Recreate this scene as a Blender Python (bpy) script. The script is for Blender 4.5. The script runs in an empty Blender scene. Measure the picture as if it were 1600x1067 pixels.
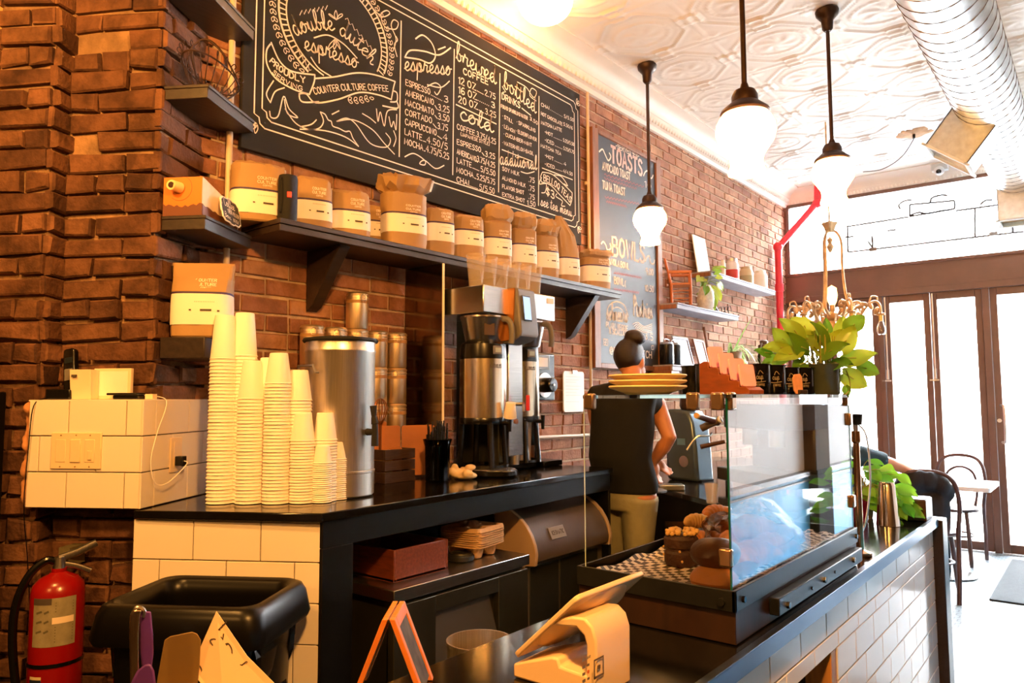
import bpy, math, random
import numpy as np
from mathutils import Vector, Matrix, Euler
random.seed(7)
sc = bpy.context.scene
COL = sc.collection
R_ = math.radians
# ------------------------------------------------------------------ camera
F, YAW, PITCH, ROLL = 1153.0, R_(38.74), R_(4.443), R_(-.228)
CAM = np.array([2.70, 0.0, 1.44])
def _axes():
    f = np.array([-math.sin(YAW), math.cos(YAW), 0]); r = np.array([math.cos(YAW), math.sin(YAW), 0]); u = np.array([0, 0, 1.])
    f2 = f*math.cos(PITCH)+u*math.sin(PITCH); u2 = u*math.cos(PITCH)-f*math.sin(PITCH)
    return r*math.cos(ROLL)+u2*math.sin(ROLL), u2*math.cos(ROLL)-r*math.sin(ROLL), f2
AR, AU, AF = _axes()
cd = bpy.data.cameras.new('camera'); cam = bpy.data.objects.new('camera', cd); COL.objects.link(cam)
cd.sensor_width = 36; cd.lens = 36*F/1600; cd.clip_start = .05; cd.clip_end = 200
cam.matrix_world = Matrix(((AR[0], AU[0], -AF[0], CAM[0]), (AR[1], AU[1], -AF[1], CAM[1]), (AR[2], AU[2], -AF[2], CAM[2]), (0, 0, 0, 1)))
sc.camera = cam
# ------------------------------------------------------------------ world, daylight, exposure
W = bpy.data.worlds.new('sky'); sc.world = W; W.use_nodes = True
bg = W.node_tree.nodes['Background']; bg.inputs[0].default_value = (.86, .93, 1, 1); bg.inputs[1].default_value = 115.0
vs = sc.view_settings; vs.view_transform = 'Standard'; vs.look = 'None'; vs.exposure = 0.35; vs.gamma = 1; vs.use_curve_mapping = False
sc.cycles.use_denoising = True
sc.cycles.max_bounces = 8; sc.cycles.transparent_max_bounces = 16
sc.cycles.sample_clamp_indirect = 8
YS = 8.28      # storefront plane
def lamp(name, kind, loc, power, color, size=.1, rot=None, **kw):
    l = bpy.data.lights.new(name, kind); l.energy = power; l.color = color
    if kind == 'AREA': l.size = size
    elif kind == 'SUN': l.angle = size
    else: l.shadow_soft_size = size
    for k, v in kw.items(): setattr(l, k, v)
    o = bpy.data.objects.new(name, l); COL.objects.link(o); o.location = loc
    if rot: o.rotation_euler = rot
    return o
# daylight comes through the glazed storefront (sampling portal for the sky)
pt = lamp('storefront_daylight_portal', 'AREA', (1.62, YS-.15, 1.8), 1, (1, 1, 1), 3.2, (R_(-90), 0, 0), shape='RECTANGLE', size_y=3.5)
pt.data.cycles.is_portal = True
WARM = (1, .45, .10)
# ------------------------------------------------------------------ pixel -> place helpers (measuring the photograph)
def ray(px, py): return AR*((px-800)/F) - AU*((py-533.5)/F) + AF
def atz(px, py, z): d = ray(px, py); return Vector(CAM+d*((z-CAM[2])/d[2]))
def atx(px, py, x): d = ray(px, py); return Vector(CAM+d*((x-CAM[0])/d[0]))
def aty(px, py, y): d = ray(px, py); return Vector(CAM+d*(y/d[1]))
def atd(px, py, dep): return Vector(CAM+ray(px, py)*dep)
def atp(px, py, p0, n):
    d = ray(px, py); n = np.array(n, float); return Vector(CAM+d*(n@(np.array(p0)-CAM)/(n@d)))
# ------------------------------------------------------------------ materials
def _mat(name):
    m = bpy.data.materials.new(name); m.use_nodes = True
    return m, m.node_tree.nodes, m.node_tree.links, m.node_tree.nodes['Principled BSDF']
def lin(c):
    if isinstance(c, str):
        c = [int(c[i:i+2], 16)/255 for i in (0, 2, 4)]
        c = [v/12.92 if v <= .04045 else ((v+.055)/1.055)**2.4 for v in c]
    return (c[0], c[1], c[2], 1)
_cache = {}
def mat(name, col, rough=.5, metal=0., var=0., scale=20., bump=0., bscale=None, spec=None, coat=0, stretch=None, emis=None, estr=1):
    if name in _cache: return _cache[name]
    m, N, L, P = _mat(name); c = lin(col)
    P.inputs['Base Color'].default_value = c; P.inputs['Roughness'].default_value = rough; P.inputs['Metallic'].default_value = metal
    if spec is not None: P.inputs['Specular IOR Level'].default_value = spec
    if coat: P.inputs['Coat Weight'].default_value = coat; P.inputs['Coat Roughness'].default_value = .06
    if emis: P.inputs['Emission Color'].default_value = lin(emis); P.inputs['Emission Strength'].default_value = estr
    if var or bump:
        tc = N.new('ShaderNodeTexCoord'); src = tc.outputs['Object']
        if stretch:
            mp = N.new('ShaderNodeMapping'); mp.inputs['Scale'].default_value = stretch; L.new(src, mp.inputs[0]); src = mp.outputs[0]
        n = N.new('ShaderNodeTexNoise'); n.inputs['Scale'].default_value = scale; n.inputs['Detail'].default_value = 5; L.new(src, n.inputs['Vector'])
        if var:
            r = N.new('ShaderNodeValToRGB'); r.color_ramp.elements[0].position = .3; r.color_ramp.elements[1].position = .7
            r.color_ramp.elements[0].color = [max(0, v*(1-var)) for v in c[:3]]+[1]; r.color_ramp.elements[1].color = [min(1, v*(1+var)) for v in c[:3]]+[1]
            L.new(n.outputs[0], r.inputs[0]); L.new(r.outputs[0], P.inputs['Base Color'])
        if bump:
            s = n
            if bscale:
                s = N.new('ShaderNodeTexNoise'); s.inputs['Scale'].default_value = bscale; s.inputs['Detail'].default_value = 4; L.new(src, s.inputs['Vector'])
            b = N.new('ShaderNodeBump'); b.inputs['Strength'].default_value = bump; b.inputs['Distance'].default_value = .01
            L.new(s.outputs[0], b.inputs['Height']); L.new(b.outputs[0], P.inputs['Normal'])
    _cache[name] = m
    return m
def glassmat(name, tint=(1, 1, 1), ior=1.45, rough=.0, boost=1.0):
    "thin pane: see-through with a Fresnel mirror on top"
    if name in _cache: return _cache[name]
    m, N, L, P = _mat(name); N.remove(P); out = N['Material Output']
    t = N.new('ShaderNodeBsdfTransparent'); t.inputs[0].default_value = (*tint, 1)
    g = N.new('ShaderNodeBsdfGlossy'); g.inputs['Roughness'].default_value = rough
    fr = N.new('ShaderNodeFresnel'); fr.inputs[0].default_value = ior
    mu = N.new('ShaderNodeMath'); mu.operation = 'MULTIPLY'; mu.use_clamp = True; mu.inputs[1].default_value = boost; L.new(fr.outputs[0], mu.inputs[0])
    mx = N.new('ShaderNodeMixShader'); L.new(mu.outputs[0], mx.inputs[0]); L.new(t.outputs[0], mx.inputs[1]); L.new(g.outputs[0], mx.inputs[2]); L.new(mx.outputs[0], out.inputs[0])
    _cache[name] = m
    return m
def addglass(name, tint, ior, boost, cap):
    "clean show-case pane: what lies behind stays visible, the mirror image lies on top"
    if name in _cache: return _cache[name]
    m, N, L, P = _mat(name); N.remove(P); t = N.new('ShaderNodeBsdfTransparent'); t.inputs[0].default_value = (*tint, 1)
    g = N.new('ShaderNodeBsdfGlossy'); g.inputs['Roughness'].default_value = 0; fr = N.new('ShaderNodeFresnel'); fr.inputs[0].default_value = ior
    mu = N.new('ShaderNodeMath'); mu.operation = 'MULTIPLY'; mu.inputs[1].default_value = boost; L.new(fr.outputs[0], mu.inputs[0]); mn = N.new('ShaderNodeMath'); mn.operation = 'MINIMUM'; mn.inputs[1].default_value = cap; L.new(mu.outputs[0], mn.inputs[0])
    L.new(mn.outputs[0], g.inputs[0]); a = N.new('ShaderNodeAddShader'); L.new(t.outputs[0], a.inputs[0]); L.new(g.outputs[0], a.inputs[1]); L.new(a.outputs[0], N['Material Output'].inputs[0]); _cache[name] = m; return m
def emit(name, col, strength):
    if name in _cache: return _cache[name]
    m, N, L, P = _mat(name); N.remove(P)
    e = N.new('ShaderNodeEmission'); e.inputs[0].default_value = lin(col); e.inputs[1].default_value = strength; L.new(e.outputs[0], N['Material Output'].inputs[0])
    _cache[name] = m
    return m
def brickmat(name, cols, dark=.55):
    "each brick (mesh island) gets its own shade, plus soot blotches and grain"
    if name in _cache: return _cache[name]
    m, N, L, P = _mat(name); P.inputs['Roughness'].default_value = .85; P.inputs['Specular IOR Level'].default_value = .25
    g = N.new('ShaderNodeNewGeometry'); r = N.new('ShaderNodeValToRGB'); cr = r.color_ramp
    cr.elements[0].color = lin(cols[0]); cr.elements[1].color = lin(cols[-1])
    for i, c in enumerate(cols[1:-1]): cr.elements.new((i+1)/(len(cols)-1)).color = lin(c)
    L.new(g.outputs['Random Per Island'], r.inputs[0])
    tc = N.new('ShaderNodeTexCoord'); n = N.new('ShaderNodeTexNoise'); n.inputs['Scale'].default_value = 9; n.inputs['Detail'].default_value = 7; n.inputs['Roughness'].default_value = .65; L.new(tc.outputs['Object'], n.inputs[0])
    r2 = N.new('ShaderNodeValToRGB'); r2.color_ramp.elements[0].position = .35; r2.color_ramp.elements[0].color = (dark, dark*.95, dark*.92, 1); r2.color_ramp.elements[1].position = .62; r2.color_ramp.elements[1].color = (1.1, 1.1, 1.1, 1)
    L.new(n.outputs[0], r2.inputs[0])
    mx = N.new('ShaderNodeMix'); mx.data_type = 'RGBA'; mx.blend_type = 'MULTIPLY'; mx.inputs[0].default_value = 1
    L.new(r.outputs[0], mx.inputs[6]); L.new(r2.outputs[0], mx.inputs[7]); L.new(mx.outputs[2], P.inputs['Base Color'])
    n2 = N.new('ShaderNodeTexNoise'); n2.inputs['Scale'].default_value = 60; n2.inputs['Detail'].default_value = 6; L.new(tc.outputs['Object'], n2.inputs[0])
    b = N.new('ShaderNodeBump'); b.inputs['Strength'].default_value = .5; b.inputs['Distance'].default_value = .012; L.new(n2.outputs[0], b.inputs['Height']); L.new(b.outputs[0], P.inputs['Normal'])
    _cache[name] = m
    return m
def brushed(name, col=(.62, .6, .57), rough=.28, axis='z'):
    st = {'z': (60, 60, 1), 'y': (60, 1, 60), 'x': (1, 60, 60)}[axis]
    return mat(name, col, rough, 1., .12, 6, .04, None, stretch=st)
# ------------------------------------------------------------------ mesh builder
class MB:
    def __init__(s): s.v = []; s.f = []
    def add(s, vs, fs):
        o = len(s.v); s.v += [tuple(v) for v in vs]; s.f += [tuple(i+o for i in f) for f in fs]; return s
    def box(s, a, b, M=None):
        x0, y0, z0 = a; x1, y1, z1 = b
        vs = [Vector(p) for p in ((x0, y0, z0), (x1, y0, z0), (x1, y1, z0), (x0, y1, z0), (x0, y0, z1), (x1, y0, z1), (x1, y1, z1), (x0, y1, z1))]
        if M: vs = [M @ v for v in vs]
        return s.add(vs, [(0, 3, 2, 1), (4, 5, 6, 7), (0, 1, 5, 4), (1, 2, 6, 5), (2, 3, 7, 6), (3, 0, 4, 7)])
    def cbox(s, c, d, M=None): return s.box([c[i]-d[i]/2 for i in range(3)], [c[i]+d[i]/2 for i in range(3)], M)
    def lathe(s, prof, c=(0, 0, 0), n=24, M=None, sx=1, sy=1, wob=None):
        "prof: (radius, z) from bottom to top; closed at zero radius"
        o = []; fs = []
        rows = []
        for r, z in prof:
            if r <= 1e-6: rows.append([len(o)]); o.append(Vector((c[0], c[1], c[2]+z)))
            else:
                rows.append(list(range(len(o), len(o)+n)))
                for k in range(n):
                    a = 2*math.pi*k/n; q = r*(wob(a, z) if wob else 1); o.append(Vector((c[0]+q*math.cos(a)*sx, c[1]+q*math.sin(a)*sy, c[2]+z)))
        for A, B in zip(rows, rows[1:]):
            if len(A) == 1 and len(B) == 1: continue
            for k in range(n):
                k2 = (k+1) % n
                if len(A) == 1: fs.append((A[0], B[k2], B[k]))
                elif len(B) == 1: fs.append((A[k], A[k2], B[0]))
                else: fs.append((A[k], A[k2], B[k2], B[k]))
        if M: o = [M @ v for v in o]
        return s.add(o, fs)
    def cyl(s, p0, p1, r0, r1=None, n=16):
        p0 = Vector(p0); p1 = Vector(p1); r1 = r0 if r1 is None else r1
        h = (p1-p0).length; M = Matrix.Translation(p0) @ (p1-p0).to_track_quat('Z', 'Y').to_matrix().to_4x4()
        return s.lathe([(0, 0), (r0, 0), (r1, h), (0, h)], n=n, M=M)
    def tube(s, pts, r, n=8, cap=True, closed=False, flat=None):
        pts = [Vector(p) for p in pts]; m = len(pts)
        rr = r if isinstance(r, (list, tuple)) else [r]*m
        vs = []; fs = []; up = None
        for i, p in enumerate(pts):
            a = pts[(i-1) % m] if (closed or i > 0) else p; b = pts[(i+1) % m] if (closed or i < m-1) else p
            t = (b-a); t = t.normalized() if t.length > 1e-9 else Vector((0, 0, 1))
            if up is None: up = Vector((0, 0, 1)) if abs(t.z) < .9 else Vector((1, 0, 0))
            u = up - t*up.dot(t)
            if u.length < 1e-5: u = t.orthogonal()
            u.normalize(); w = t.cross(u); up = u
            for k in range(n):
                an = 2*math.pi*k/n; vs.append(p+(u*math.cos(an)*(flat or 1)+w*math.sin(an))*rr[i])
        for i in range(m if closed else m-1):
            for k in range(n): A = i*n; B = ((i+1) % m)*n; fs.append((A+k, A+(k+1) % n, B+(k+1) % n, B+k))
        if cap and not closed: fs.append(tuple(range(n))[::-1]); fs.append(tuple(range((m-1)*n, m*n)))
        return s.add(vs, fs)
    def loft(s, rings, cap=True):
        "rings: lists of equal numbers of points"
        n = len(rings[0]); vs = [Vector(p) for r in rings for p in r]; fs = []
        for i in range(len(rings)-1):
            for k in range(n): fs.append((i*n+k, i*n+(k+1) % n, (i+1)*n+(k+1) % n, (i+1)*n+k))
        if cap: fs.append(tuple(range(n))[::-1]); fs.append(tuple(range((len(rings)-1)*n, len(rings)*n)))
        return s.add(vs, fs)
    def prism(s, poly, ax, a, b, M=None):
        "extrude a 2D polygon along axis ax (0,1,2) from a to b"
        def P(p, t): q = list(p); q.insert(ax, t); return Vector(q)
        n = len(poly); vs = [P(p, a) for p in poly]+[P(p, b) for p in poly]
        if M: vs = [M @ v for v in vs]
        return s.add(vs, [tuple(range(n))[::-1], tuple(range(n, 2*n))]+[(k, (k+1) % n, n+(k+1) % n, n+k) for k in range(n)])
    def ball(s, c, r, n=16, m=10, M=None):
        r = r if isinstance(r, (list, tuple)) else (r, r, r)
        pr = [(math.cos(t), math.sin(t)) for t in [(-.5+i/m)*math.pi for i in range(m+1)]]; pr[0] = (0, -1); pr[-1] = (0, 1)
        T = Matrix.Translation(c) @ (M or Matrix()) @ Matrix.Diagonal((*r, 1))
        return s.lathe(pr, n=n, M=T)
    def build(s, name, m, parent=None, bevel=0, seg=2, ang=35, smooth=True, remesh=0, sub=0, solid=0, loc=None, kind=None, sm=0):
        me = bpy.data.meshes.new(name); me.from_pydata(s.v, [], s.f); me.validate(); me.update()
        me.materials.append(m)
        if smooth:
            me.polygons.foreach_set('use_smooth', [True]*len(me.polygons)); me.set_sharp_from_angle(angle=R_(ang))
        o = bpy.data.objects.new(name, me); COL.objects.link(o)
        if parent: o.parent = parent
        if loc: o.location = loc
        if solid: d = o.modifiers.new('solid', 'SOLIDIFY'); d.thickness = solid; d.offset = 0
        if bevel: d = o.modifiers.new('bevel', 'BEVEL'); d.width = bevel; d.segments = seg; d.limit_method = 'ANGLE'; d.angle_limit = R_(40)
        if remesh:
            d = o.modifiers.new('remesh', 'REMESH'); d.mode = 'VOXEL'; d.voxel_size = remesh; d.use_smooth_shade = True
            d = o.modifiers.new('smooth', 'SMOOTH'); d.iterations = sm or 4; d.factor = .5
        if sub: d = o.modifiers.new('sub', 'SUBSURF'); d.levels = sub; d.render_levels = sub
        if kind: o['kind'] = kind
        return o
def thing(name, label, cat, loc=(0, 0, 0), rz=0, group=None):
    o = bpy.data.objects.new(name, None); COL.objects.link(o); o.empty_display_size = .05
    o.location = loc; o.rotation_euler = (0, 0, rz); o['label'] = label; o['category'] = cat
    if group: o['group'] = group
    return o
def tag(o, label, cat, group=None):
    o['label'] = label; o['category'] = cat
    if group: o['group'] = group
    return o
def struct(o): o['kind'] = 'structure'; return o
def dup(root, loc=None, rz=None, label=None, group=None, scale=None):
    r = root.copy(); COL.objects.link(r)
    if loc is not None: r.location = loc
    if rz is not None: r.rotation_euler = (0, 0, rz)
    if label: r['label'] = label
    if group: r['group'] = group
    if scale: r.scale = scale
    for ch in list(root.children):
        c = ch.copy(); COL.objects.link(c); c.parent = r
        for g in list(ch.children): d = g.copy(); COL.objects.link(d); d.parent = c
    return r
def rot(ax, a): return Matrix.Rotation(R_(a), 4, ax)
def T(*p): return Matrix.Translation(p if len(p) == 3 else p[0])
def smoothline(pts, k=6, closed=False):
    P = [Vector(p) for p in pts]; n = len(P); out = []
    for i in range(n if closed else n-1):
        a, b, c, d = (P[(i+j) % n] if closed else P[max(0, min(n-1, i+j))] for j in (-1, 0, 1, 2))
        for s in range(k):
            t = s/k; out.append(.5*((2*b)+(c-a)*t+(2*a-5*b+4*c-d)*t*t+(3*b-a-3*c+d)*t**3))
    if not closed: out.append(P[-1])
    return out
def rrect(w, h, r, k=4, cx=0, cy=0):
    pts = []
    for sx, sy, a0 in ((1, 1, 0), (-1, 1, 90), (-1, -1, 180), (1, -1, 270)):
        for i in range(k+1): a = R_(a0+90*i/k); pts.append((cx+sx*(w/2-r)+r*math.cos(a), cy+sy*(h/2-r)+r*math.sin(a)))
    return pts
# ------------------------------------------------------------------ hand lettering: single-stroke capitals and a linked script
_caps = {
'A': '0,0 2,6 4,0;.7,2 3.3,2', 'B': '0,0 0,6 2.6,6 3.4,5.2 3.3,3.8 2.5,3.2 0,3.2;2.5,3.2 3.8,2.4 3.8,.8 2.8,0 0,0', 'C': '3.9,5 3,5.9 1.6,6 .5,5 0,3 .5,1 1.6,0 3,.1 3.9,1',
'D': '0,0 0,6 1.8,6 3.3,5 3.9,3 3.3,1 1.8,0 0,0', 'E': '3.4,6 0,6 0,0 3.5,0;0,3.1 2.8,3.1', 'F': '3.4,6 0,6 0,0;0,3.1 2.7,3.1', 'G': '3.9,5 3,5.9 1.6,6 .5,5 0,3 .5,1 1.7,0 3.1,.3 3.9,1.4 3.9,2.8 2.4,2.8',
'H': '0,0 0,6;4,0 4,6;0,3 4,3', 'I': '.6,0 .6,6', 'J': '3,6 3,1.2 2.2,.1 .9,.1 .1,1.2', 'K': '0,0 0,6;3.6,6 0,2.6;1.2,3.6 3.8,0', 'L': '0,6 0,0 3.2,0', 'M': '0,0 .4,6 2.4,1.5 4.4,6 4.8,0', 'N': '0,0 0,6 4,0 4,6',
'O': '2,6 .7,5.3 0,3 .7,.7 2,0 3.4,.7 4.1,3 3.4,5.3 2,6', 'P': '0,0 0,6 2.6,6 3.7,5.2 3.6,3.6 2.6,2.8 0,2.8', 'Q': '2,6 .7,5.3 0,3 .7,.7 2,0 3.4,.7 4.1,3 3.4,5.3 2,6;2.4,1.6 4.2,-.5', 'R': '0,0 0,6 2.6,6 3.6,5.2 3.5,3.8 2.5,3 0,3;1.9,3 3.8,0',
'S': '3.6,5.1 2.8,5.9 1.4,6 .3,5.1 .5,3.9 1.9,3.2 3.3,2.4 3.7,1.2 2.7,.1 1.1,0 0,.9', 'T': '0,6 4,6;2,6 2,0', 'U': '0,6 0,1.8 .8,.3 2,0 3.2,.3 4,1.8 4,6', 'V': '0,6 2,0 4,6', 'W': '0,6 1.3,0 2.6,5 3.9,0 5.2,6', 'X': '0,0 4,6;0,6 4,0', 'Y': '0,6 2,3 4,6;2,3 2,0', 'Z': '0,6 3.8,6 0,0 4,0',
'0': '1.8,6 .5,5.2 0,3 .5,.8 1.8,0 3,.8 3.5,3 3,5.2 1.8,6', '1': '.2,4.8 1.4,6 1.4,0', '2': '.1,4.6 .6,5.7 1.8,6 3.1,5.4 3.2,4 0,0 3.5,0', '3': '.2,5.4 1.6,6 3,5.3 3,3.9 1.4,3.2;1.4,3.2 3.2,2.4 3.3,.9 1.8,0 .1,.7', '4': '2.8,0 2.8,6 0,1.9 3.7,1.9', '5': '3.2,6 .5,6 .3,3.4 1.9,3.7 3.3,2.8 3.3,1 2,0 .2,.5', '6': '3,5.6 1.7,6 .3,4.2 0,1.9 .8,.3 2,0 3.3,1 3.2,2.6 2,3.3 .4,2.4', '7': '0,6 3.5,6 1.2,0', '8': '1.8,6 .5,5.2 .7,3.8 1.8,3.2 3,3.8 3.1,5.2 1.8,6;1.8,3.2 .2,2.2 .3,.8 1.8,0 3.3,.8 3.4,2.2 1.8,3.2', '9': '3.2,3.6 2,2.7 .6,3.2 .1,4.6 .9,5.8 2.2,6 3.3,4.9 3.3,2.5 2.4,0',
'.': '.3,0 .6,.35', '/': '0,-.6 2.6,6.4', '-': '.2,3 2,3', '$': '3.4,4.9 2.4,5.5 1,5.2 .4,4.2 1.2,3.3 2.8,2.7 3.3,1.6 2.4,.7 1,.7 .1,1.4;1.8,-.4 1.8,6.6', '(': '1.4,6.6 .4,4.8 .4,1.2 1.4,-.6', ')': '.2,6.6 1.2,4.8 1.2,1.2 .2,-.6', '*': '.4,2.8 .8,3.2', '&': '4,0 .8,4.6 1,5.7 2,6 2.8,5 .3,2 .3,.7 1.5,0 2.8,.6 3.8,2.4', '+': '0,3 3,3;1.5,1.5 1.5,4.5', "'": '.3,6 .3,4.8', '@': '3,2 2,1.6 1.2,2.6 1.5,4 2.6,4.4 3.2,3.6 3,2 3.8,1.7 4.5,3 4,5 2.2,6 .5,5 0,3 .6,1 2.2,0 3.6,.3', '!': '.4,6 .4,1.8;.4,.3 .5,0'}
_scr = {
'a': ('.62,.8 .36,1 .1,.6 .14,.15 .34,0 .54,.3 .64,.95 .6,.3 .74,0 .95,.25', .95), 'b': ('0,.15 .34,1.2 .4,1.9 .26,2 .14,1.3 .14,.3 .34,0 .58,.25 .54,.7 .4,.8 .56,.66 .85,.75', .85), 'c': ('.58,.78 .36,1 .1,.6 .15,.15 .36,0 .72,.25', .72),
'd': ('.62,.8 .36,1 .1,.6 .14,.15 .34,0 .54,.3 .66,1.1 .74,2 .64,1 .62,.3 .76,0 .97,.25', .97), 'e': ('0,.2 .42,.5 .54,.82 .36,1 .12,.7 .15,.2 .38,0 .75,.25', .75), 'f': ('0,.15 .35,1.2 .42,1.9 .28,2 .2,1.2 .15,-.6 .22,-.9 .35,-.6 .25,.1 .7,.25', .7),
'g': ('.62,.8 .36,1 .1,.6 .14,.15 .34,0 .54,.3 .64,.95 .6,-.5 .4,-.95 .2,-.7 .9,.25', .9), 'h': ('0,.15 .3,1.1 .36,1.85 .24,2 .14,1.2 .1,0 .24,.7 .42,.95 .55,.7 .54,.2 .66,0 .88,.25', .88), 'i': ('0,.15 .2,.95 .16,.25 .3,0 .5,.25;.24,1.3 .28,1.4', .5),
'l': ('0,.15 .28,.9 .38,1.8 .27,2 .14,1.4 .14,.3 .28,0 .52,.25', .52), 'm': ('0,.15 .15,.95 .12,0 .28,.85 .42,.95 .48,.7 .46,0 .62,.85 .76,.95 .84,.6 .82,.15 .95,0 1.15,.25', 1.15), 'n': ('0,.15 .16,.95 .12,0 .3,.8 .46,.95 .56,.65 .54,.15 .68,0 .9,.25', .9),
'o': ('.45,.95 .3,1 .08,.65 .12,.15 .34,0 .58,.25 .6,.7 .42,1 .5,.75 .88,.75', .88), 'p': ('0,.15 .2,.98;.2,.98 .17,.3 .11,-.95;.17,.5 .3,.93 .52,.97 .64,.6 .52,.12 .34,.02 .18,.22;.42,.04 .6,.02 .86,.25', .86), 'r': ('0,.15 .2,.95 .26,1.1 .34,.86 .6,.82 .54,.4 .6,.05 .85,.25', .85),
's': ('0,.15 .34,.98 .4,.9 .56,.4 .44,.03 .2,.03 .12,.18 .4,.02 .78,.25', .78), 't': ('0,.15 .24,1 .3,1.7 .2,.8 .2,.2 .36,0 .6,.25;.0,1.2 .52,1.28', .6), 'u': ('0,.2 .16,.95 .14,.3 .3,0 .5,.2 .6,.95 .58,.3 .74,0 .95,.25', .95), 'v': ('0,.2 .16,.95 .3,0 .56,.9 .85,.75', .85), 'w': ('0,.2 .14,.95 .14,.25 .3,0 .48,.25 .5,.8 .52,.2 .68,0 .86,.3 .86,.9 1.2,.78', 1.2),
'y': ('0,.2 .16,.95 .16,.35 .32,.1 .54,.4 .6,.95 .56,-.5 .36,-.95 .2,-.7 .9,.25', .9), 'x': ('.05,.9 .3,.5 .6,.05 .85,.25;.6,.9 .05,.05', .85), 'P': ('.1,0 .2,1 .28,1.9;.05,1.6 .3,2 .8,1.8 .75,1.2 .3,.95', .9), 'C': ('.85,1.7 .6,2 .2,1.5 .1,.7 .35,0 .9,.3', .95), 'T': ('0,1.9 1,2;.55,1.95 .4,0', .9), 'B': ('.1,0 .2,2 .7,1.9 .7,1.3 .2,1.05 .8,.9 .75,.2 .1,0', .95), 'k': ('0,.15 .3,1.2 .36,1.9 .22,2 .12,1.2 .1,0 .2,.6 .5,.95 .2,.55 .6,0 .8,.25', .8), ' ': ('', .55)}
def _pl(s): return [[tuple(float(q) for q in p.split(',')) for p in st.split()] for st in s.split(';') if st]
class Ink:
    "flat painted strokes on a plane; fn maps 2D board coordinates to 3D"
    def __init__(s, fn): s.fn = fn; s.mb = MB(); s.z = 0
    def line(s, pts, w, sm=0, closed=False):
        if sm: pts = [(p.x, p.y) for p in smoothline([(p[0], p[1], 0) for p in pts], sm, closed)]
        if closed: pts = list(pts)+[pts[0]]
        L = []; n = len(pts)
        if n < 2: return s
        for i in range(n):
            a = pts[max(0, i-1)]; b = pts[min(n-1, i+1)]; dx, dy = b[0]-a[0], b[1]-a[1]; l = math.hypot(dx, dy) or 1
            nx, ny = -dy/l*w/2, dx/l*w/2; p = pts[i]
            if i == 0: p = (p[0]-dx/l*w*.3, p[1]-dy/l*w*.3)
            if i == n-1: p = (p[0]+dx/l*w*.3, p[1]+dy/l*w*.3)
            L += [s.fn(p[0]+nx, p[1]+ny), s.fn(p[0]-nx, p[1]-ny)]
        s.mb.add(L, [(2*i, 2*i+1, 2*i+3, 2*i+2) for i in range(n-1)]); return s
    def caps(s, txt, a, b, h, w, lean=0, path=None, track=1.5):
        "block capitals filling the line from a to b (2D), letter height h"
        xs = []; x = 0
        for ch in txt.upper():
            if ch == ' ': xs.append(None); x += 2.2; continue
            st = _pl(_caps[ch]); xs.append((x, st)); x += max(p[0] for q in st for p in q)+track
        tot = max(x-track, .1); L = math.hypot(b[0]-a[0], b[1]-a[1]); ux, uy = (b[0]-a[0])/L, (b[1]-a[1])/L
        for it in xs:
            if not it: continue
            for q in it[1]:
                pts = []
                for px, py in q:
                    t = (it[0]+px)/tot; v = py/6*h
                    if path: pts.append(path(t, v))
                    else: pts.append((a[0]+ux*t*L+lean*v, a[1]+uy*t*L+v))
                s.line(pts, w)
        return s
    def script(s, txt, a, b, h, w, path=None):
        strokes = []; x = 0; cur = []
        for ch in txt:
            st, adv = _scr[ch]
            if ch == ' ' :
                if cur: strokes.append(cur); cur = []
                x += adv; continue
            for k, q in enumerate(_pl(st)):
                q = [(x+p[0], p[1]) for p in q]
                if k == 0: cur = cur+q if cur else q
                else: strokes.append(q)
            x += adv
        if cur: strokes.append(cur)
        L = math.hypot(b[0]-a[0], b[1]-a[1]); ux, uy = (b[0]-a[0])/L, (b[1]-a[1])/L
        for q in strokes:
            q = [(p.x, p.y) for p in smoothline([(p[0], p[1], 0) for p in q], 5)]
            if path: q = [path(p[0]/x, p[1]*h) for p in q]
            else: q = [(a[0]+ux*p[0]/x*L, a[1]+uy*p[0]/x*L+p[1]*h) for p in q]
            s.line(q, w)
        return s
    def build(s, name, m, parent=None, **k): return s.mb.build(name, m, parent, smooth=False, **k)
def plane_map(o, u, v, n, off=.0015):
    o, u, v, n = Vector(o), Vector(u).normalized(), Vector(v).normalized(), Vector(n).normalized()
    return lambda a, b: o+u*a+v*b+n*off
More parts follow.
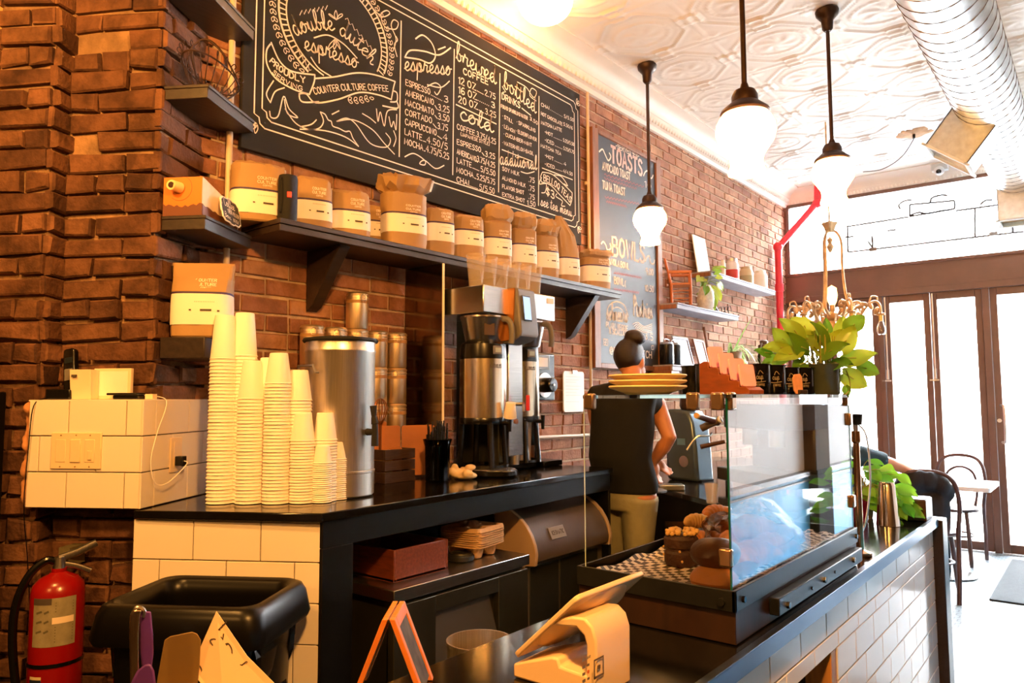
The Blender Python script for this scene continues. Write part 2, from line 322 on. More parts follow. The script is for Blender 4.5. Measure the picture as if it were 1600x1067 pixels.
# ================================================================== the shell of the room
XR, YB, ZC = 3.25, -3.2, 3.72
TH = R_(32.3); E1 = Vector((math.cos(TH), math.sin(TH), 0)); E2 = Vector((-math.sin(TH), math.cos(TH), 0)); BC = 1.087; P0 = Vector((.246, 1.134, 0))
def CH(a, b, z): return P0+E1*a+E2*b+Vector((0, 0, z))          # chimney frame: a to the right, b back, z up
MCH = Matrix.Translation(P0) @ Matrix.Rotation(TH, 4, 'Z')
M_mortar = mat('lime_mortar', 'b39a80', .95, 0, .3, 14, .6, 70)
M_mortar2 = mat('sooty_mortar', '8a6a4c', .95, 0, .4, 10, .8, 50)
M_brick = brickmat('old_brick', ['845844', '96664c', 'a57458', '8c5d46', 'b08465', '7a4e3c'], .62)
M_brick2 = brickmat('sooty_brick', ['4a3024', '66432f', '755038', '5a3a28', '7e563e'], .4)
def bricks(mb, o, u, v, n, Wd, Ht, bl=.214, bh=.064, g=.011, d=.022, jit=.004, skip=None, off=0):
    o, u, v, n = Vector(o), Vector(u), Vector(v), Vector(n); row = 0; z = 0
    rnd = random.Random(int(Wd*1000)+int(Ht*77))
    while z < Ht-.02:
        x = -(bl+g)*(.5 if row % 2 else 0)-off
        if row % 6 == 5: L = bl/2-.005
        else: L = bl
        while x < Wd:
            a, b = max(0, x), min(Wd, x+L); c, e = z, min(Ht, z+bh)
            if b-a > .03 and not (skip and skip((a+b)/2, (c+e)/2)):
                j = lambda s=1: rnd.uniform(-jit, jit)*s
                dd = d+rnd.uniform(-.3, .3)*d; ch = min(.006, d*.4)
                q = [(a+j(.6), c+j()), (b+j(.6), c+j()), (b+j(.6), e+j()), (a+j(.6), e+j())]
                mx, mz = (a+b)/2, (c+e)/2
                base = [o+u*p[0]+v*p[1] for p in q]
                mid = [o+u*p[0]+v*p[1]+n*(dd-ch+j(.5)) for p in q]
                top = [o+u*(p[0]+(ch if p[0] < mx else -ch))+v*(p[1]+(ch if p[1] < mz else -ch))+n*(dd+j(.6)) for p in q]
                mb.add(base+mid+top, [(8, 9, 10, 11)]+[(k, (k+1) % 4, 4+(k+1) % 4, 4+k) for k in range(4)]+[(4+k, 4+(k+1) % 4, 8+(k+1) % 4, 8+k) for k in range(4)])
            x += L+g
        z += bh+g; row += 1
    return mb
# left brick wall (plane x = 0 is the face of the bricks)
wl = struct(MB().box((-.3, 1.48, 0), (-.009, YS+.3, ZC+.1)).build('wall_left', M_mortar, smooth=False))
bk = bricks(MB(), (-.0095, 1.40, 0), (0, 1, 0), (0, 0, 1), (1, 0, 0), YS-1.40, 3.6, d=.010, jit=.003).build('wall_left_brick_facing', M_brick, wl, ang=20)
struct(bk)
# the set-back chimney breast that stands askew in the left corner
CB, CK = .12, -.05
mc = MB(); mc.box((-1.3, CB+.022, 0), (CK-.022, 1.0, ZC), MCH); mc.box((-1.6, CB-.05, 0), (-.425, CB+.3, ZC), MCH)
wc = struct(mc.build('wall_chimney', M_mortar2, smooth=False))
mb = MB(); ux, uy = E1, E2; Z = Vector((0, 0, 1))
hole = lambda x, z: (z > 2.66 and z < 2.84 and .08 < x < .2) or (z > 2.35 and z < 2.45 and .02 < x < .09) or (2.2 < z < 2.28 and .0 < x < .05)
bricks(mb, CH(-.40, CB+.022, 0), E1, Z, -E2, .40+CK, ZC, jit=.008, d=.026, skip=hole)
bricks(mb, CH(CK-.022, CB-.002, 0), E2, Z, E1, .55, ZC, jit=.008, d=.026, off=.05)
bricks(mb, CH(-.75, CB-.05, 0), E1, Z, -E2, .325, ZC, jit=.008, d=.024, off=.1)
bricks(mb, CH(-.425, CB-.07, 0), E2, Z, E1, .10, ZC, jit=.006, d=.024, off=.1)
struct(mb.build('wall_chimney_brick_facing', M_brick2, wc, ang=20))
# painted partition beyond the chimney, at the very left of the view
M_yel = mat('cream_wall_paint', 'd8b070', .6, 0, .06, 4)
struct(MB().box((-5.6, .02, 0), (-.64, .9, ZC), MCH).build('wall_partition', M_yel, smooth=False))
# floor of small white tiles
def floor_mat():
    m, N, L, P = _mat('small_white_floor_tile'); P.inputs['Roughness'].default_value = .3
    tc = N.new('ShaderNodeTexCoord'); b = N.new('ShaderNodeTexBrick'); b.inputs['Scale'].default_value = 1; b.inputs['Brick Width'].default_value = .05; b.inputs['Row Height'].default_value = .05
    b.inputs['Mortar Size'].default_value = .004; b.inputs['Color1'].default_value = lin('98a4aa'); b.inputs['Color2'].default_value = lin('8a969c'); b.inputs['Mortar'].default_value = lin('58626a')
    L.new(tc.outputs['Object'], b.inputs['Vector']); L.new(b.outputs['Color'], P.inputs['Base Color']); return m
struct(MB().box((-.3, 4.2, -.1), (XR+.2, YS+.1, 0)).build('floor', floor_mat(), smooth=False))
struct(MB().box((-4.8, YB-.2, -.1), (XR+.2, 4.2, 0)).build('floor_near_darkened', mat('bounce_cutting_floor', '1f1a17', .6, 0, .15, 6), smooth=False))  # unseen near floor, made dark so less daylight bounces to the left
M_white = mat('white_wall_paint', 'e2e8ea', .6, 0, .04, 3)
M_teal = mat('blue_wainscot_paint', '3f9fd0', .4, 0, .05, 3)
M_dark = mat('dark_stained_wood', '2a1d17', .35, 0, .35, 8, .1, stretch=(14, 1, 14))
M_bounce_dark = mat('bounce_cutting_brown', '33221a', .6, 0, .2, 3)  # for unseen walls near the camera, dark to soak up bounced daylight
struct(MB().box((XR, 3.2, 0), (XR+.2, YS+.2, ZC+.1)).build('wall_right', M_white, smooth=False))
struct(MB().box((XR, YB-.2, 0), (XR+.2, 3.2, ZC+.1)).build('wall_right_near_darkened', M_bounce_dark, smooth=False))  # unseen stretch of the right wall, darkened to cut daylight bounce
struct(MB().box((-4.8, YB-.2, 0), (XR+.2, YB, ZC+.1)).build('wall_back', M_bounce_dark, smooth=False))
struct(MB().box((-4.8, YB-.2, 0), (-4.0, -1.0, ZC+.1)).build('wall_left_rear', M_bounce_dark, smooth=False))  # unseen, added to close a gap where sky light leaked in
bw = MB().box((XR-.03, .5, 0), (XR, YS-.05, .86)).build('trim_1', M_teal); struct(bw)
rl = MB().box((XR-.06, .5, .86), (XR, YS-.05, .895)).box((XR-.045, .5, .82), (XR, YS-.05, .832)).build('trim_2', M_dark); struct(rl)
pier = MB().box((XR-.09, 5.76, .90), (XR, 6.10, ZC)).build('trim_3', mat('brown_pier', '33200f', .9, 0, .2, 6, spec=.1)); struct(pier)
struct(MB().box((XR-.10, 5.75, 0), (XR, 6.12, .90)).build('trim_4', mat('pier_foot', '07090b', .9, spec=.1)))
# ---- pressed-tin ceiling: one panel in relief, repeated
M_tin = mat('white_tin_ceiling_paint', 'ece6dc', .42, 0, .03, 5, .05, 220)
def tin_panel(w, h, n=44):
    def hgt(u, v):
        x, y = abs(u-.5)*2, abs(v-.5)*2; z = 0
        e = max(x, y); z += .006*max(0, 1-abs(e-1)/.045)                         # seam bead
        o = max(x, y, (x+y)*.72); ridge = lambda d, c, s: max(0, 1-abs(d-c)/s)
        z += .012*ridge(o, .80, .045)+.006*ridge(o, .70, .025)                   # octagon mouldings
        r = math.hypot(x*.98, y*1.2); z += .010*ridge(r, .55, .05)*(.75+.25*math.cos(math.atan2(y, x)*28))
        if r < .48: z += .007*(1-r/.48)+.004*math.cos(math.atan2(v-.5, u-.5)*6+r*9)*max(0, 1-abs(r-.25)/.2)
        if e > .74 and min(x, y) < .16: z += .009*(1 if min(x, y) > .1 or e < .8 or e > .93 else .3)   # blocks at the seam middles
        c = math.hypot(x-.86, y-.86); z += .006*max(0, 1-c/.16)*(1+.5*math.sin(9*math.atan2(y-.86, x-.86)))
        if .70 < o < .80: z -= .003
        return z
    vs = [(w*i/n, h*j/n, -hgt(i/n, j/n)) for j in range(n+1) for i in range(n+1)]
    fs = [(j*(n+1)+i, (j+1)*(n+1)+i, (j+1)*(n+1)+i+1, j*(n+1)+i+1) for j in range(n) for i in range(n)]
    return MB().add(vs, fs)
ce = tin_panel(.63, .64).build('ceiling', M_tin, ang=80); ce.location = (.216, 3.70-.64*2, ZC); struct(ce)
for ax, k, st in ((0, 5, .63), (1, 9, .64)):
    d = ce.modifiers.new('rows', 'ARRAY'); d.count = k; d.use_relative_offset = False; d.use_constant_offset = True
    d.constant_offset_displace = (st if ax == 0 else 0, st if ax == 1 else 0, 0); d.use_merge_vertices = True; d.merge_threshold = .0005
struct(MB().box((-.3, 2.42, ZC+.003), (XR+.2, YS+.3, ZC+.12)).build('ceiling_slab', M_tin, smooth=False))
struct(MB().box((-4.8, YB-.2, ZC-.02), (XR+.2, 2.42, ZC+.12)).build('ceiling_rear', mat('bounce_cutting_ceiling', '2a201a', .7), smooth=False))  # unseen ceiling over the camera, made dark to hold back bounced daylight
# cornices: cove with an egg-and-dart band
def cornice(L, n):
    m = MB(); pr = [(0, 3.545), (.025, 3.545), (.03, 3.56), (.034, 3.575)]
    pr += [(.05+.022*math.sin(R_(a)), 3.60-.025*math.cos(R_(a))) for a in (0, 45, 90)]+[(.074, 3.615), (.078, 3.63)]
    pr += [(.20-.115*math.cos(R_(a)), 3.63+.075*math.sin(R_(a))) for a in (0, 22, 45, 68, 90)]+[(.215, 3.708), (.216, 3.725), (0, 3.725)]
    m.prism(pr, 1, 0, L)
    for k in range(n): m.ball((.066, (k+.5)*L/n, 3.594), (.012, L/n*.36, .022), 6, 5)
    return m
c1 = cornice(YS-1.3, 150).build('trim_5', M_tin, ang=30); c1.location = (0, 1.3, 0); struct(c1)
c2 = cornice(XR, 90).build('trim_6', M_tin, ang=30); c2.rotation_euler = (0, 0, R_(-90)); c2.location = (0, YS, 0); struct(c2)
struct(MB().box((.2, YS-.6, ZC-.004), (XR, YS-.2, ZC+.02)).build('trim_7', M_tin))
# ---- storefront
M_frame = mat('brown_storefront_paint', '62402f', .45, 0, .12, 5)
M_pane = glassmat('window_glass', (1, 1, 1), 1.35)
sf = MB()
sf.box((-.02, YS-.06, 0), (.03, YS+.06, 3.56)); sf.box((-.02, YS-.07, 2.53), (XR, YS+.07, 2.775)); sf.box((-.02, YS-.09, 2.765), (XR, YS+.07, 2.795)); sf.box((-.02, YS-.08, 2.47), (XR, YS+.06, 2.535))
sf.box((-.02, YS-.05, 3.54), (XR, YS+.07, 3.8))
for a, b in ((.915, .962), (1.826, 1.884), (2.82, 2.87)): sf.box((a, YS-.05, 0), (b, YS+.06, 2.5))
struct(sf.build('wall_front', M_frame, bevel=.004))
w1 = MB().box((.02, YS-.04, 2.795), (.045, YS+.04, 3.56)).box((.02, YS-.04, 2.79), (XR, YS+.04, 2.80)).build('window_1', M_frame); struct(w1)
MB().box((.045, YS-.004, 2.795), (XR, YS+.004, 3.56)).build('window_pane', M_pane, w1)
leaves = [(.03, .438), (.438, .915), (.962, 1.387), (1.387, 1.826), (1.884, 2.82), (2.87, 3.22)]
M_steel = brushed('brushed_steel')
for i, (a, b) in enumerate(leaves):
    st = .06; zt = 2.47; f = MB()
    f.box((a+.003, YS-.03, .005), (a+st, YS+.025, zt)); f.box((b-st, YS-.03, .005), (b-.003, YS+.025, zt)); f.box((a+st, YS-.03, .005), (b-st, YS+.025, .085)); f.box((a+st, YS-.03, zt-.07), (b-st, YS+.025, zt))
    d = f.build('door_%d' % (i+1), M_frame, bevel=.004); struct(d)
    MB().box((a+st, YS-.004, .085), (b-st, YS+.004, zt-.07)).build('glass_pane', M_pane, d)
    if i in (2, 3):                                                        # surface bolts
        MB().cyl((a+.022, YS-.045, 1.62), (a+.022, YS-.045, 2.46), .009).box((a-.03, YS-.05, 1.60), (a+.05, YS-.035, 1.615)).cyl((a+.022, YS-.05, 1.62), (a+.022, YS-.05, 1.72), .014).build('surface_bolt', M_steel, d)
    if i == 4:
        h = MB(); h.tube(smoothline([(a+.045, YS-.03, 1.36), (a+.06, YS-.09, 1.36), (a+.075, YS-.10, 1.33), (a+.075, YS-.10, 1.05), (a+.06, YS-.09, 1.02), (a+.045, YS-.03, 1.02)], 4), .011); h.build('pull_handle', M_steel, d)
        MB().cyl((a+.03, YS-.035, 1.22), (a+.03, YS-.05, 1.22), .018).build('lock_cylinder', M_steel, d)
# ---- outside: pavement, road, the bright houses across
struct(MB().box((-8, YS+.07, -.16), (14, YS+4, -.02)).build('sidewalk', mat('pale_paving', 'd5d2cc', .8, 0, .1, 2)))
struct(MB().box((-20, YS+4, -.3), (26, YS+13, -.15)).build('street', mat('asphalt', '8d8d90', .9, 0, .15, 3)))
fa = MB(); fa.box((-20, YS+14, -.3), (26, YS+15, 9))
struct(fa.build('street_facade', mat('pale_facade', 'dcd6cf', .9, 0, .08, 1)))
# ================================================================== pendant lamps
M_bronze = mat('dark_bronze', '38241a', .4, .6, .2, 30)
K_LAMP = 23
M_opal = emit('lit_opal_glass', (1, .46, .14), K_LAMP)
def pendant(name, label, x, y, zb, s=1.0):
    "zb = bottom of the glass"
    t = thing(name, label, 'pendant lamp', (x, y, 0), 0, 'schoolhouse pendant lamps'); h = zb
    gl = [(0, 0), (.058, 0), (.068, .004), (.07, .012), (.064, .03), (.061, .05), (.066, .075), (.085, .105), (.105, .135), (.113, .165), (.110, .195), (.098, .220), (.085, .238), (.075, .245), (0, .245)]
    wob = lambda a, z: 1+(.05*math.cos(6*a) if z < .06*s else 0)
    MB().lathe([(r*s, z*s+h) for r, z in gl], n=36, wob=lambda a, z: 1+(.06*math.cos(6*a)*max(0, 1-(z-h)/(.07*s)) if z-h < .07*s else 0)).build('glass_shade', M_opal, t, ang=60)
    MB().lathe([(0, h+.24*s), (.088*s, h+.236*s), (.094*s, h+.243*s), (.09*s, h+.252*s), (.06*s, h+.278*s), (.05*s, h+.285*s), (.05*s, h+.31*s), (.04*s, h+.33*s), (.02, h+.338*s), (.013, h+.36*s), (0, h+.36*s)], n=28).build('shade_holder', M_bronze, t)
    MB().cyl((0, 0, h+.33*s), (0, 0, ZC-.1), .011, n=12).build('rod', M_bronze, t)
    MB().lathe([(0, ZC-.135), (.018, ZC-.135), (.03, ZC-.12), (.034, ZC-.07), (.05, ZC-.05), (.062, ZC-.035), (.066, ZC-.012), (.06, ZC), (0, ZC)], n=24).build('canopy', M_bronze, t)
    return t
pendant('pendant_lamp', 'schoolhouse pendant lamp hanging in front of the tall TOASTS menu board', .365, 4.40, aty(1015, 382, 4.40).z)
pendant('pendant_lamp', 'large schoolhouse pendant lamp nearest the camera, its rod running out of view', 1.62, 2.86, aty(1193, 268, 2.86).z, 1.05)
pendant('pendant_lamp', 'schoolhouse pendant lamp hanging above the chandelier with its whole rod in view', 1.534, 4.43, aty(1303, 318, 4.43).z, 1.05)
g = thing('ceiling_globe_lamp', 'round opal globe lamp close to the ceiling at the top edge of view', 'ceiling lamp', (.365, 3.22, 0))
MB().ball((0, 0, 3.66), (.155, .155, .125), 32, 16).build('glass_globe', M_opal, g)
MB().lathe([(0, 3.68), (.09, 3.68), (.10, 3.70), (.09, ZC), (0, ZC)], n=24).build('canopy', M_bronze, g)
# unseen warm lamps added out of frame to keep the near side orange
for x, y, e in ((.75, .15, 110), (2.75, .35, 280), (1.5, -1.9, 90)):
    lamp('unseen_warm_lamp', 'POINT', (x, y, 2.8), e, WARM, .11)
# ================================================================== menu boards
M_slate = mat('chalkboard_black', '2a2722', .85, 0, .06, 3, spec=.2)
M_slate2 = mat('chalkboard_blue_black', '38393f', .5, 0, .10, 2)
M_chalk = mat('white_chalk_paint', 'f4e4d2', .8)
M_pink = mat('pink_chalk', 'f2c9bd', .8); M_redc = mat('red_chalk', 'b0605c', .8)
M_oak = mat('brown_frame_wood', '7a4a28', .5, 0, .3, 6, .08, stretch=(12, 12, 1))
M_shelf = mat('dark_stained_shelf_wood', '2c201a', .42, 0, .3, 5, .08, stretch=(12, 1, 12))
def bp(x, y, X=.031): p = atx(x, y, X); return (p.y, p.z)
def A(x, y): return bp(370+x/4.103, y/4.103)
def B(x, y): return bp(620+x/3.556, 40+y/3.556)
board = thing('menu_chalkboard', 'wide black menu chalkboard with white hand lettering above the long shelf of coffee bags', 'menu board', (0, 0, 0))
MB().box((.014, 1.582, 2.455), (.036, 4.06, 3.485)).build('board_panel', M_slate, board, bevel=.002)
YZ = lambda a, b: Vector((.0372, a, b))
# border lines and leaves at the notched corners
ink = Ink(YZ)
def notched(y0, y1, z0, z1, c): return [(y0+c, z0), (y0+c*.55, z0+c*.3), (y0+c*.45, z0+c*.8), (y0, z0+c), (y0, z1-c), (y0+c*.45, z1-c*.8), (y0+c*.55, z1-c*.3), (y0+c, z1), (y1-c, z1), (y1-c*.55, z1-c*.3), (y1-c*.45, z1-c*.8), (y1, z1-c), (y1, z0+c), (y1-c*.45, z0+c*.8), (y1-c*.55, z0+c*.3), (y1-c, z0)]
ink.line(notched(1.636, 4.033, 2.561, 3.412, .05), .006, closed=True); ink.line(notched(1.672, 3.99, 2.597, 3.378, .045), .006, closed=True)
for y, z, sy, sz in ((1.65, 2.57, -1, -1), (4.02, 3.405, 1, 1), (4.02, 2.57, 1, -1)):
    for an in (10, 45, 80):
        a = R_(an); d = (sy*math.cos(a), sz*math.sin(a)); n = (-d[1], d[0])
        ink.line([(y, z), (y+d[0]*.02+n[0]*.008, z+d[1]*.02+n[1]*.008), (y+d[0]*.042, z+d[1]*.042), (y+d[0]*.02-n[0]*.008, z+d[1]*.02-n[1]*.008)], .004, 4, True)
for a, b in (((2.44, 3.333), (2.434, 2.636)), ((2.828, 3.333), (2.818, 2.636)), ((3.217, 3.334), (3.201, 2.626)), ((3.598, 3.321), (3.585, 2.626))): ink.line([a, b], .007)
ink.build('border_lines', M_chalk, board)
# emblem
ink = Ink(YZ); cy, cz = 2.045, 3.12
def ell(a, b, t): return (cy+a*math.cos(t), cz+b*math.sin(t))
TT = [2*math.pi*i/72 for i in range(73)]
def inpoly(p, P):
    c = False
    for (x1, y1), (x2, y2) in zip(P, P[1:]+P[:1]):
        if (y1 > p[1]) != (y2 > p[1]) and p[0] < (x2-x1)*(p[1]-y1)/(y2-y1)+x1: c = not c
    return c
RB = [A(480, 490), A(620, 488), A(760, 460), A(880, 474), A(1020, 520), A(1030, 700), A(985, 650), A(900, 618), A(780, 603), A(640, 650), A(500, 668), A(385, 660), A(390, 596), A(460, 607)]; RP = [A(215, 265), A(270, 385), A(350, 450), A(500, 475), A(465, 615), A(360, 580), A(245, 515), A(185, 425), A(178, 330)]
under = lambda p: not (inpoly(p, RB) or inpoly(p, RP))
def ring(a, b, w):
    run = []
    for t in TT:
        p = ell(a, b, t)
        if under(p): run.append(p)
        else:
            if len(run) > 1: ink.line(run, w)
            run = []
    if len(run) > 1: ink.line(run, w)
ring(.305, .278, .010); ring(.268, .238, .007)
for i in range(72):
    t = 2*math.pi*(i+.5)/72; p, q = ell(.268, .238, t), ell(.305, .278, t)
    if under(p) and under(q): ink.line([p, q], .006)
for i in range(60):                                                         # laurel around the ring
    t = 2*math.pi*i/60
    for s in (-1, 1):
        p = ell(.335, .305, t); q = ell(.335+s*.012, .305+s*.012, t+.07)
        if under(p) and under(q): ink.line([p, ell(.335+s*.014, .305+s*.014, t+.03), q, ell(.335+s*.002, .305+s*.002, t+.05)], .0035, 3, True)
def curve(fn_pts, w, name=None): ink.line(fn_pts, w, 6)
def arc(p0, p1, p2):
    def f(t, v):
        x = (1-t)**2*p0[0]+2*t*(1-t)*p1[0]+t*t*p2[0]; z = (1-t)**2*p0[1]+2*t*(1-t)*p1[1]+t*t*p2[1]
        dx = 2*(1-t)*(p1[0]-p0[0])+2*t*(p2[0]-p1[0]); dz = 2*(1-t)*(p1[1]-p0[1])+2*t*(p2[1]-p1[1]); l = math.hypot(dx, dz)
        return (x-dz/l*v, z+dx/l*v)
    return f
ink.script('double', (0, 0), (1, 0), .042, .0058, arc(A(375, 235), A(480, 178), A(625, 200)))
ink.script('dutch', (0, 0), (1, 0), .042, .0058, arc(A(650, 222), A(770, 292), A(862, 425)))
ink.script('espresso', (0, 0), (1, 0), .042, .0058, arc(A(430, 322), A(600, 372), A(775, 445)))
def zig(a, b, n, h):
    pts = [(a[0]+(b[0]-a[0])*i/n, a[1]+(b[1]-a[1])*i/n+(h if i % 2 else 0)) for i in range(n+1)]; ink.line(pts, .0035)
zig(A(398, 100), A(575, 65), 13, .02); zig(A(690, 125), A(865, 335), 12, .018); zig(A(380, 320), A(470, 470), 9, .014)
curve([A(490, 245), A(580, 228), A(680, 285), A(765, 375)], .006); curve([A(470, 370), A(520, 440), A(600, 492)], .006)
for dx in (-30, -8, 15): curve([A(628, 250), A(622+dx, 285), A(632+dx*1.7, 318), A(640+dx*.6, 285), A(630, 250)], .004)
for dx in (-32, 0, 30): curve([A(632, 130), A(620+dx, 100), A(630+dx*1.3, 70 if dx == 0 else 92), A(640+dx, 105), A(632, 130)], .004)
# ribbon banner
for pts in ([A(500, 505), A(620, 495), A(760, 470), A(880, 482), A(1010, 525)], [A(395, 603), A(440, 605), A(500, 660), A(640, 640), A(780, 595), A(900, 610), A(985, 640)], [A(1010, 525), A(1000, 560), A(985, 640)], [A(210, 285), A(185, 330), A(190, 420), A(250, 510), A(360, 575), A(460, 607)],
            [A(215, 275), A(270, 395), A(350, 460), A(495, 482)], [A(495, 482), A(490, 530), A(460, 607)], [A(395, 603), A(400, 640), A(430, 658), A(520, 655)], [A(1000, 585), A(1022, 600), A(1020, 650), A(980, 655)], [A(1020, 650), A(1025, 695), A(930, 680)]): curve(pts, .007)
ink.caps('COUNTER CULTURE COFFEE', (0, 0), (1, 0), .028, .0046, path=arc(A(495, 608), A(720, 560), A(968, 590)))
ink.caps('PROUDLY', (0, 0), (1, 0), .026, .006, path=arc(A(205, 398), A(290, 500), A(435, 535)))
ink.caps('SERVING', (0, 0), (1, 0), .02, .004, path=arc(A(222, 470), A(300, 555), A(415, 585)))
# flourishes under the emblem
for pts in ([A(210, 660), A(185, 600), A(230, 520)], [A(210, 660), A(240, 590), A(300, 565)], [A(205, 715), A(215, 755), A(260, 745), A(295, 620), A(330, 700), A(385, 755), A(320, 730), A(300, 640)], [A(305, 700), A(370, 790), A(450, 830), A(520, 825), A(550, 780), A(530, 720)],
            [A(400, 815), A(470, 800), A(505, 770)], [A(530, 720), A(560, 735), A(580, 770), A(600, 780), A(610, 810), A(650, 825), A(690, 845), A(720, 845), A(740, 890), A(775, 940)], [A(400, 830), A(560, 840), A(690, 880), A(775, 940)],
            [A(635, 780), A(700, 760), A(760, 800), A(850, 920), A(950, 945), A(980, 900), A(950, 855)], [A(635, 780), A(740, 770), A(860, 830), A(940, 920), A(1005, 990)], [A(605, 735), A(650, 712)], [A(800, 730), A(850, 760), A(885, 790)],
            [A(890, 700), A(900, 780), A(915, 720), A(940, 810), A(960, 715), A(1020, 705)], [A(970, 750), A(985, 815), A(1000, 780), A(1015, 835), A(1020, 735)], [A(1000, 840), A(1015, 890), A(1000, 940)],
            [A(820, 0), A(880, 70), A(930, 110), A(975, 90), A(955, 70), A(920, 95), A(940, 170), A(1010, 190), A(1030, 150), A(1000, 130), A(985, 170), A(1015, 250), A(1000, 320)], [A(1015, 235), A(1025, 260), A(1005, 290), A(1022, 365)]): curve(pts, .0055)
ink.build('emblem_lettering', M_chalk, board)
def menu(ink, rows, h, w, M=B):
    for t, a, b in rows: ink.caps(t, M(*a), M(*b), h, w)
def dots(ink, a, b, n, w=.004):
    for i in range(n): p = (a[0]+(b[0]-a[0])*i/n, a[1]+(b[1]-a[1])*i/n); ink.line([p, (p[0]+.004, p[1])], w)
ink = Ink(YZ)
curve([B(100, 75), B(140, 55), B(190, 100), B(210, 170), B(180, 210), B(120, 190), B(40, 178)], .008); curve([B(40, 178), B(70, 140), B(150, 145), B(230, 165), B(295, 125)], .008); curve([B(225, 135), B(265, 120)], .007)
ink.script('espresso', B(38, 250), B(300, 278), .046, .007)
curve([B(165, 340), B(210, 320), B(240, 345), B(220, 385), B(205, 370)], .006); curve([B(165, 330), B(240, 345), B(288, 310)], .006)
E_ = [('ESPRESSO', (45, 332), (180, 385)), ('AMERICANO', (45, 388), (200, 443)), ('MACCHIATO', (42, 441), (200, 498)), ('CORTADO', (42, 496), (190, 545)), ('CAPPUCCINO', (42, 550), (215, 612)), ('LATTE', (40, 605), (135, 640)), ('MOCHA', (38, 658), (140, 695))]
P_ = [('3', (258, 425), (280, 430)), ('3.25', (226, 472), (286, 488)), ('3.50', (226, 522), (286, 537)), ('3.75', (222, 575), (278, 588)), ('4', (252, 635), (275, 640)), ('4.50/5', (162, 650), (276, 692)), ('4.75/5.25', (158, 700), (284, 747))]
menu(ink, E_, .030, .0048); menu(ink, P_, .034, .0048)
for (t, a, b), (q, c, d) in zip(E_, P_): dots(ink, B(b[0]+6, b[1]+2), B(c[0]-6, c[1]-3), 8)
curve([B(40, 730), B(90, 712), B(150, 750), B(150, 775), B(122, 768), B(150, 750), B(210, 795), B(258, 778)], .006)
ink.build('espresso_lettering', M_chalk, board)
ink = Ink(YZ)
ink.script('brewed', B(325, 190), B(550, 330), .054, .0075); ink.caps('COFFEE', B(365, 270), B(502, 330), .034, .007)
E_ = [('12 OZ', (338, 322), (435, 362)), ('16 OZ', (338, 375), (440, 415)), ('20 OZ', (338, 428), (445, 468))]; P_ = [('2.75', (485, 388), (542, 412)), ('3', (520, 453), (540, 462)), ('3.25', (487, 492), (545, 515))]
menu(ink, E_, .038, .0065); menu(ink, P_, .033, .005)
for (t, a, b), (q, c, d) in zip(E_, P_): dots(ink, B(b[0]+6, b[1]+2), B(c[0]-6, c[1]-3), 7)
ink.line([B(325, 440), B(548, 548)], .007); ink.script('cold', B(345, 520), B(535, 598), .048, .0085)
E_ = [('COFFEE', (330, 575), (428, 612)), ('ESPRESSO', (330, 660), (462, 705)), ('AMERICANO', (330, 712), (437, 758)), ('LATTE', (330, 763), (410, 790)), ('MOCHA', (328, 815), (420, 845)), ('CHAI', (328, 868), (395, 890))]
P_ = [('3.75/4.25', (440, 618), (545, 662)), ('3.25', (487, 728), (540, 744)), ('3.75/4.25', (442, 755), (540, 793)), ('5/5.50', (462, 812), (542, 838)), ('5.25/5.75', (440, 855), (540, 886)), ('5/5.50', (455, 912), (538, 936))]
menu(ink, E_, .028, .0046); menu(ink, P_, .031, .0046); ink.caps('(JAPANESE STYLE)', B(350, 612), B(510, 668), .018, .0032)
for (t, a, b), (q, c, d) in zip(E_, P_): dots(ink, B(b[0]+6, b[1]+2), B(c[0]-6, c[1]-3), 7)
ink.build('brewed_and_cold_lettering', M_chalk, board)
ink = Ink(YZ)
ink.script('bottled', B(590, 345), B(772, 492), .052, .007); ink.caps('DRINKS', B(580, 408), B(680, 460), .036, .007); curve([B(665, 315), B(715, 345), B(755, 400), B(772, 370), B(745, 350), B(735, 390), B(770, 420)], .005); ink.line([B(690, 460), B(740, 500)], .007); ink.line([B(582, 340), B(600, 370), B(585, 372)], .006)
menu(ink, [('FOUND SPARKLING WATER', (575, 457), (722, 525)), ('3.50', (735, 525), (778, 553)), ('* STILL', (582, 512), (640, 545)), ('* SPARKLING', (662, 545), (765, 595)), ('* LEMON', (582, 565), (652, 600)), ('* ELDERFLOWER', (660, 595), (772, 645)), ('* CUCUMBER-MINT', (590, 612), (745, 675)), ('* WATERMELON-BASIL', (582, 660), (755, 722))], .021, .0036)
ink.line([B(580, 690), B(752, 757)], .006); ink.script('additional', B(568, 770), B(775, 802), .045, .0068); curve([B(685, 812), B(720, 822), B(760, 812)], .006)
E_ = [('SOY MILK', (582, 805), (675, 836)), ('ALMOND MILK', (582, 855), (710, 900)), ('FLAVOR SHOT', (582, 903), (702, 940)), ('EXTRA SHOT', (582, 948), (706, 985))]; P_ = [('.75', (728, 868), (760, 876)), ('.75', (728, 915), (760, 923)), ('.75', (728, 962), (760, 970)), ('1.50', (720, 998), (765, 1008))]
menu(ink, E_, .022, .004); menu(ink, P_, .030, .0046)
ink.build('bottled_and_additional_lettering', M_chalk, board)
ink = Ink(YZ)
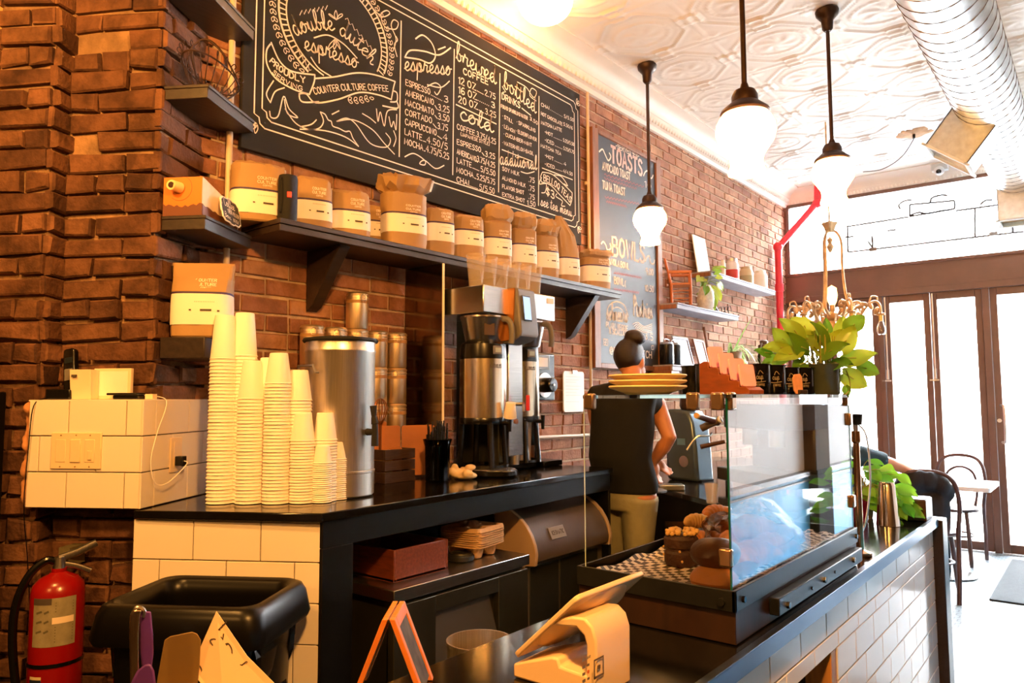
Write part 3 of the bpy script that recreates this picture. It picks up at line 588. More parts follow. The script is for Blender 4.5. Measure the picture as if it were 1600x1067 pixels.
menu(ink, [('CHAI', (798, 448), (842, 468)), ('5/5.50', (925, 512), (978, 535)), ('HOT CHOCOLATE', (798, 498), (915, 558)), ('5.50/6', (922, 556), (972, 580)), ('MATCHA LATTE', (798, 548), (912, 592)), ('-HOT', (818, 600), (862, 620)), ('5.25/5.50', (920, 645), (980, 670)), ('-ICED', (818, 645), (868, 666)), ('5.25/5.75', (922, 690), (980, 713)), ('MATCHA TEA', (796, 675), (908, 722)), ('-HOT', (818, 730), (866, 752)), ('4', (922, 775), (936, 780)), ('-ICED', (818, 778), (872, 798)), ('4/4.50', (920, 815), (972, 836))], .021, .0036)
for a, b in (((850, 470), (920, 510)), ((868, 622), (916, 642)), ((874, 668), (918, 688)), ((872, 752), (918, 772)), ((878, 798), (918, 812))): dots(ink, B(*a), B(*b), 9, .003)
ink.line([B(803, 792), B(972, 857)], .006)
for pts in ([B(805, 815), B(860, 828), B(920, 880), B(970, 930)], [B(800, 870), B(850, 888), B(905, 945), B(958, 1000)], [B(805, 815), B(795, 840), B(800, 870)], [B(970, 930), B(968, 970), B(958, 1000)], [B(870, 830), B(910, 840), B(945, 890), B(925, 880)], [B(800, 845), B(788, 880), B(825, 880), B(820, 925), B(800, 930)], [B(885, 935), B(880, 950), B(915, 975), B(910, 1000), B(930, 1005)]): curve(pts, .006)
ink.caps('BELLOQ TEAS', (0, 0), (1, 0), .040, .0065, path=arc(B(812, 862), B(890, 890), B(958, 985))); ink.caps('$3', B(825, 940), B(870, 965), .05, .008)
ink.script('see tea menu', B(795, 1000), B(970, 1062), .034, .0055)
ink.build('tea_lettering', M_chalk, board)
# ---- framed TOASTS / BOWLS board
def t2(x, y): return bp(900+x/2.541, 180+y/2.541, .041)
tb = thing('toast_menu_board', 'tall framed slate menu board headed TOASTS and BOWLS behind the barista', 'menu board')
MB().box((.014, 4.25, 1.66), (.04, 5.12, 3.29)).build('slate_panel', M_slate2, tb)
f = MB(); f.box((.013, 4.185, 1.645), (.055, 4.262, 3.30)); f.box((.013, 5.105, 1.645), (.055, 5.178, 3.30)); f.box((.013, 4.262, 3.272), (.055, 5.105, 3.30)); f.box((.013, 4.262, 1.645), (.055, 5.105, 1.68)); f.build('frame', M_oak, tb, bevel=.004)
Y4 = lambda a, b: Vector((.0415, a, b))
ink = Ink(Y4)
ink.caps('TOASTS', t2(140, 185), t2(262, 240), .115, .022); ink.caps('BOWLS', t2(145, 555), t2(272, 585), .13, .022)
ink.build('pink_heading', M_pink, tb)
ink = Ink(Y4)
for p in ([t2(92, 145), t2(105, 135), t2(115, 155), t2(128, 180), t2(138, 165), t2(132, 150)], [t2(268, 240), t2(275, 225), t2(285, 222), t2(290, 245), t2(300, 250), t2(306, 238)], [t2(100, 510), t2(108, 502), t2(118, 515), t2(125, 535), t2(138, 528), t2(135, 510)], [t2(275, 580), t2(282, 562), t2(292, 560), t2(296, 585), t2(308, 590), t2(312, 575)]): ink.line(p, .012, 5)
ink.caps('-SERVED 9-4-', t2(158, 130), t2(250, 172), .035, .008); ink.caps('AVOCADO TOAST', t2(105, 215), t2(215, 258), .055, .010); ink.caps('TUNA TOAST', t2(105, 290), t2(195, 320), .055, .010); ink.caps('10', t2(272, 285), t2(298, 295), .05, .009)
ink.caps('GRANOLA BOWL', t2(112, 585), t2(210, 612), .042, .009); ink.caps('9.00', t2(278, 632), t2(307, 637), .05, .009); ink.caps('BOWL', t2(152, 668), t2(190, 678), .05, .009); ink.caps('(', t2(194, 680), t2(197, 681), .04, .007); ink.caps('10.50', t2(274, 697), t2(308, 703), .045, .008)
ink.line([t2(120, 790), t2(132, 755), t2(160, 740), t2(192, 755), t2(208, 800)], .008, 5); ink.line([t2(135, 790), t2(145, 770), t2(162, 762), t2(182, 772), t2(193, 800)], .006, 5)
ink.script('schmears', t2(122, 812), t2(205, 822), .062, .012); ink.caps('PLAIN, VEGGIE'.replace(',', '.'), t2(120, 842), t2(205, 858), .038, .008); ink.caps('& SCALLION', t2(132, 868), t2(205, 875), .036, .008)
ink.script('Pastries', t2(228, 795), t2(304, 808), .075, .013)
for k in range(5): ink.line([t2(225+5*k, 830+8*k), t2(245, 822+7*k), t2(270, 838+6*k), t2(302, 828+8*k)], .006, 5)
ink.caps('3.5', t2(272, 888), t2(305, 895), .05, .009)
ink.line([t2(110, 888), t2(126, 890), t2(126, 914), t2(110, 912)], .007, closed=True); ink.line([t2(121, 896), t2(117, 896), t2(116, 912)], .006); ink.line([t2(113, 902), t2(121, 903)], .005)
ink.caps('@DOUBLEDUTCH', t2(134, 948), t2(300, 965), .05, .009); ink.line([t2(300, 915), t2(308, 915), t2(308, 930), t2(300, 930)], .006, closed=True)
ink.build('white_lettering', M_chalk, tb)
ink = Ink(Y4)
for r, (a, b) in enumerate((((112, 235), (270, 285)), ((112, 250), (240, 292)), ((115, 325), (250, 352)), ((120, 342), (200, 362)), ((150, 625), (260, 645)), ((150, 690), (250, 705)))):
    p, q = t2(*a), t2(*b); L = [(p[0]+(q[0]-p[0])*i/34, p[1]+(q[1]-p[1])*i/34+.009*math.sin(i*2.1+r)) for i in range(35)]; ink.line(L, .005)
ink.build('red_small_writing', M_redc, tb)
# ================================================================== shelves on the left
def shelf_board(name, label, M, x0, x1, y0, y1, zt, th=.05, lip=True):
    t = thing(name, label, 'shelf'); a = MB().box((x0, y0, zt-th), (x1, y1, zt-.012), M).build('board', M_shelf, t, bevel=.002)
    MB().box((x0, y0-.002, zt-.012), (x1+.004, y1+.002, zt), M).build('top_board', M_shelf, t, bevel=.002); return t
shelf_board('corner_shelf', 'small dark shelf at the top edge of view, uppermost of the three beside the chalkboard', MCH, -.045, .12, .13, .46, 2.93)
shelf_board('corner_shelf', 'small dark shelf carrying the rusty wire basket', MCH, -.045, .12, .125, .475, 2.555)
shelf_board('corner_shelf', 'small dark shelf carrying the orange coffee carrier box', MCH, -.045, .12, .13, .475, 2.085)
st = thing('corner_shelf', 'short dark shelf stub under the lone coffee bag behind the cup stacks', 'shelf'); MB().box((-.045, .15, 1.585), (.12, .40, 1.66), MCH).build('board', M_shelf, st, bevel=.003)
ls = thing('long_shelf', 'long dark wooden wall shelf carrying the row of coffee bags', 'shelf')
MB().box((.012, 1.61, 2.085), (.275, 4.15, 2.112)).build('board', M_shelf, ls, bevel=.002); MB().box((.012, 1.605, 2.112), (.285, 4.155, 2.132)).build('top_board', M_shelf, ls, bevel=.002)
for y in (1.95, 3.0, 3.93):
    MB().prism([(.012, 2.085), (.24, 2.085), (.22, 2.06), (.05, 1.84), (.012, 1.82)], 1, y-.028, y+.028).build('bracket', M_shelf, ls, bevel=.003)
# conduits
M_pipe = mat('painted_conduit', 'cdb9a0', .45, 0, .08, 8)
def pipe(name, label, pts, r, m=M_pipe, cat='pipe', clips=()):
    t = thing(name, label, cat); MB().tube(pts, r, 12).build('tube', m, t)
    for c in clips: MB().cbox(c, (.012, r*5, .02)).build('clip', m, t)
    return t
pipe('conduit_pipe', 'thin vertical conduit between the corner shelves and the big chalkboard', [(.03, 1.535, 1.1), (.03, 1.535, 3.55)], .0125)
pipe('conduit_pipe', 'thin vertical conduit left of the TOASTS board', [(.026, 4.172, 1.1), (.026, 4.172, 3.54)], .011, clips=[(.018, 4.172, 2.9), (.018, 4.172, 2.0)])
pipe('conduit_pipe', 'horizontal white conduit low on the brick left of the barista', [(.026, 3.45, 1.21), (.026, 4.16, 1.20)], .011)
# ================================================================== coffee bags
M_kraft = mat('kraft_paper', 'a8855a', .62, 0, .10, 7, .15, 25); M_label = mat('white_paper_label', 'f8efe4', .6, 0, .03, 5, .1, 18); M_purple = mat('purple_print', '3d2c5c', .6); M_print = mat('dark_print', '4a4038', .7)
def coffee_bag(label, x, y, rz, w, d, h, z1, z2, kind='flat', seed=0, z0=2.132, lean=0.):
    "z1, z2: bottom and top of the white label band, from the bag's foot"
    rnd = random.Random(seed); t = thing('coffee_bag', label, 'coffee bag', (x, y, z0), rz, 'kraft coffee bags'); n = 28; N_ = 3.2
    def sec(z, sx=1, sy=1, ox=0, oy=0, jit=0., infl=0):
        o = []
        for k in range(n):
            a = 2*math.pi*k/n; c, s = math.cos(a), math.sin(a); r = (abs(c)**N_+abs(s)**N_)**(-1/N_)
            o.append(Vector(((d/2+infl)*sx*c*r+ox+rnd.uniform(-jit, jit), (w/2+infl)*sy*s*r+oy+rnd.uniform(-jit, jit), z+rnd.uniform(-jit, jit)*.8)))
        return o
    bul = lambda z: 1+.03*math.sin(math.pi*min(1, z/(z2+.02)))
    top = z2+.016
    R = [sec(0, .93, .95), sec(.006, 1, 1), sec(z1*.5+.003, bul(z1*.5), bul(z1*.5), jit=.003), sec((z1+z2)/2, bul((z1+z2)/2), bul((z1+z2)/2)), sec(z2, bul(z2), bul(z2))]
    if kind == 'flat':      # top folded over flat
        R += [sec(z2+(h-z2)*.55, 1.0, 1.0, jit=.003), sec(h-.012, .9, .97, .0, jit=.006), sec(h, .55, .85, .01, jit=.006), sec(h+.004, .15, .7, .02, jit=.003)]
    elif kind == 'roll':    # rolled neck pushed forwards
        m = z2+(h-z2)*.5
        R += [sec(m-.01, 1, 1.0, jit=.003), sec(m, .8, .93, jit=.004), sec(m+.015, 1.0, 1.0, .004, jit=.008), sec((m+h)/2+.01, 1.0, 1.02, .01, .004, jit=.011), sec(h-.006, .7, .85, .01, .008, jit=.009), sec(h, .25, .6, .012, .0, jit=.004)]
    elif kind == 'crumple':
        m = z2+(h-z2)*.5
        R += [sec(m, 1.05, 1.02, jit=.004), sec(m+.012, .75, .85, -.01, 0, jit=.008), sec(m+.035, 1.15, 1.12, -.01, .0, jit=.016), sec((m+h)/2+.03, 1.05, 1.18, .0, .01, jit=.018), sec(h-.005, .5, .8, .0, -.01, jit=.014), sec(h, .1, .4, 0, -.02, jit=.006)]
    elif kind == 'peak':
        R += [sec(z2+(h-z2)*.25, .9, .98, 0, -.004, jit=.004), sec(z2+(h-z2)*.55, .6, .85, 0, -.014, jit=.006), sec(z2+(h-z2)*.85, .25, .55, 0, -.045, jit=.005), sec(h, .06, .3, 0, -.06, jit=.003)]
    else:                   # tent
        R += [sec(z2+.01, 1.03, 1.02), sec(z2+(h-z2)*.5, .62, 1.02, 0, 0, jit=.006), sec(h-.01, .12, 1.08, 0, .0, jit=.004), sec(h, .04, 1.08, 0, 0, jit=.002)]
    if lean:
        for r in R:
            for p in r: p.y += lean*max(0, p.z-z2*.3)
    MB().loft(R).build('paper_bag', M_kraft, t, ang=22)
    ly = lambda z: lean*max(0, z-z2*.3)
    def band(za, zb, infl, nm, m):
        q = [sec(za+(zb-za)*i/3, bul(za+(zb-za)*i/3), bul(za+(zb-za)*i/3), 0, ly(za+(zb-za)*i/3), infl=infl) for i in range(4)]; return MB().loft(q, cap=False).build(nm, m, t)
    lb = band(z1, z2, .0015, 'label_band', M_label); band(z2-.001, z2+.008, .0012, 'purple_stripe', M_purple)
    def on(u, z):
        b = bul(z); W_, D_ = w/2*b+.003, d/2*b+.003; q = min(.999, abs(u/W_)); return Vector((D_*(1-q**N_)**(1/N_)+.0006, u+ly(z), z))
    k = w/.2; i2 = Ink(on); zc = (z1+z2)/2
    i2.line([(.012*k, zc-.004), (.046*k, zc-.004)], .007); i2.line([(-.026*k, zc-.004), (-.021*k, zc-.004)], .005); i2.line([(.068*k, zc-.006), (.072*k, zc-.006)], .006); i2.caps('COFFEE BEANS'[:0] or 'IIIIIIIIIIII', (-.01*k, zc+.024), (.055*k, zc+.024), .003, .0012)
    i2.build('label_print', M_print, lb)
    if kind in ('flat', 'tent', 'roll', 'crumple'):
        i3 = Ink(on); zt = z2+(.045 if kind in ('flat', 'tent') else .036); hh = .0105 if kind in ('flat', 'tent') else .008
        if kind == 'tent': on2 = on; i3 = Ink(lambda u, z: on(u, z2)+Vector((-(z-z2)*.42, 0, z-z2)))
        i3.caps('COUNTER', (-.012*k, zt), (.058*k, zt), hh, .0022); i3.caps('CULTURE', (-.012*k, zt-.016), (.058*k, zt-.016), hh, .0022); i3.caps('COFFEE', (.008*k, zt-.027), (.042*k, zt-.027), hh*.6, .0014)
        i3.build('white_lettering', M_chalk, t)
    return t
BAGS = [  # px left, right, top, label top, label bottom, foot, x, kind, lean, label
 (366, 447, 250, 297, 333, 350, .13, 'flat', 0, 'coffee bag at the left end of the long shelf, partly behind the sign and speaker'),
 (461, 521, 273, 311, 341, 349, .17, 'flat', 0, 'coffee bag right behind the black portable speaker'),
 (519, 581, 294, 328, 356, 363, .17, 'flat', 0, 'flat-topped coffee bag third along the long shelf'),
 (576, 604, 318, 343, 366, 370, .09, 'flat', 0, 'narrow coffee bag half hidden behind the one with the big crumpled top'),
 (600, 669, 266, 333, 362, 383, .19, 'crumple', 0, 'coffee bag with the biggest crumpled top reaching over the chalkboard border'),
 (668, 713, 322, 346, 374, 394, .19, 'flat', 0, 'low coffee bag right of the one with the biggest crumpled top'),
 (710, 759, 333, 358, 381, 398, .18, 'flat', 0, 'low coffee bag above the leftmost clear pitchers'),
 (756, 803, 314, 370, 396, 412, .19, 'roll', 0, 'coffee bag with a high rolled top above the middle pitchers'),
 (800, 842, 327, 380, 408, 422, .19, 'roll', 0, 'coffee bag with a rolled top above the right pitchers'),
 (838, 877, 338, 391, 416, 434, .19, 'roll', -.02, 'coffee bag leaning left beside the tall pointed one'),
 (873, 909, 333, 401, 427, 441, .19, 'peak', 0, 'tall coffee bag with a pointed peaked top'),
 (908, 957, 386, 414, 438, 453, .19, 'roll', 0, 'short coffee bag alone at the right end of the long shelf')]
for i, (a, b, yt, y2, y1, y0, x, kd, ln, lab) in enumerate(BAGS):
    c = (a+b)/2; p = atx(c, y1, x); zz = lambda q: atx(c, q, x+.05).z
    zf = 2.132; dep = float((np.array(p)-CAM)@AF); wpx = (b-a)*dep/F; w = wpx*1.0
    if i == 3: w = .12
    w = min(.215, max(.12, w)); d = min(w*.72, .145)
    h = zz(yt)-zf; z1 = max(.014, zz(y1)-zf); z2 = zz(y2)-zf
    coffee_bag(lab, x-.02, p.y, R_(-24), w, d, max(h, z2+.04), z1, max(z2, z1+.05), kd, i+3, lean=ln)
q = CH(.06, .24, 0)
coffee_bag('lone coffee bag with a tented top on the short shelf stub behind the cups', q.x, q.y, TH+R_(-75), .20, .145, .275, .045, .155, 'tent', 40, 1.66)
# portable speaker
sp = thing('portable_speaker', 'black upright portable speaker with a red badge on the long shelf', 'speaker', (0, 0, 0)); c = atx(449, 338, .24); M_blk = mat('black_fabric', '100f10', .8, 0, .2, 90)
MB().lathe([(0, 0), (.034, 0), (.037, .012), (.037, .168), (.034, .182), (0, .185)], (c.x, c.y, 2.132), 24).build('body', M_blk, sp)
MB().cbox((0, 0, 0), (.004, .018, .024), T(c.x+.034, c.y-.016, 2.232) @ rot('Z', -25)).build('badge', mat('red_badge', 'c8281e', .4), sp, bevel=.002)
MB().tube(smoothline([(c.x+.01, c.y-.036, 2.30), (c.x+.02, c.y-.048, 2.28), (c.x+.022, c.y-.05, 2.22), (c.x+.015, c.y-.044, 2.17), (c.x+.01, c.y-.036, 2.16)], 5), .0022, 6).build('carry_loop', M_blk, sp)
# coffee carrier box and its sign on the corner shelf
cb = thing('coffee_carrier_box', 'orange and white cardboard coffee carrier box with a spout on the corner shelf', 'coffee carrier')
M_org = mat('orange_card', 'e07820', .5, 0, .05, 4); M_wc = mat('white_card', 'f0dcc4', .55, 0, .04, 4); M_brn = mat('brown_card_print', '6b3a24', .55, 0, .1, 6)
bx = (-.04, .105); by = (.135, .40)
MB().prism([(by[0], 2.085), (by[1], 2.085), (by[1], 2.11), (by[1]-.02, 2.17), (by[0], 2.225)], 0, bx[0], bx[1], MCH).build('carton', M_wc, cb, bevel=.002)
MB().box((bx[0]+.001, by[0]-.002, 2.113), (bx[1]-.001, by[0]+.001, 2.224), MCH).build('front_panel', M_org, cb)
fr = [(bx[0], 2.086), (bx[1]+.001, 2.086)]+[(bx[1]+.001-i*(bx[1]-bx[0])/14, 2.118+.004*math.sin(i*2.3)+(.010*abs(i-7)/7)) for i in range(15)]
MB().prism(fr, 1, by[0]-.003, by[0]-.001, MCH).build('brown_front_print', M_brn, cb, smooth=False)
sd = [(by[0], 2.086), (by[1]-.01, 2.086), (by[1]-.01, 2.10)]+[(by[1]-.02-i*(by[1]-by[0]-.02)/14, 2.103+.003*math.sin(i*2.3)+.022*i/14) for i in range(15)]
MB().prism(sd, 0, bx[1], bx[1]+.002, MCH).build('brown_side_print', M_brn, cb, smooth=False)
s0, s1 = CH(.022, by[0], 2.185), CH(.010, by[0]-.035, 2.187); MB().cyl(s0, s1, .020, .018, 20).cyl(s1-E2*.001, s1-E2*.002, .018, .018, 20).build('spout', mat('cream_plastic', 'f3d39a', .35), cb, bevel=.002)
MB().cyl(s1-E2*.0021, s1-E2*.003, .011, .011, 16).build('spout_opening', mat('dark_hole', '3a1d0c', .8), cb)
MB().tube([CH(.022+.045*math.cos(R_(a)), by[0]-.002, 2.185+.045*math.sin(R_(a))) for a in range(-130, 61, 10)], .0008, 5).build('tear_line', M_brn, cb)
sg = thing('price_sign', 'small framed chalk price sign propped against the orange coffee carrier box', 'sign')
so = atp(283+.5, 0, P0+E1*.1, E1); s_o = CH(.142, .27, 2.13)
Ms = Matrix.Translation(s_o) @ Matrix.Rotation(TH+R_(90), 4, 'Z') @ rot('X', 78) @ rot('Z', -3)
def plaque(k):
    w, h = .062*k, .045*k; o = []
    for sx, sy in ((1, 1), (-1, 1), (-1, -1), (1, -1)):
        c = [(w*1.06, h*.25), (w, h*.35), (w, h*.75), (w*.9, h*.8), (w*.75, h), (w*.3, h*.98), (w*.15, h*1.1)]
        if sx*sy < 0: c = c[::-1]
        o += [(sx*x, sy*y) for x, y in c]
    return o
MB().prism(plaque(1.06), 2, -.004, 0, Ms).build('white_edge', M_label, sg); MB().prism(plaque(.97), 2, 0, .0012, Ms).build('slate_face', mat('black_slate', '2a231c', .6), sg, smooth=False)
i4 = Ink(lambda a, b: Ms @ Vector((a, b, .0018)))
i4.script('Coffee', (-.048, .012), (.03, .012), .017, .0028); i4.caps('TRAVELER', (-.03, -.012), (.055, -.012), .014, .0026); i4.script('Box', (-.055, -.033), (-.012, -.036), .010, .0022); i4.caps('$20/', (.005, -.036), (.045, -.036), .012, .002); i4.build('chalk_writing', M_chalk, sg)
# rusty wire basket on the middle corner shelf
wb = thing('wire_basket', 'rusty curled wire basket on the corner shelf below the top one', 'basket'); M_rust = mat('rusty_wire', '3a2418', .7, .4, .3, 60)
c0 = CH(.045, .27, 2.558); m = MB()
def rim(a, zb): ca, sa = math.cos(a), math.sin(a); return CH(.05+.078*ca, .27+.15*sa, zb)
base = [CH(.035+.03*math.cos(a), .27+.05*math.sin(a), 2.56) for a in [2*math.pi*i/16 for i in range(16)]]; m.tube(base, .003, 6, closed=True)
rimz = lambda a: 2.66-.02*math.sin(a); m.tube([rim(2*math.pi*i/32, rimz(2*math.pi*i/32)) for i in range(32)], .0034, 6, closed=True)
for i in range(22):
    a = 2*math.pi*i/22; b = base[int(i*16/22)]; r = rim(a, rimz(a)); out = (r-c0); out.z = 0; out.normalize()
    m.tube(smoothline([b, b.lerp(r, .5)+out*.008, r, r+Vector((0, 0, .022)), r+out*.012+Vector((0, 0, .032)), r+out*.02+Vector((0, 0, .02)), r+out*.012+Vector((0, 0, .012))], 4), .0019, 5)
m.tube(smoothline([rim(2.9, 2.66), CH(-.02, .25, 2.75), CH(.035, .265, 2.79), CH(.09, .28, 2.74), rim(.4, 2.66)], 6), .004, 6); m.tube(smoothline([rim(3.5, 2.66), CH(-.01, .23, 2.74), CH(.04, .24, 2.78), CH(.10, .26, 2.73), rim(-.2, 2.66)], 6), .004, 6)
m.build('wire', M_rust, wb)
# ================================================================== tiled ledge, back counter and what stands on it
M_tile = mat('white_glazed_tile', 'f2e6d6', .16, 0, .02, 2, spec=.6); M_grout = mat('dark_grout', '4a3a2c', .9)
M_stone = mat('black_stone_top', '0f0d0c', .12, 0, .3, 40); M_ebony = mat('black_cabinet_laminate', '0a0908', .4, 0, .2, 6, spec=.25)
def tiles(mb, o, u, v, n, Wd, Ht, tw=.205, th=.118, g=.0035, d=.006, off=0., top=False):
    o, u, v, n = Vector(o), Vector(u), Vector(v), Vector(n); row = 0
    z = Ht
    rows = []
    while z > .01: rows.append((max(0, z-th), z)); z -= th+g
    for r, (c, e) in enumerate(rows):
        x = -((tw+g)/2 if r % 2 else 0)-off
        while x < Wd:
            a, b = max(0, x), min(Wd, x+tw)
            if b-a > .012:
                q = [(a, c), (b, c), (b, e), (a, e)]; mx, mz = (a+b)/2, (c+e)/2; ch = .0015
                mb.add([o+u*p[0]+v*p[1] for p in q]+[o+u*p[0]+v*p[1]+n*(d-ch) for p in q]+[o+u*(p[0]+(ch if p[0] < mx else -ch))+v*(p[1]+(ch if p[1] < mz else -ch))+n*d for p in q],
                       [(8, 9, 10, 11)]+[(k, (k+1) % 4, 4+(k+1) % 4, 4+k) for k in range(4)]+[(4+k, 4+(k+1) % 4, 8+(k+1) % 4, 8+k) for k in range(4)])
            x += tw+g
    return mb
lg = struct(MB().box((-.405, .006, 1.09), (-.006, .46, 1.437), MCH).build('wall_tiled_ledge', M_grout, smooth=False))
m = MB(); tiles(m, CH(-.405, .006, 1.09), E1, Z, -E2, .402, .35, .2, .1145, off=.06); tiles(m, CH(-.006, .0, 1.09), E2, Z, E1, .46, .35, .2, .1145, off=.13)
struct(m.build('ledge_tiles', M_tile, lg, ang=20)); struct(MB().box((-.41, 0, 1.437), (0, .46, 1.443), MCH).build('ledge_cap', M_tile, lg, bevel=.002))
rp = random.Random(3); m = MB()
for k in range(16): m.ball(CH(-.412-rp.random()*.018, .02+rp.random()*.02, 1.10+k*.021), (.014+rp.random()*.012, .015, .016+rp.random()*.012), 8, 6, Matrix.Rotation(TH, 4, 'Z'))
struct(m.build('ragged_plaster_edge', mat('peach_plaster', 'c98a5c', .9, 0, .25, 30, .5), lg, remesh=.006))
# counter body
A_, B_, C_, D_ = P0+E1*-.015, Vector((.77, 1.457, 0)), Vector((.70, 3.291, 0)), Vector((.02, 3.265, 0))
bc = thing('back_counter', 'black back counter along the brick wall with a white tiled end', 'counter')
top = MB(); top.prism([(p.x, p.y) for p in (A_-E2*.012, B_+Vector((.012, -.012, 0)), C_+Vector((.012, .01, 0)), D_, Vector((.02, 1.545, 0)), P0+E2*.43)], 2, BC-.028, BC); top.build('worktop', M_stone, bc, bevel=.004)
eb = MB(); u = (C_-B_).normalized(); nrm = Vector((u.y, -u.x, 0))
def along(a, b, z0, z1, d0, d1): eb.add([B_+u*a+nrm*d0+Z*z0, B_+u*b+nrm*d0+Z*z0, B_+u*b+nrm*d1+Z*z0, B_+u*a+nrm*d1+Z*z0]+[B_+u*a+nrm*d0+Z*z1, B_+u*b+nrm*d0+Z*z1, B_+u*b+nrm*d1+Z*z1, B_+u*a+nrm*d1+Z*z1], [(0, 3, 2, 1), (4, 5, 6, 7), (0, 1, 5, 4), (1, 2, 6, 5), (2, 3, 7, 6), (3, 0, 4, 7)])
LB = (C_-B_).length
along(.0, LB, .975, BC-.028, -.03, 0)
eb.build('fascia', M_ebony, bc, bevel=.002); eb = MB(); along(0, .125, 0, .975, -.03, 0); eb.build('post', M_ebony, bc, bevel=.002); eb = MB(); along(LB-.02, LB, 0, .975, -.6, 0); eb.build('end_panel', M_ebony, bc, bevel=.002)
eb = MB(); along(0, LB-.02, 0, .975, -.66, -.64); eb.build('back_panel', M_ebony, bc)
m = MB().box((-.02, .006, 0), (.612, .03, BC-.03), MCH); gb = m.build('tiled_end', M_grout, bc, smooth=False)
tiles(MB(), CH(-.02, .006, 0), E1, Z, -E2, .632, BC-.032, .222, .122, off=.02).build('white_tiles', M_tile, gb, ang=20)
# appliances under the counter
M_ss = brushed('stainless_panel', (.50, .47, .43), .3, 'y'); M_ssd = mat('dark_stainless', (.09, .085, .06), .38, .85, .15, 4)
fr = thing('undercounter_dishwasher', 'stainless undercounter appliance with a recessed window below the black counter', 'appliance')
y0, y1, xf, zt = 1.73, 2.48, .80, .797
MB().box((.2, y0+.02, .1), (xf-.03, y1-.01, zt-.05)).build('body', M_ssd, fr, bevel=.003)
MB().box((.15, y0, zt-.042), (xf, y1, zt)).build('top_slab', M_ss, fr, bevel=.003)
m = MB(); wy0, wy1, wz0, wz1 = 1.93, 2.28, .50, .685
m.box((xf-.03, y0+.0, .1), (xf, wy0, zt-.055)).box((xf-.03, wy1, .1), (xf, y1-.012, zt-.055)).box((xf-.03, wy0, .1), (xf, wy1, wz0)).box((xf-.03, wy0, wz1), (xf, wy1, zt-.055)); m.build('front_panel', M_ssd, fr, bevel=.002)
MB().add([(xf-.001, wy0, wz0), (xf-.001, wy1, wz0), (xf-.03, wy1-.03, wz1), (xf-.03, wy0+.0, wz1)], [(0, 1, 2, 3)]).build('sloped_recess', mat('recess_steel', (.2, .17, .14), .4, .8), fr)
MB().box((xf, y0+.008, zt-.09), (xf+.002, y0+.055, zt-.062)).build('blue_sticker', mat('blue_sticker', '2f6a8c', .5), fr)
im = thing('ice_machine', 'undercounter ice machine with a curved dark grey hood next to the drink trays', 'ice machine')
ya, yb = 2.60, 3.235
prof = [(.50, .955)]+[(.50+.235*math.sin(R_(a))*1.0, .735+.22*math.cos(R_(a))*1.0-.0) for a in (12, 25, 38, 50, 62, 74, 84)]+[(.73, .73), (.50, .70)]
M_hood = mat('dark_grey_plastic', '57493f', .5, 0, .1, 12, .06, 120); M_edge = mat('pale_trim', 'b89a78', .4)
MB().prism([(x, z) for x, z in prof], 1, ya+.02, yb-.02).build('hood', M_hood, im, ang=25)
for a, b in ((ya, ya+.02), (yb-.02, yb)): MB().prism([(x+.008, z+.006) for x, z in prof[:-2]]+[(.735, .715), (.5, .69)], 1, a, b).build('hood_side', M_edge, im, bevel=.003, ang=25)
MB().box((.15, ya, .06), (.68, yb, .72)).build('body', mat('ice_machine_body', (.33, .27, .2), .4, .7, .1, 5), im, bevel=.004); MB().box((.15, ya, .72), (.50, yb, .94)).build('upper_body', M_ssd, im)
for a, b in ((ya+.03, ya+.25), (ya+.26, yb-.05)): MB().box((.68, a, .1), (.686, b, .70)).build('panel', M_ssd, im, bevel=.002)
ap = R_(64); tx = Vector((math.cos(ap), 0, -math.sin(ap))); o = Vector((.50+.235*math.sin(ap), 2.80, .735+.22*math.cos(ap)))+Vector((math.sin(ap), 0, math.cos(ap)))*.004
Mb = Matrix((( 0, -tx.x, math.sin(ap), o.x), (1, 0, 0, o.y), (0, -tx.z, math.cos(ap), o.z), (0, 0, 0, 1)))
bd = MB().cbox((0, 0, 0), (.115, .055, .004), Mb).build('name_badge', mat('badge_grey', '94908c', .4), im, bevel=.001)
Ink(lambda a, b: Mb @ Vector((a, b, .0025))).caps('ICEOMATIC', (-.045, -.009), (.045, -.009), .018, .0035).build('badge_lettering', M_print, bd)
# things on the appliance's steel top
M_wood2 = mat('reddish_wood', '6e3318', .4, 0, .3, 7, .08, stretch=(3, 14, 14))
wbx = thing('wooden_box', 'open reddish wooden box on the steel appliance top', 'box', (0, 0, 0)); a = atz(624, 918, zt); b = atz(694, 893, zt); ww = .012
X0, X1, Y0, Y1, Z0, Z1 = .34, .72, 1.80, 2.075, zt+.001, zt+.112
MB().box((X0, Y0, Z0), (X1, Y1, Z0+.01)).build('bottom', M_wood2, wbx)
for nm, p, q in (('side', (X0, Y0, Z0), (X1, Y0+ww, Z1)), ('side', (X0, Y1-ww, Z0), (X1, Y1, Z1)), ('end', (X1-ww, Y0+ww, Z0), (X1, Y1-ww, Z1)), ('end', (X0, Y0+ww, Z0), (X0+ww, Y1-ww, Z1))): MB().box(p, q).build(nm, M_wood2, wbx, bevel=.002)
pk = thing('card_reader_puck', 'dark flat puck between the wooden box and the drink trays', 'puck'); c = atz(720, 878, zt); MB().lathe([(0, 0), (.05, 0), (.056, .006), (.056, .02), (.05, .026), (0, .028)], (c.x-.02, c.y+.02, zt+.001), 24).build('body', mat('dark_rubber', '1b1a18', .5), pk); MB().lathe([(.03, .027), (.035, .031), (.042, .031), (.045, .026)], (c.x-.02, c.y+.02, zt+.001), 24).build('ring', M_ssd, pk)
M_pulp = mat('moulded_pulp', 'c9a273', .9, 0, .12, 40, .3, 90)
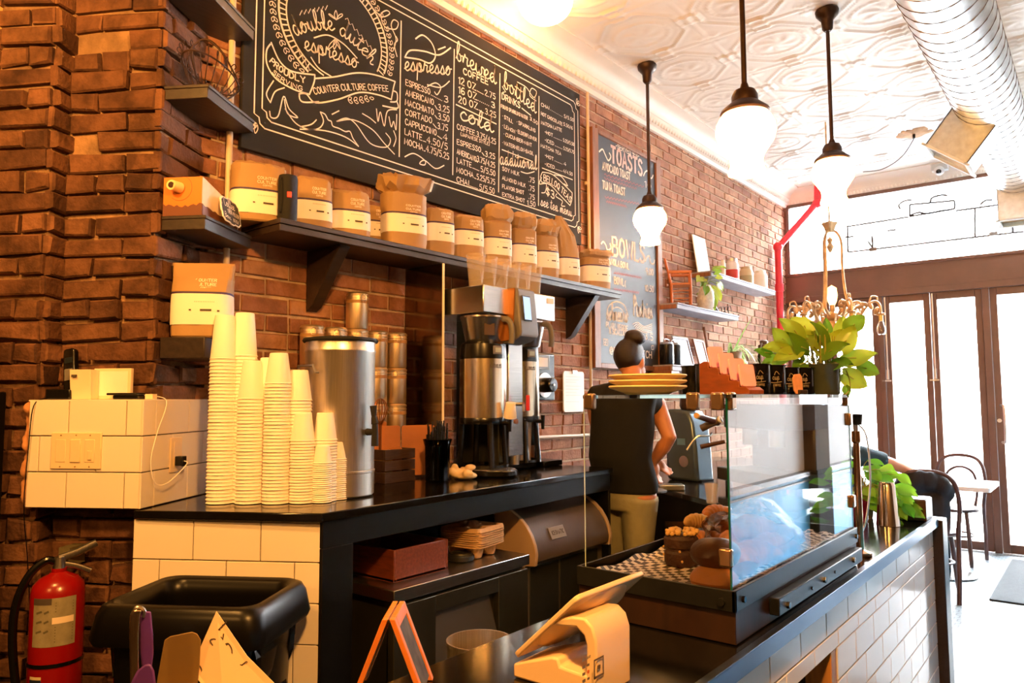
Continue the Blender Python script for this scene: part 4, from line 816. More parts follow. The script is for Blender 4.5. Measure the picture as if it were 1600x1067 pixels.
def tray_mesh():
    m = MB(); n = 30
    def h(u, v):
        d = min(math.hypot(u-cx, v-cy) for cx in (-.45, .45) for cy in (-.45, .45)); z = .0 if max(abs(u), abs(v)) > .93 else .012
        if d < .36: z = -.045 if d < .24 else -.045+(.057)*(d-.24)/.12
        if math.hypot(u, v) < .2: z += .016
        return z
    vs = [Vector((.105*(-1+2*i/n), .105*(-1+2*j/n), h(-1+2*i/n, -1+2*j/n))) for j in range(n+1) for i in range(n+1)]
    for v in vs:                                         # rounded corners
        q = (abs(v.x/.105)**6+abs(v.y/.105)**6)**(1/6)
        if q > 1: v.x /= q; v.y /= q
    return m.add(vs, [(j*(n+1)+i, j*(n+1)+i+1, (j+1)*(n+1)+i+1, (j+1)*(n+1)+i) for j in range(n) for i in range(n)])
c = Vector((.62, 2.325, 0))
for k in range(8):
    if k == 0: tr0 = tray_mesh().build('pulp_drink_carrier', M_pulp, None, solid=.004, ang=60); o = tr0
    else: o = tr0.copy(); COL.objects.link(o)
    o.location = (c.x, c.y, zt+.05+.0085*k); o.rotation_euler = (0, 0, R_(6+2*(k % 3)))
    tag(o, 'topmost tray of the stack of pulp drink carriers' if k == 7 else 'pulp drink carrier under the topmost one in the stack beside the ice machine', 'drink carrier', 'pulp drink carriers')
# ---- paper cup stacks (cups stand upside down)
M_cup = mat('white_paper_cup', 'fbf4ea', .5, 0, .02, 8)
def cup_mesh(rr, rb, h):
    pr = [(rr-.002, 0), (rr+.0012, .0005), (rr+.0022, .002), (rr+.0012, .0036), (rr-.0006, .0045), (rb, h-.004), (rb-.001, h-.001), (rb-.003, h), (rb-.005, h-.001), (rb-.006, h-.006), (0, h-.006)]
    return MB().lathe(pr, n=28)
STK = [('tallest front paper cup stack at the left', 333, 789, .045, .0325, .155, .0120, 42, 0), ('tall cup stack peeking out behind the tallest front one', 365, 0, .045, .0325, .155, .0120, 43, (.235, .212)),
       ('second front paper cup stack from the left', 379, 789, .045, .031, .134, .0118, 31, 0), ('paper cup stack half hidden behind the second front stack', 403, 0, .045, .031, .134, .0118, 32, (.325, .222)),
       ('third front paper cup stack from the left', 422, 789, .045, .031, .108, .0116, 36, 0), ('paper cup stack showing behind the third front stack', 455, 0, .045, .031, .108, .0116, 31, (.43, .232)),
       ('front stack of smaller cups right of the three big ones', 464, 788, .0415, .029, .096, .0100, 22, 0), ('smaller cup stack against the urn behind the front row', 484, 0, .0415, .029, .096, .0100, 22, (.52, .255)),
       ('front stack of tiny espresso cups', 497, 787, .0325, .0235, .062, .0070, 20, 0), ('rightmost stack of tiny espresso cups touching the urn', 522, 782, .0325, .0235, .062, .0070, 21, 0)]
bounds = {}
for i, (lab, px, py, rr, rb, h, pitch, n, pos) in enumerate(STK):
    p = CH(pos[0], pos[1], BC) if pos else atz(px, py, BC)+(E2*rr)
    first = cup_mesh(rr, rb, h).build('paper_cup', M_cup, None, ang=50)
    for k in range(n):
        o = first if k == 0 else first.copy()
        if k: COL.objects.link(o)
        o.location = (p.x+.0006*math.sin(k*1.7), p.y+.0006*math.cos(k*2.3), BC+.0008+k*pitch); o.rotation_euler = (0, 0, k*.7)
        tag(o, ('topmost cup of the ' if k == n-1 else 'lowest cup of the ' if k == 0 else 'white paper cup inside the ')+lab, 'paper cup', 'paper cups in the '+lab)
def milky(name, col, f):
    m, N, L, P = _mat(name); P.inputs['Base Color'].default_value = lin(col); P.inputs['Roughness'].default_value = .15
    t = N.new('ShaderNodeBsdfTransparent'); t.inputs[0].default_value = (.95, .92, .88, 1); mx = N.new('ShaderNodeMixShader'); mx.inputs[0].default_value = f
    L.new(t.outputs[0], mx.inputs[1]); L.new(P.outputs[0], mx.inputs[2]); L.new(mx.outputs[0], N['Material Output'].inputs[0]); return m
M_clear = milky('clear_plastic', 'e8d8c4', .26)
def clear_cup(rr, rb, h): return MB().lathe([(rb-.004, .004), (rb, .0), (rr, h-.004), (rr+.003, h-.003), (rr+.003, h), (rr, h)], n=24)
for lab, a, b, n in (('clear plastic cup stack left of the urn', .445, .335, 14), ('clear plastic cup stack touching the urn', .535, .335, 13)):
    first = MB().lathe([(.046, 0), (.0475, .001), (.0475, .004), (.044, .005), (.032, .118), (.030, .12), (0, .119)], n=24).build('plastic_cup', M_clear, None)
    p = CH(a, b, BC)
    for k in range(n):
        o = first if k == 0 else first.copy()
        if k: COL.objects.link(o)
        o.location = (p.x, p.y, BC+.001+k*.0145); tag(o, ('topmost cup of the ' if k == n-1 else 'clear cup inside the ')+lab, 'plastic cup', 'plastic cups in the '+lab)
# ---- iced tea urn
M_urn = brushed('urn_steel', (.82, .74, .64), .36, 'z')
pf = atz(529, 781, BC); vd = Vector((pf.x-CAM[0], pf.y-CAM[1], 0)).normalized(); uc = pf+vd*.128; UH = .565
ur = thing('iced_tea_urn', 'tall stainless tea urn with a black tap behind the cup stacks', 'urn', (uc.x, uc.y, BC)); r = .128
MB().lathe([(0, .002), (r-.006, .002), (r, .008), (r, .085), (r+.003, .088), (r+.003, .094), (r, .097), (r, UH-.04), (r+.002, UH-.036), (r+.002, UH-.03), (r, UH-.026), (r, UH), (0, UH)], n=48).build('body', M_urn, ur)
MB().lathe([(0, UH), (r+.008, UH), (r+.012, UH+.006), (r+.008, UH+.014), (r-.02, UH+.018), (0, UH+.02)], n=48).build('lid', M_blk, ur)
sd = Vector((math.cos(R_(12)), math.sin(R_(12)), 0)); sp_ = MB(); z = .235
ta = sd*r; sp_.cyl(ta+Z*z, ta+sd*.035+Z*z, .013, .011).cyl(ta+sd*.035+Z*(z-.05), ta+sd*.035+Z*(z+.03), .013, .011).cyl(ta+sd*.035+Z*(z+.03), ta+sd*.03+Z*(z+.055), .014, .010).cyl(ta+sd*.03+Z*(z+.055), ta+sd*.026+Z*(z+.095), .009, .013); sp_.build('tap', M_blk, ur)
hd = Vector((math.cos(R_(-95)), math.sin(R_(-95)), 0)); hp = Vector((-hd.y, hd.x, 0)); pts = [hd*r*.99+hp*.055+Z*.45, hd*(r+.012)+hp*.055+Z*.45, hd*(r+.018)+hp*.05+Z*.475, hd*(r+.018)-hp*.05+Z*.475, hd*(r+.012)-hp*.055+Z*.45, hd*r*.99-hp*.055+Z*.45]
MB().tube(pts, .005, 8).build('side_handle', M_steel, ur)
# ---- clamp-lid canisters in stacks against the brick
M_can = brushed('canister_steel', (.85, .68, .46), .42, 'z')
def canister():
    t = thing('clamp_lid_canister', 'x', 'canister'); r, h = .05, .165
    MB().lathe([(0, 0), (r-.002, 0), (r, .003), (r, h-.03), (r+.002, h-.028), (r+.002, h-.022), (r, h-.02), (r, h-.016), (0, h-.016)], n=28).build('body', M_can, t)
    MB().lathe([(0, h-.015), (r+.002, h-.015), (r+.003, h-.008), (r-.004, h), (0, h)], n=28).build('lid', M_can, t)
    MB().lathe([(r+.0007, h-.05), (r+.0012, h-.05), (r+.0012, h-.036), (r+.0007, h-.036)], n=28).build('label_strip', mat('canister_label', 'a07848', .5), t)
    w = MB()
    for s in (-1, 1): w.tube(smoothline([(s*.01, r+.003, h-.04), (s*.012, r+.01, h-.02), (s*.01, r+.006, h-.004), (s*.004, r-.004, h+.002)], 4), .0013, 6)
    w.tube(smoothline([(0, -r-.002, h-.01), (.012, -r-.012, h-.02), (.01, -r-.014, h-.04), (-.01, -r-.014, h-.04), (-.012, -r-.012, h-.02), (0, -r-.002, h-.01)], 4), .0013, 6); w.build('wire_clamp', M_steel, t); return t
can0 = canister(); firstc = True
CST = [(.09, 1.90, 4, 'stack nearest the chimney corner'), (.09, 2.02, 4, 'second stack from the corner'), (.20, 1.985, 0, ''), (.09, 2.14, 5, 'tallest stack'), (.09, 2.255, 4, 'stack right of the tallest one'), (.09, 2.375, 4, 'rightmost stack')]
wrd = ['lowest', 'second', 'third', 'fourth', 'fifth']
for x, y, n, nm in CST:
    for k in range(n):
        lab = '%s steel clamp-lid canister in the %s' % ('topmost' if k == n-1 else wrd[k]+' from below' if k else 'lowest', nm)
        if firstc: o = can0; o.location = (x, y, BC+.001); o['label'] = lab; o['group'] = 'steel canisters against the brick'; firstc = False
        else: dup(can0, (x, y, BC+.001+k*.1665), R_(17*k+x*100), lab, 'steel canisters against the brick')
# ---- crate of paper bags, whisk, jar of straws, cloth
M_crate = mat('dark_crate_wood', '3a2416', .6, 0, .3, 9, .1, stretch=(14, 2, 14))
ct = thing('wooden_crate', 'dark slatted wooden crate holding paper bags right of the urn', 'crate'); cx0, cx1, cy0, cy1 = .13, .33, 2.10, 2.275
for k in range(3):
    z0 = BC+.004+k*.047
    for p, q in (((cx1-.01, cy0, z0), (cx1, cy1, z0+.042)), ((cx0, cy0, z0), (cx0+.01, cy1, z0+.042)), ((cx0+.01, cy0, z0), (cx1-.01, cy0+.01, z0+.042)), ((cx0+.01, cy1-.01, z0), (cx1-.01, cy1, z0+.042))): MB().box(p, q).build('slat', M_crate, ct, bevel=.002)
MB().box((cx0, cy0, BC+.001), (cx1, cy1, BC+.006)).build('bottom', M_crate, ct)
M_obag = mat('orange_brown_paper', 'b0682c', .6, 0, .1, 9, .15, 30)
def pbag(label, x, y, w, h, tilt, rz, m=M_obag):
    t = thing('paper_bag', label, 'paper bag', (x, y, BC+.012), R_(rz), 'flat paper bags in the crate'); M = rot('Y', tilt)
    MB().prism([(-w/2, 0), (w/2, 0), (w/2, h-.006), (w/2-.01, h), (-w/2+.006, h-.002), (-w/2, h-.012)], 0, -.004, .004, M).build('sheets', m, t, bevel=.001)
pbag('tallest orange paper bag at the back of the crate by the whisk', .175, 2.16, .13, .245, -3, -36); pbag('wide orange paper bag standing right of the tallest one', .215, 2.21, .125, .225, -3, -32); pbag('pale folded paper bag at the front left of the crate', .262, 2.15, .08, .125, 2, -36, mat('pale_paper', 'd9a05c', .6)); pbag('short orange paper bag at the front right of the crate', .275, 2.205, .06, .135, 2, -34)
pbag('large orange paper bag standing on the counter behind the straw jar', .26, 2.36, .15, .225, -2, -36)
ws = thing('wire_whisk', 'wire whisk standing head up among the paper bags', 'whisk'); m = MB(); M_cop = mat('copper_wire', '8a5028', .35, .8)
for k in range(7):
    a = math.pi*k/7; d = Vector((math.cos(a), math.sin(a), 0)); o = Vector((.225, 2.165, BC+.24))
    m.tube(smoothline([o-d*.004, o-d*.026+Z*.05, o-d*.03+Z*.08, o-d*.016+Z*.108, o+Z*.116, o+d*.016+Z*.108, o+d*.03+Z*.08, o+d*.026+Z*.05, o+d*.004], 4), .0014, 5)
m.build('wires', M_cop, ws); MB().cyl((.225, 2.165, BC+.012), (.225, 2.165, BC+.245), .006).build('handle', M_cop, ws)
jr = thing('straw_jar', 'dark blue glass jar of black straws between the crate and the cloth', 'jar', (.43, 2.31, BC)); M_bg = glassmat('dark_blue_glass', (.10, .16, .19), 1.5)
MB().lathe([(0, .001), (.048, .001), (.052, .006), (.055, .15), (.062, .175), (.064, .18), (.058, .175), (.051, .15), (.047, .012), (0, .01)], n=32).build('glass', M_bg, jr)
rj = random.Random(5); M_straw = mat('black_plastic_straw', '14181a', .35)
for k in range(46):
    a, q = rj.random()*6.28, .036*math.sqrt(rj.random()); b_ = Vector((q*math.cos(a), q*math.sin(a), .014)); e_ = b_*1.35; e_.z = .19+rj.random()*.075
    o = MB().cyl(b_, e_, .0032, n=8).build('drinking_straw', M_straw, None); o.location = (.43, 2.31, BC); tag(o, 'thin black drinking straw standing in the dark blue jar', 'straw', 'black straws in the blue jar')
cl = MB(); rc = random.Random(8)
for k in range(14): cl.ball((.47+rc.uniform(-.05, .05), 2.44+rc.uniform(-.045, .045), BC+.014+rc.uniform(0, .04)), (rc.uniform(.014, .03), rc.uniform(.014, .03), rc.uniform(.012, .02)), 10, 8, rot('Z', rc.uniform(0, 90)))
cl.ball((.47, 2.44, BC+.016), (.062, .055, .017), 14, 8)
tag(cl.build('cleaning_cloth', mat('cream_cloth', 'e8cda0', .9, 0, .1, 30, .4, 60), None, remesh=.006, sm=3), 'crumpled cream cloth on the black counter beside the straw jar', 'cloth')
# ---- hanging acrylic/steel splash screen under the shelf
sc_ = thing('splash_screen', 'dark glossy splash screen hanging under the long shelf left of the brewer', 'screen')
MB().box((.02, 2.498, 1.19), (.275, 2.506, 2.083)).build('panel', mat('smoked_mirror', (.30, .24, .18), .13, 1, .1, 3), sc_); MB().box((.275, 2.496, 1.19), (.279, 2.508, 2.083)).build('bright_edge', M_label, sc_)
# ---- twin coffee brewer
M_bs = brushed('brewer_steel', (.74, .72, .69), .25, 'y'); M_bk = mat('black_gloss_plastic', '0c0b0b', .25); M_grey = mat('grey_plastic', '6f6a66', .4)
br = thing('twin_coffee_brewer', 'stainless twin coffee brewer with a lit display under the long shelf', 'coffee brewer')
ZT = 1.965; by0, by1 = 2.535, 3.098
MB().box((.11, by0, 1.838), (.50, by1, ZT)).build('top_housing', M_bs, br, bevel=.004)
MB().box((.12, 2.76, 1.12), (.40, 2.90, 1.838)).build('column', M_ssd, br, bevel=.003)
MB().box((.40, 2.775, 1.165), (.452, 2.885, 1.72)).build('column_front_plate', M_bs, br, bevel=.003)
hp_ = [(.45, 1.70), (.525, 1.715), (.565, 1.735), (.572, 1.75), (.548, ZT-.005), (.54, ZT+.004), (.45, ZT+.004)]
MB().prism(hp_, 1, 2.722, 2.862).build('control_head', M_grey, br, bevel=.008)
MB().prism([(x+.003, z) for x, z in ((.40, 1.71), (.52, 1.72), (.535, ZT+.0), (.40, ZT+.0))], 1, 2.714, 2.722).build('head_side', mat('amber_trim', 'a8692e', .3, .3), br)
dM = Matrix.Translation((.5655, 2.775, 1.87)) @ rot('Y', 90-6) @ rot('Z', 90)
lc = MB().cbox((0, 0, .0), (.062, .125, .004), dM).build('display_bezel', M_bk, br, bevel=.003); MB().cbox((0, 0, .0025), (.050, .11, .003), dM).build('display', emit('display_glow', 'c8dcff', 1.1), lc)
MB().lathe([(0, 0), (.012, 0), (.012, .006), (0, .007)], n=16, M=Matrix.Translation((.452, 2.83, 1.33)) @ rot('Y', 90)).build('button', mat('copper_button', '8a5a3a', .4, .4), br)
v = MB(); v.cyl((.452, 2.83, 1.415), (.50, 2.83, 1.415), .009).cyl((.50, 2.83, 1.415), (.50, 2.83, 1.38), .008); v.build('hot_water_tap', M_steel, br); MB().cbox((.515, 2.845, 1.42), (.018, .012, .075), T(0, 0, 0)).build('red_handle', mat('red_lever', 'c0241c', .35), br, bevel=.003)
MB().box((.497, 3.03, 1.925), (.503, 3.085, 1.952)).build('maker_plate', M_wc, br)
for y in (2.665, 2.985):
    b = MB().lathe([(0, 0), (.078, 0), (.083, .006), (.107, .118), (.112, .124), (.112, .132), (0, .132)], (.385, y, 1.70), 36).build('brew_basket', M_bs, br)
    MB().lathe([(.03, 0), (.055, .0), (.055, .02), (.03, .02)], (.385, y, 1.833-.005), 20).build('spray_fitting', M_steel, b)
    MB().tube(smoothline([(.47, y+.02, 1.818), (.51, y+.028, 1.815), (.53, y+.032, 1.79), (.535, y+.034, 1.74), (.53, y+.034, 1.70)], 5), [.010]*21, 10, flat=1.5).build('basket_handle', M_grey, b)
    if y < 2.8: 
        an = R_(-32); d_ = Vector((math.cos(an), math.sin(an), 0)); p_ = Vector((-d_.y, d_.x, 0)); Mm = Matrix(((p_.x, 0, d_.x, .385+d_.x*.0985), (p_.y, 0, d_.y, y+d_.y*.0985), (0, 1, .25, 1.765), (0, 0, 0, 1)))
        MB().cbox((0, 0, 0), (.05, .055, .003), Mm).build('warning_label', mat('brown_label', '4b3522', .5), b)
MB().lathe([(0, 0), (.10, 0), (.108, .008), (.108, .026), (.10, .03), (0, .03)], (.47, 2.62, BC+.001), 32, sx=1.25).build('drip_tray', M_bk, br)
MB().box((.12, 2.56, BC+.001), (.40, 3.07, BC+.034)).build('base', M_bk, br, bevel=.006); MB().lathe([(0, .031), (.098, .031), (.098, .033), (0, .033)], (.47, 2.62, BC+.001), 32, sx=1.25).build('drip_grid', M_bs, br)
MB().cyl((.43, 2.845, BC+.034), (.43, 2.845, 1.165), .022, .026).build('foot', M_urn, br)
M_srv = brushed('server_steel', (.80, .68, .50), .22, 'z')
def server(label, y, x=.385):
    t = thing('coffee_server', label, 'coffee server', (x, y, BC+.036)); r = .112
    MB().lathe([(0, .20), (r, .20), (r+.002, .21), (r+.002, .225), (r, .23)], n=36).build('lower_band', M_bk, t)
    bo = MB().lathe([(r, .225), (r, .505), (0, .505)], n=40).build('body', M_srv, t)
    l = MB().lathe([(0, .505), (r, .505), (r+.001, .52), (r-.004, .575), (r-.014, .585), (.02, .585), (0, .583)], n=36).build('lid', M_bk, t)
    an = R_(-12); d_ = Vector((math.cos(an), math.sin(an), 0)); p_ = Vector((-d_.y, d_.x, 0)); Mm = Matrix(((p_.x, 0, d_.x, d_.x*(r-.001)), (p_.y, 0, d_.y, d_.y*(r-.001)), (0, 1, 0, .545), (0, 0, 0, 1)))
    w = MB().cbox((0, 0, 0), (.05, .04, .008), Mm).build('gauge', M_grey, l, bevel=.003); MB().cbox((0, 0, .005), (.032, .022, .003), Mm).build('gauge_window', mat('pale_lcd', 'a9b0a0', .3), w)
    for a in (60, 150, 215, 330): c_, s_ = math.cos(R_(a)), math.sin(R_(a)); MB().tube([(c_*r*.9, s_*r*.9, .205), (c_*r*.95, s_*r*.95, .1), (c_*(r+.004), s_*(r+.004), .0)], .014, 10).build('leg', M_bk, t)
    MB().lathe([(r-.02, 0), (r+.01, 0), (r+.01, .012), (r-.02, .012)], n=36).build('base_ring', M_bk, t)
    Ink(lambda a, b: Vector(((r+.0006)*math.cos(a/r), (r+.0006)*math.sin(a/r), b))).caps('LUXUS', (-.062, .462), (.0, .462), .016, .0032).build('lettering', M_print, bo)
    f = MB(); d2 = Vector((1, .12, 0)).normalized(); f.cyl(d2*r+Z*.205, d2*(r+.04)+Z*.205, .010).cyl(d2*(r+.036)+Z*.235, d2*(r+.036)+Z*.165, .011, .008); f.build('tap', M_bk, t)
    return t
server('big stainless coffee server under the left brew basket', 2.665)
server('coffee server mostly hidden behind the brewer column', 2.985, .34)
tc = thing('hanging_paper_cup', 'small cream paper cup turned over on the coffee server tap', 'paper cup', (.535, 2.682, 0)); Mt = T(0, 0, BC+.275) @ rot('X', 8) @ rot('Y', 10)
MB().lathe([(.031, -.01), (.032, -.008), (.022, .062), (.0, .062)], n=28, M=Mt).build('cup_wall', M_label, tc)
# clear cups on top of the brewer
for i, (px, py) in enumerate(((722, 448), (749, 446), (773, 449), (796, 452), (817, 455), (837, 459))):
    x = .40; y = 2.595+i*.0905
    o = MB().lathe([(0, .004), (.030, .004), (.031, 0), (.032, .002), (.041, .10), (.0415, .104), (.043, .106), (.045, .148), (.0475, .15), (.0475, .157), (.0455, .157)], n=28).build('clear_beaker', M_clear, None); o.location = (x, y, ZT+.001)
    tag(o, ['leftmost clear plastic beaker on top of the brewer', 'second clear plastic beaker from the left on the brewer', 'third clear plastic beaker from the left on the brewer', 'third clear plastic beaker from the right on the brewer', 'second clear plastic beaker from the right on the brewer', 'rightmost clear plastic beaker on the brewer behind its display'][i], 'beaker', 'clear beakers on the brewer')
# grinder
gr = thing('coffee_grinder', 'black coffee grinder with a round dial right of the brewer', 'grinder')
MB().box((.08, 3.14, 1.43), (.29, 3.39, 1.69)).build('body', M_bk, gr, bevel=.01); MB().box((.08, 3.16, BC+.03), (.16, 3.37, 1.44)).build('column', M_bk, gr, bevel=.005); MB().box((.08, 3.10, BC+.001), (.42, 3.27, BC+.03)).build('base', M_bk, gr, bevel=.005)
MB().box((.29, 3.17, 1.60), (.296, 3.33, 1.68)).build('face_plate', M_grey, gr, bevel=.002); MB().box((.296, 3.20, 1.615), (.299, 3.31, 1.665)).build('paper_label', M_label, gr)
Rx = Matrix.Translation((.29, 3.285, 1.515)) @ rot('Y', 90); dl = MB().lathe([(0, 0), (.068, 0), (.068, .008), (0, .01)], n=36, M=Rx).build('dial_plate', M_bs, gr); MB().lathe([(0, .008), (.042, .008), (.04, .06), (.036, .065), (0, .066)], n=28, M=Rx).build('dial_knob', M_bk, dl); MB().lathe([(0, .066), (.007, .066), (.007, .07), (0, .07)], n=12, M=Rx).build('knob_screw', M_steel, dl)
MB().cyl((.22, 3.19, 1.43), (.22, 3.19, 1.37), .04, .03).build('chute', M_grey, gr)
gb_ = thing('grounds_beaker', 'tinted plastic grounds beaker under the grinder chute', 'beaker', (.27, 3.185, BC+.031)); MB().lathe([(0, .0), (.034, .0), (.046, .24), (.044, .24), (.032, .004), (0, .004)], n=24).build('beaker', glassmat('smoked_plastic', (.62, .52, .42), 1.45), gb_); MB().lathe([(0, 0), (.031, 0.005), (.034, .07), (0, .072)], n=20).build('coffee_grounds', M_wc, gb_)
pc = thing('plastic_pitcher', 'milky plastic pitcher partly behind the brewer column', 'pitcher', (.33, 3.005, BC), R_(150)); M_milk = mat('milky_plastic', 'a89a86', .4)
MB().lathe([(0, .001), (.058, .001), (.060, .006), (.068, .27), (.071, .275), (.066, .272), (.057, .01), (0, .008)], n=32).build('body', M_milk, pc); MB().tube(smoothline([(.066, -.01, .24), (.10, -.015, .235), (.105, -.015, .15), (.062, -.01, .10)], 6), .009, 8).build('handle', M_label, pc)
# notice on the brick
nb = thing('notice_board', 'white laminated notice hung on the brick left of the barista', 'notice'); MB().prism(rrect(.235, .26, .02, 4, 3.965, 1.485), 0, .022, .03).build('sheet', mat('white_laminate', 'f1efea', .25), nb); MB().cbox((.034, 3.965, 1.61), (.012, .05, .02)).build('clip', M_steel, nb)
i5 = Ink(lambda a, b: Vector((.0305, a, b))); [i5.line([(3.87, z), (4.05-.03*(k % 3), z)], .003) for k, z in enumerate((1.58, 1.56, 1.545, 1.52, 1.50, 1.48, 1.46, 1.42))]; i5.build('faint_lines', mat('pale_grey_print', 'c9c6c2', .6), nb)
# ---- things on the tiled ledge
ZL = 1.444
def onE2(px, py, b): return atp(px, py, P0+E2*b, E2)
sw = thing('light_switch_plate', 'three-gang cream switch plate on the front of the tiled ledge', 'switch'); M_crm = mat('cream_plastic_plate', 'f0d6ae', .35)
a = onE2(81, 676, -.004); b = onE2(157, 733, -.004); ca = ((a-P0)@E1, (b-P0)@E1)
ax0, ax1, az0, az1 = (a-P0).dot(E1), (b-P0).dot(E1), b.z, a.z
MB().box((ax0, -.006, az0), (ax1, .0, az1), MCH).build('plate', M_crm, sw, bevel=.002); wd = (ax1-ax0)
for f0, nm in ((.10, 'blank_insert'), (.40, 'rocker'), (.68, 'slider')):
    MB().box((ax0+wd*f0, -.010 if nm == 'rocker' else -.0075, az0+.022), (ax0+wd*(f0+.2), -.004, az1-.022), MCH).build(nm, M_crm, sw, bevel=.0015)
    for z_ in (az0+.008, az1-.008): MB().ball(CH(ax0+wd*(f0+.1), -.0065, z_), .0025, 8, 6).build('screw', mat('brass_screw', 'a8905c', .4, .7), sw)
MB().box((ax0+wd*.75, -.011, az0+.03), (ax0+wd*.83, -.004, az0+.06), MCH).build('slider_knob', M_crm, sw, bevel=.001)
ol = thing('wall_outlet', 'cream wall outlet on the right side of the tiled ledge', 'outlet'); MB().box((0, .155, 1.19), (.006, .225, 1.31), MCH).build('plate', M_crm, ol, bevel=.002); MB().box((.006, .173, 1.205), (.008, .207, 1.295), MCH).build('socket', M_crm, ol, bevel=.001)
ch = thing('phone_charger', 'black phone charger cube plugged into the outlet on the ledge', 'charger'); MB().box((.008, .176, 1.212), (.036, .206, 1.245), MCH).build('cube', M_bk, ch, bevel=.003)
cbp = [CH(.036, .19, 1.228), CH(.05, .185, 1.222), CH(.045, .15, 1.195), CH(.03, .09, 1.16), CH(.016, .05, 1.17), CH(.012, .03, 1.24), CH(.012, .06, 1.33), CH(.012, .10, 1.40), CH(.010, .11, 1.44), CH(-.01, .09, 1.453), CH(-.05, .075, 1.456)]
MB().tube(smoothline(cbp, 6), .0015, 6).build('cable', M_label, ch)
ph = thing('smartphone', 'black phone lying on a dark block on the tiled ledge', 'phone'); MB().box((-.135, .035, ZL), (-.045, .10, ZL+.013), MCH).build('block', M_bk, ph, bevel=.003); MB().box((-.155, .03, ZL+.013), (-.045, .105, ZL+.021), MCH).build('handset', M_bk, ph, bevel=.003)
M_pap = mat('white_paper', 'f0dcbc', .7, 0, .03, 6)
en = thing('card_box', 'white open card box standing at the left on the tiled ledge', 'box'); MB().prism([(.04, ZL), (.075, ZL), (.075, ZL+.10), (.03, ZL+.10)], 0, -.29, -.215, MCH).build('carton', M_pap, en, bevel=.001); MB().box((-.28, .026, ZL+.075), (-.262, .030, ZL+.083), MCH).build('printed_mark', M_print, en)
pp = thing('paper_stack', 'stack of white papers leaning on the chimney bricks', 'papers'); MB().box((-.235, .078, ZL), (-.10, .092, ZL+.105), MCH).build('sheets', M_pap, pp, bevel=.001); MB().box((-.225, .0775, ZL+.012), (-.112, .078, ZL+.095), MCH).build('top_sheet', M_label, pp)
sb = thing('small_card', 'small white card box at the right end of the ledge', 'card'); MB().box((-.035, .06, ZL), (.0-.008, .085, ZL+.017), MCH).build('carton', M_pap, sb)
dk = thing('cordless_phone', 'black cordless phone leaning in its cradle at the left end of the ledge', 'telephone'); MB().prism([(.03, ZL), (.10, ZL), (.10, ZL+.01), (.03, ZL+.035)], 0, -.375, -.285, MCH).build('cradle', M_bk, dk, bevel=.004)
Mh = MCH @ T(-.31, .07, ZL+.01) @ rot('Y', -9) @ rot('X', -8); MB().prism(rrect(.042, .165, .012, 3, 0, .085), 1, -.012, .012, Mh).build('handset', M_bk, dk, bevel=.004); MB().cbox((0, -.0125, .075), (.03, .002, .04), Mh).build('keypad', M_grey, dk); MB().cbox((0, -.0125, .125), (.028, .002, .02), Mh).build('screen', mat('phone_screen', '20262c', .1), dk)
MB().tube(smoothline([CH(-.37, .03, ZL+.004), CH(-.385, -.006, ZL-.02), CH(-.395, -.008, ZL-.15), CH(-.405, -.004, 1.09), CH(-.41, .03, .9), CH(-.40, .05, .6), CH(-.41, .06, .2)], 6), .0018, 6).build('wire', M_bk, dk)
# ---- far left: paper towel roll on a dark cabinet
dc = thing('dark_cabinet', 'narrow black cabinet at the very left edge under the paper roll', 'cabinet'); MB().box((-.85, -.18, 0), (-.50, .012, 1.47), MCH).build('carcass', M_ebony, dc, bevel=.004)
tr = thing('paper_towel_roll', 'paper towel roll on an upright holder with a wooden knob at the left edge', 'paper roll'); tp = (-.575, -.08)
q = CH(tp[0], tp[1], 0); MB().lathe([(.018, 0), (.062, 0), (.062, .275), (.018, .275), (.018, 0)], (q.x, q.y, 1.485), 40).build('roll', mat('paper_towel', 'e6b878', .8, 0, .05, 30), tr); MB().cyl((q.x, q.y, 1.471), (q.x, q.y, 1.775), .006).build('holder_rod', M_steel, tr); MB().lathe([(0, 0), (.07, 0), (.07, .012), (0, .013)], (q.x, q.y, 1.471), 32).build('holder_base', M_wood2, tr); MB().lathe([(0, 0), (.016, .003), (.02, .012), (.014, .022), (0, .026)], (q.x, q.y, 1.772), 20).build('wooden_knob', M_oak, tr)
# ---- fire extinguisher
M_red = mat('extinguisher_red', '8e0e0a', .25, 0, .06, 6, spec=.6)
ec = CH(-.285, .015, 0); fe = thing('fire_extinguisher', 'red fire extinguisher hanging on the bricks under the tiled ledge', 'fire extinguisher', (ec.x, ec.y, 0)); r = .078; zb = .30; zs = .865
MB().lathe([(0, zb), (r-.006, zb), (r, zb+.01), (r, zs-.045), (r*.93, zs-.02), (r*.7, zs), (.03, zs+.012), (.022, zs+.018), (.022, zs+.03), (0, zs+.03)], n=40).build('cylinder', M_red, fe)
def arcpatch(a0, a1, z0, z1, rr, name, m, par): n = 12; vs = [(rr*math.cos(R_(a0+(a1-a0)*i/n)), rr*math.sin(R_(a0+(a1-a0)*i/n)), z) for z in (z0, z1) for i in range(n+1)]; return MB().add(vs, [(i, i+1, n+2+i, n+1+i) for i in range(n)]).build(name, m, par)
fa0 = math.degrees(math.atan2(-ec.y, CAM[0]-ec.x)); wl_ = arcpatch(fa0-55, fa0+40, .665, .815, r+.0008, 'instruction_label', mat('label_grey', '8f876f', .6, 0, .15, 40), fe); arcpatch(fa0-10, fa0+35, .735, .755, r+.0014, 'barcode_strip', M_wc, wl_); arcpatch(fa0-55, fa0-12, .795, .815, r+.0013, 'dark_strip', M_print, wl_)
i6 = Ink(lambda a, b: Vector(((r+.0016)*math.cos(R_(fa0)+a/r), (r+.0016)*math.sin(R_(fa0)+a/r), b)))
for k in range(6): i6.line([(-.005, .725-.009*k), (.045, .725-.009*k)], .0025)
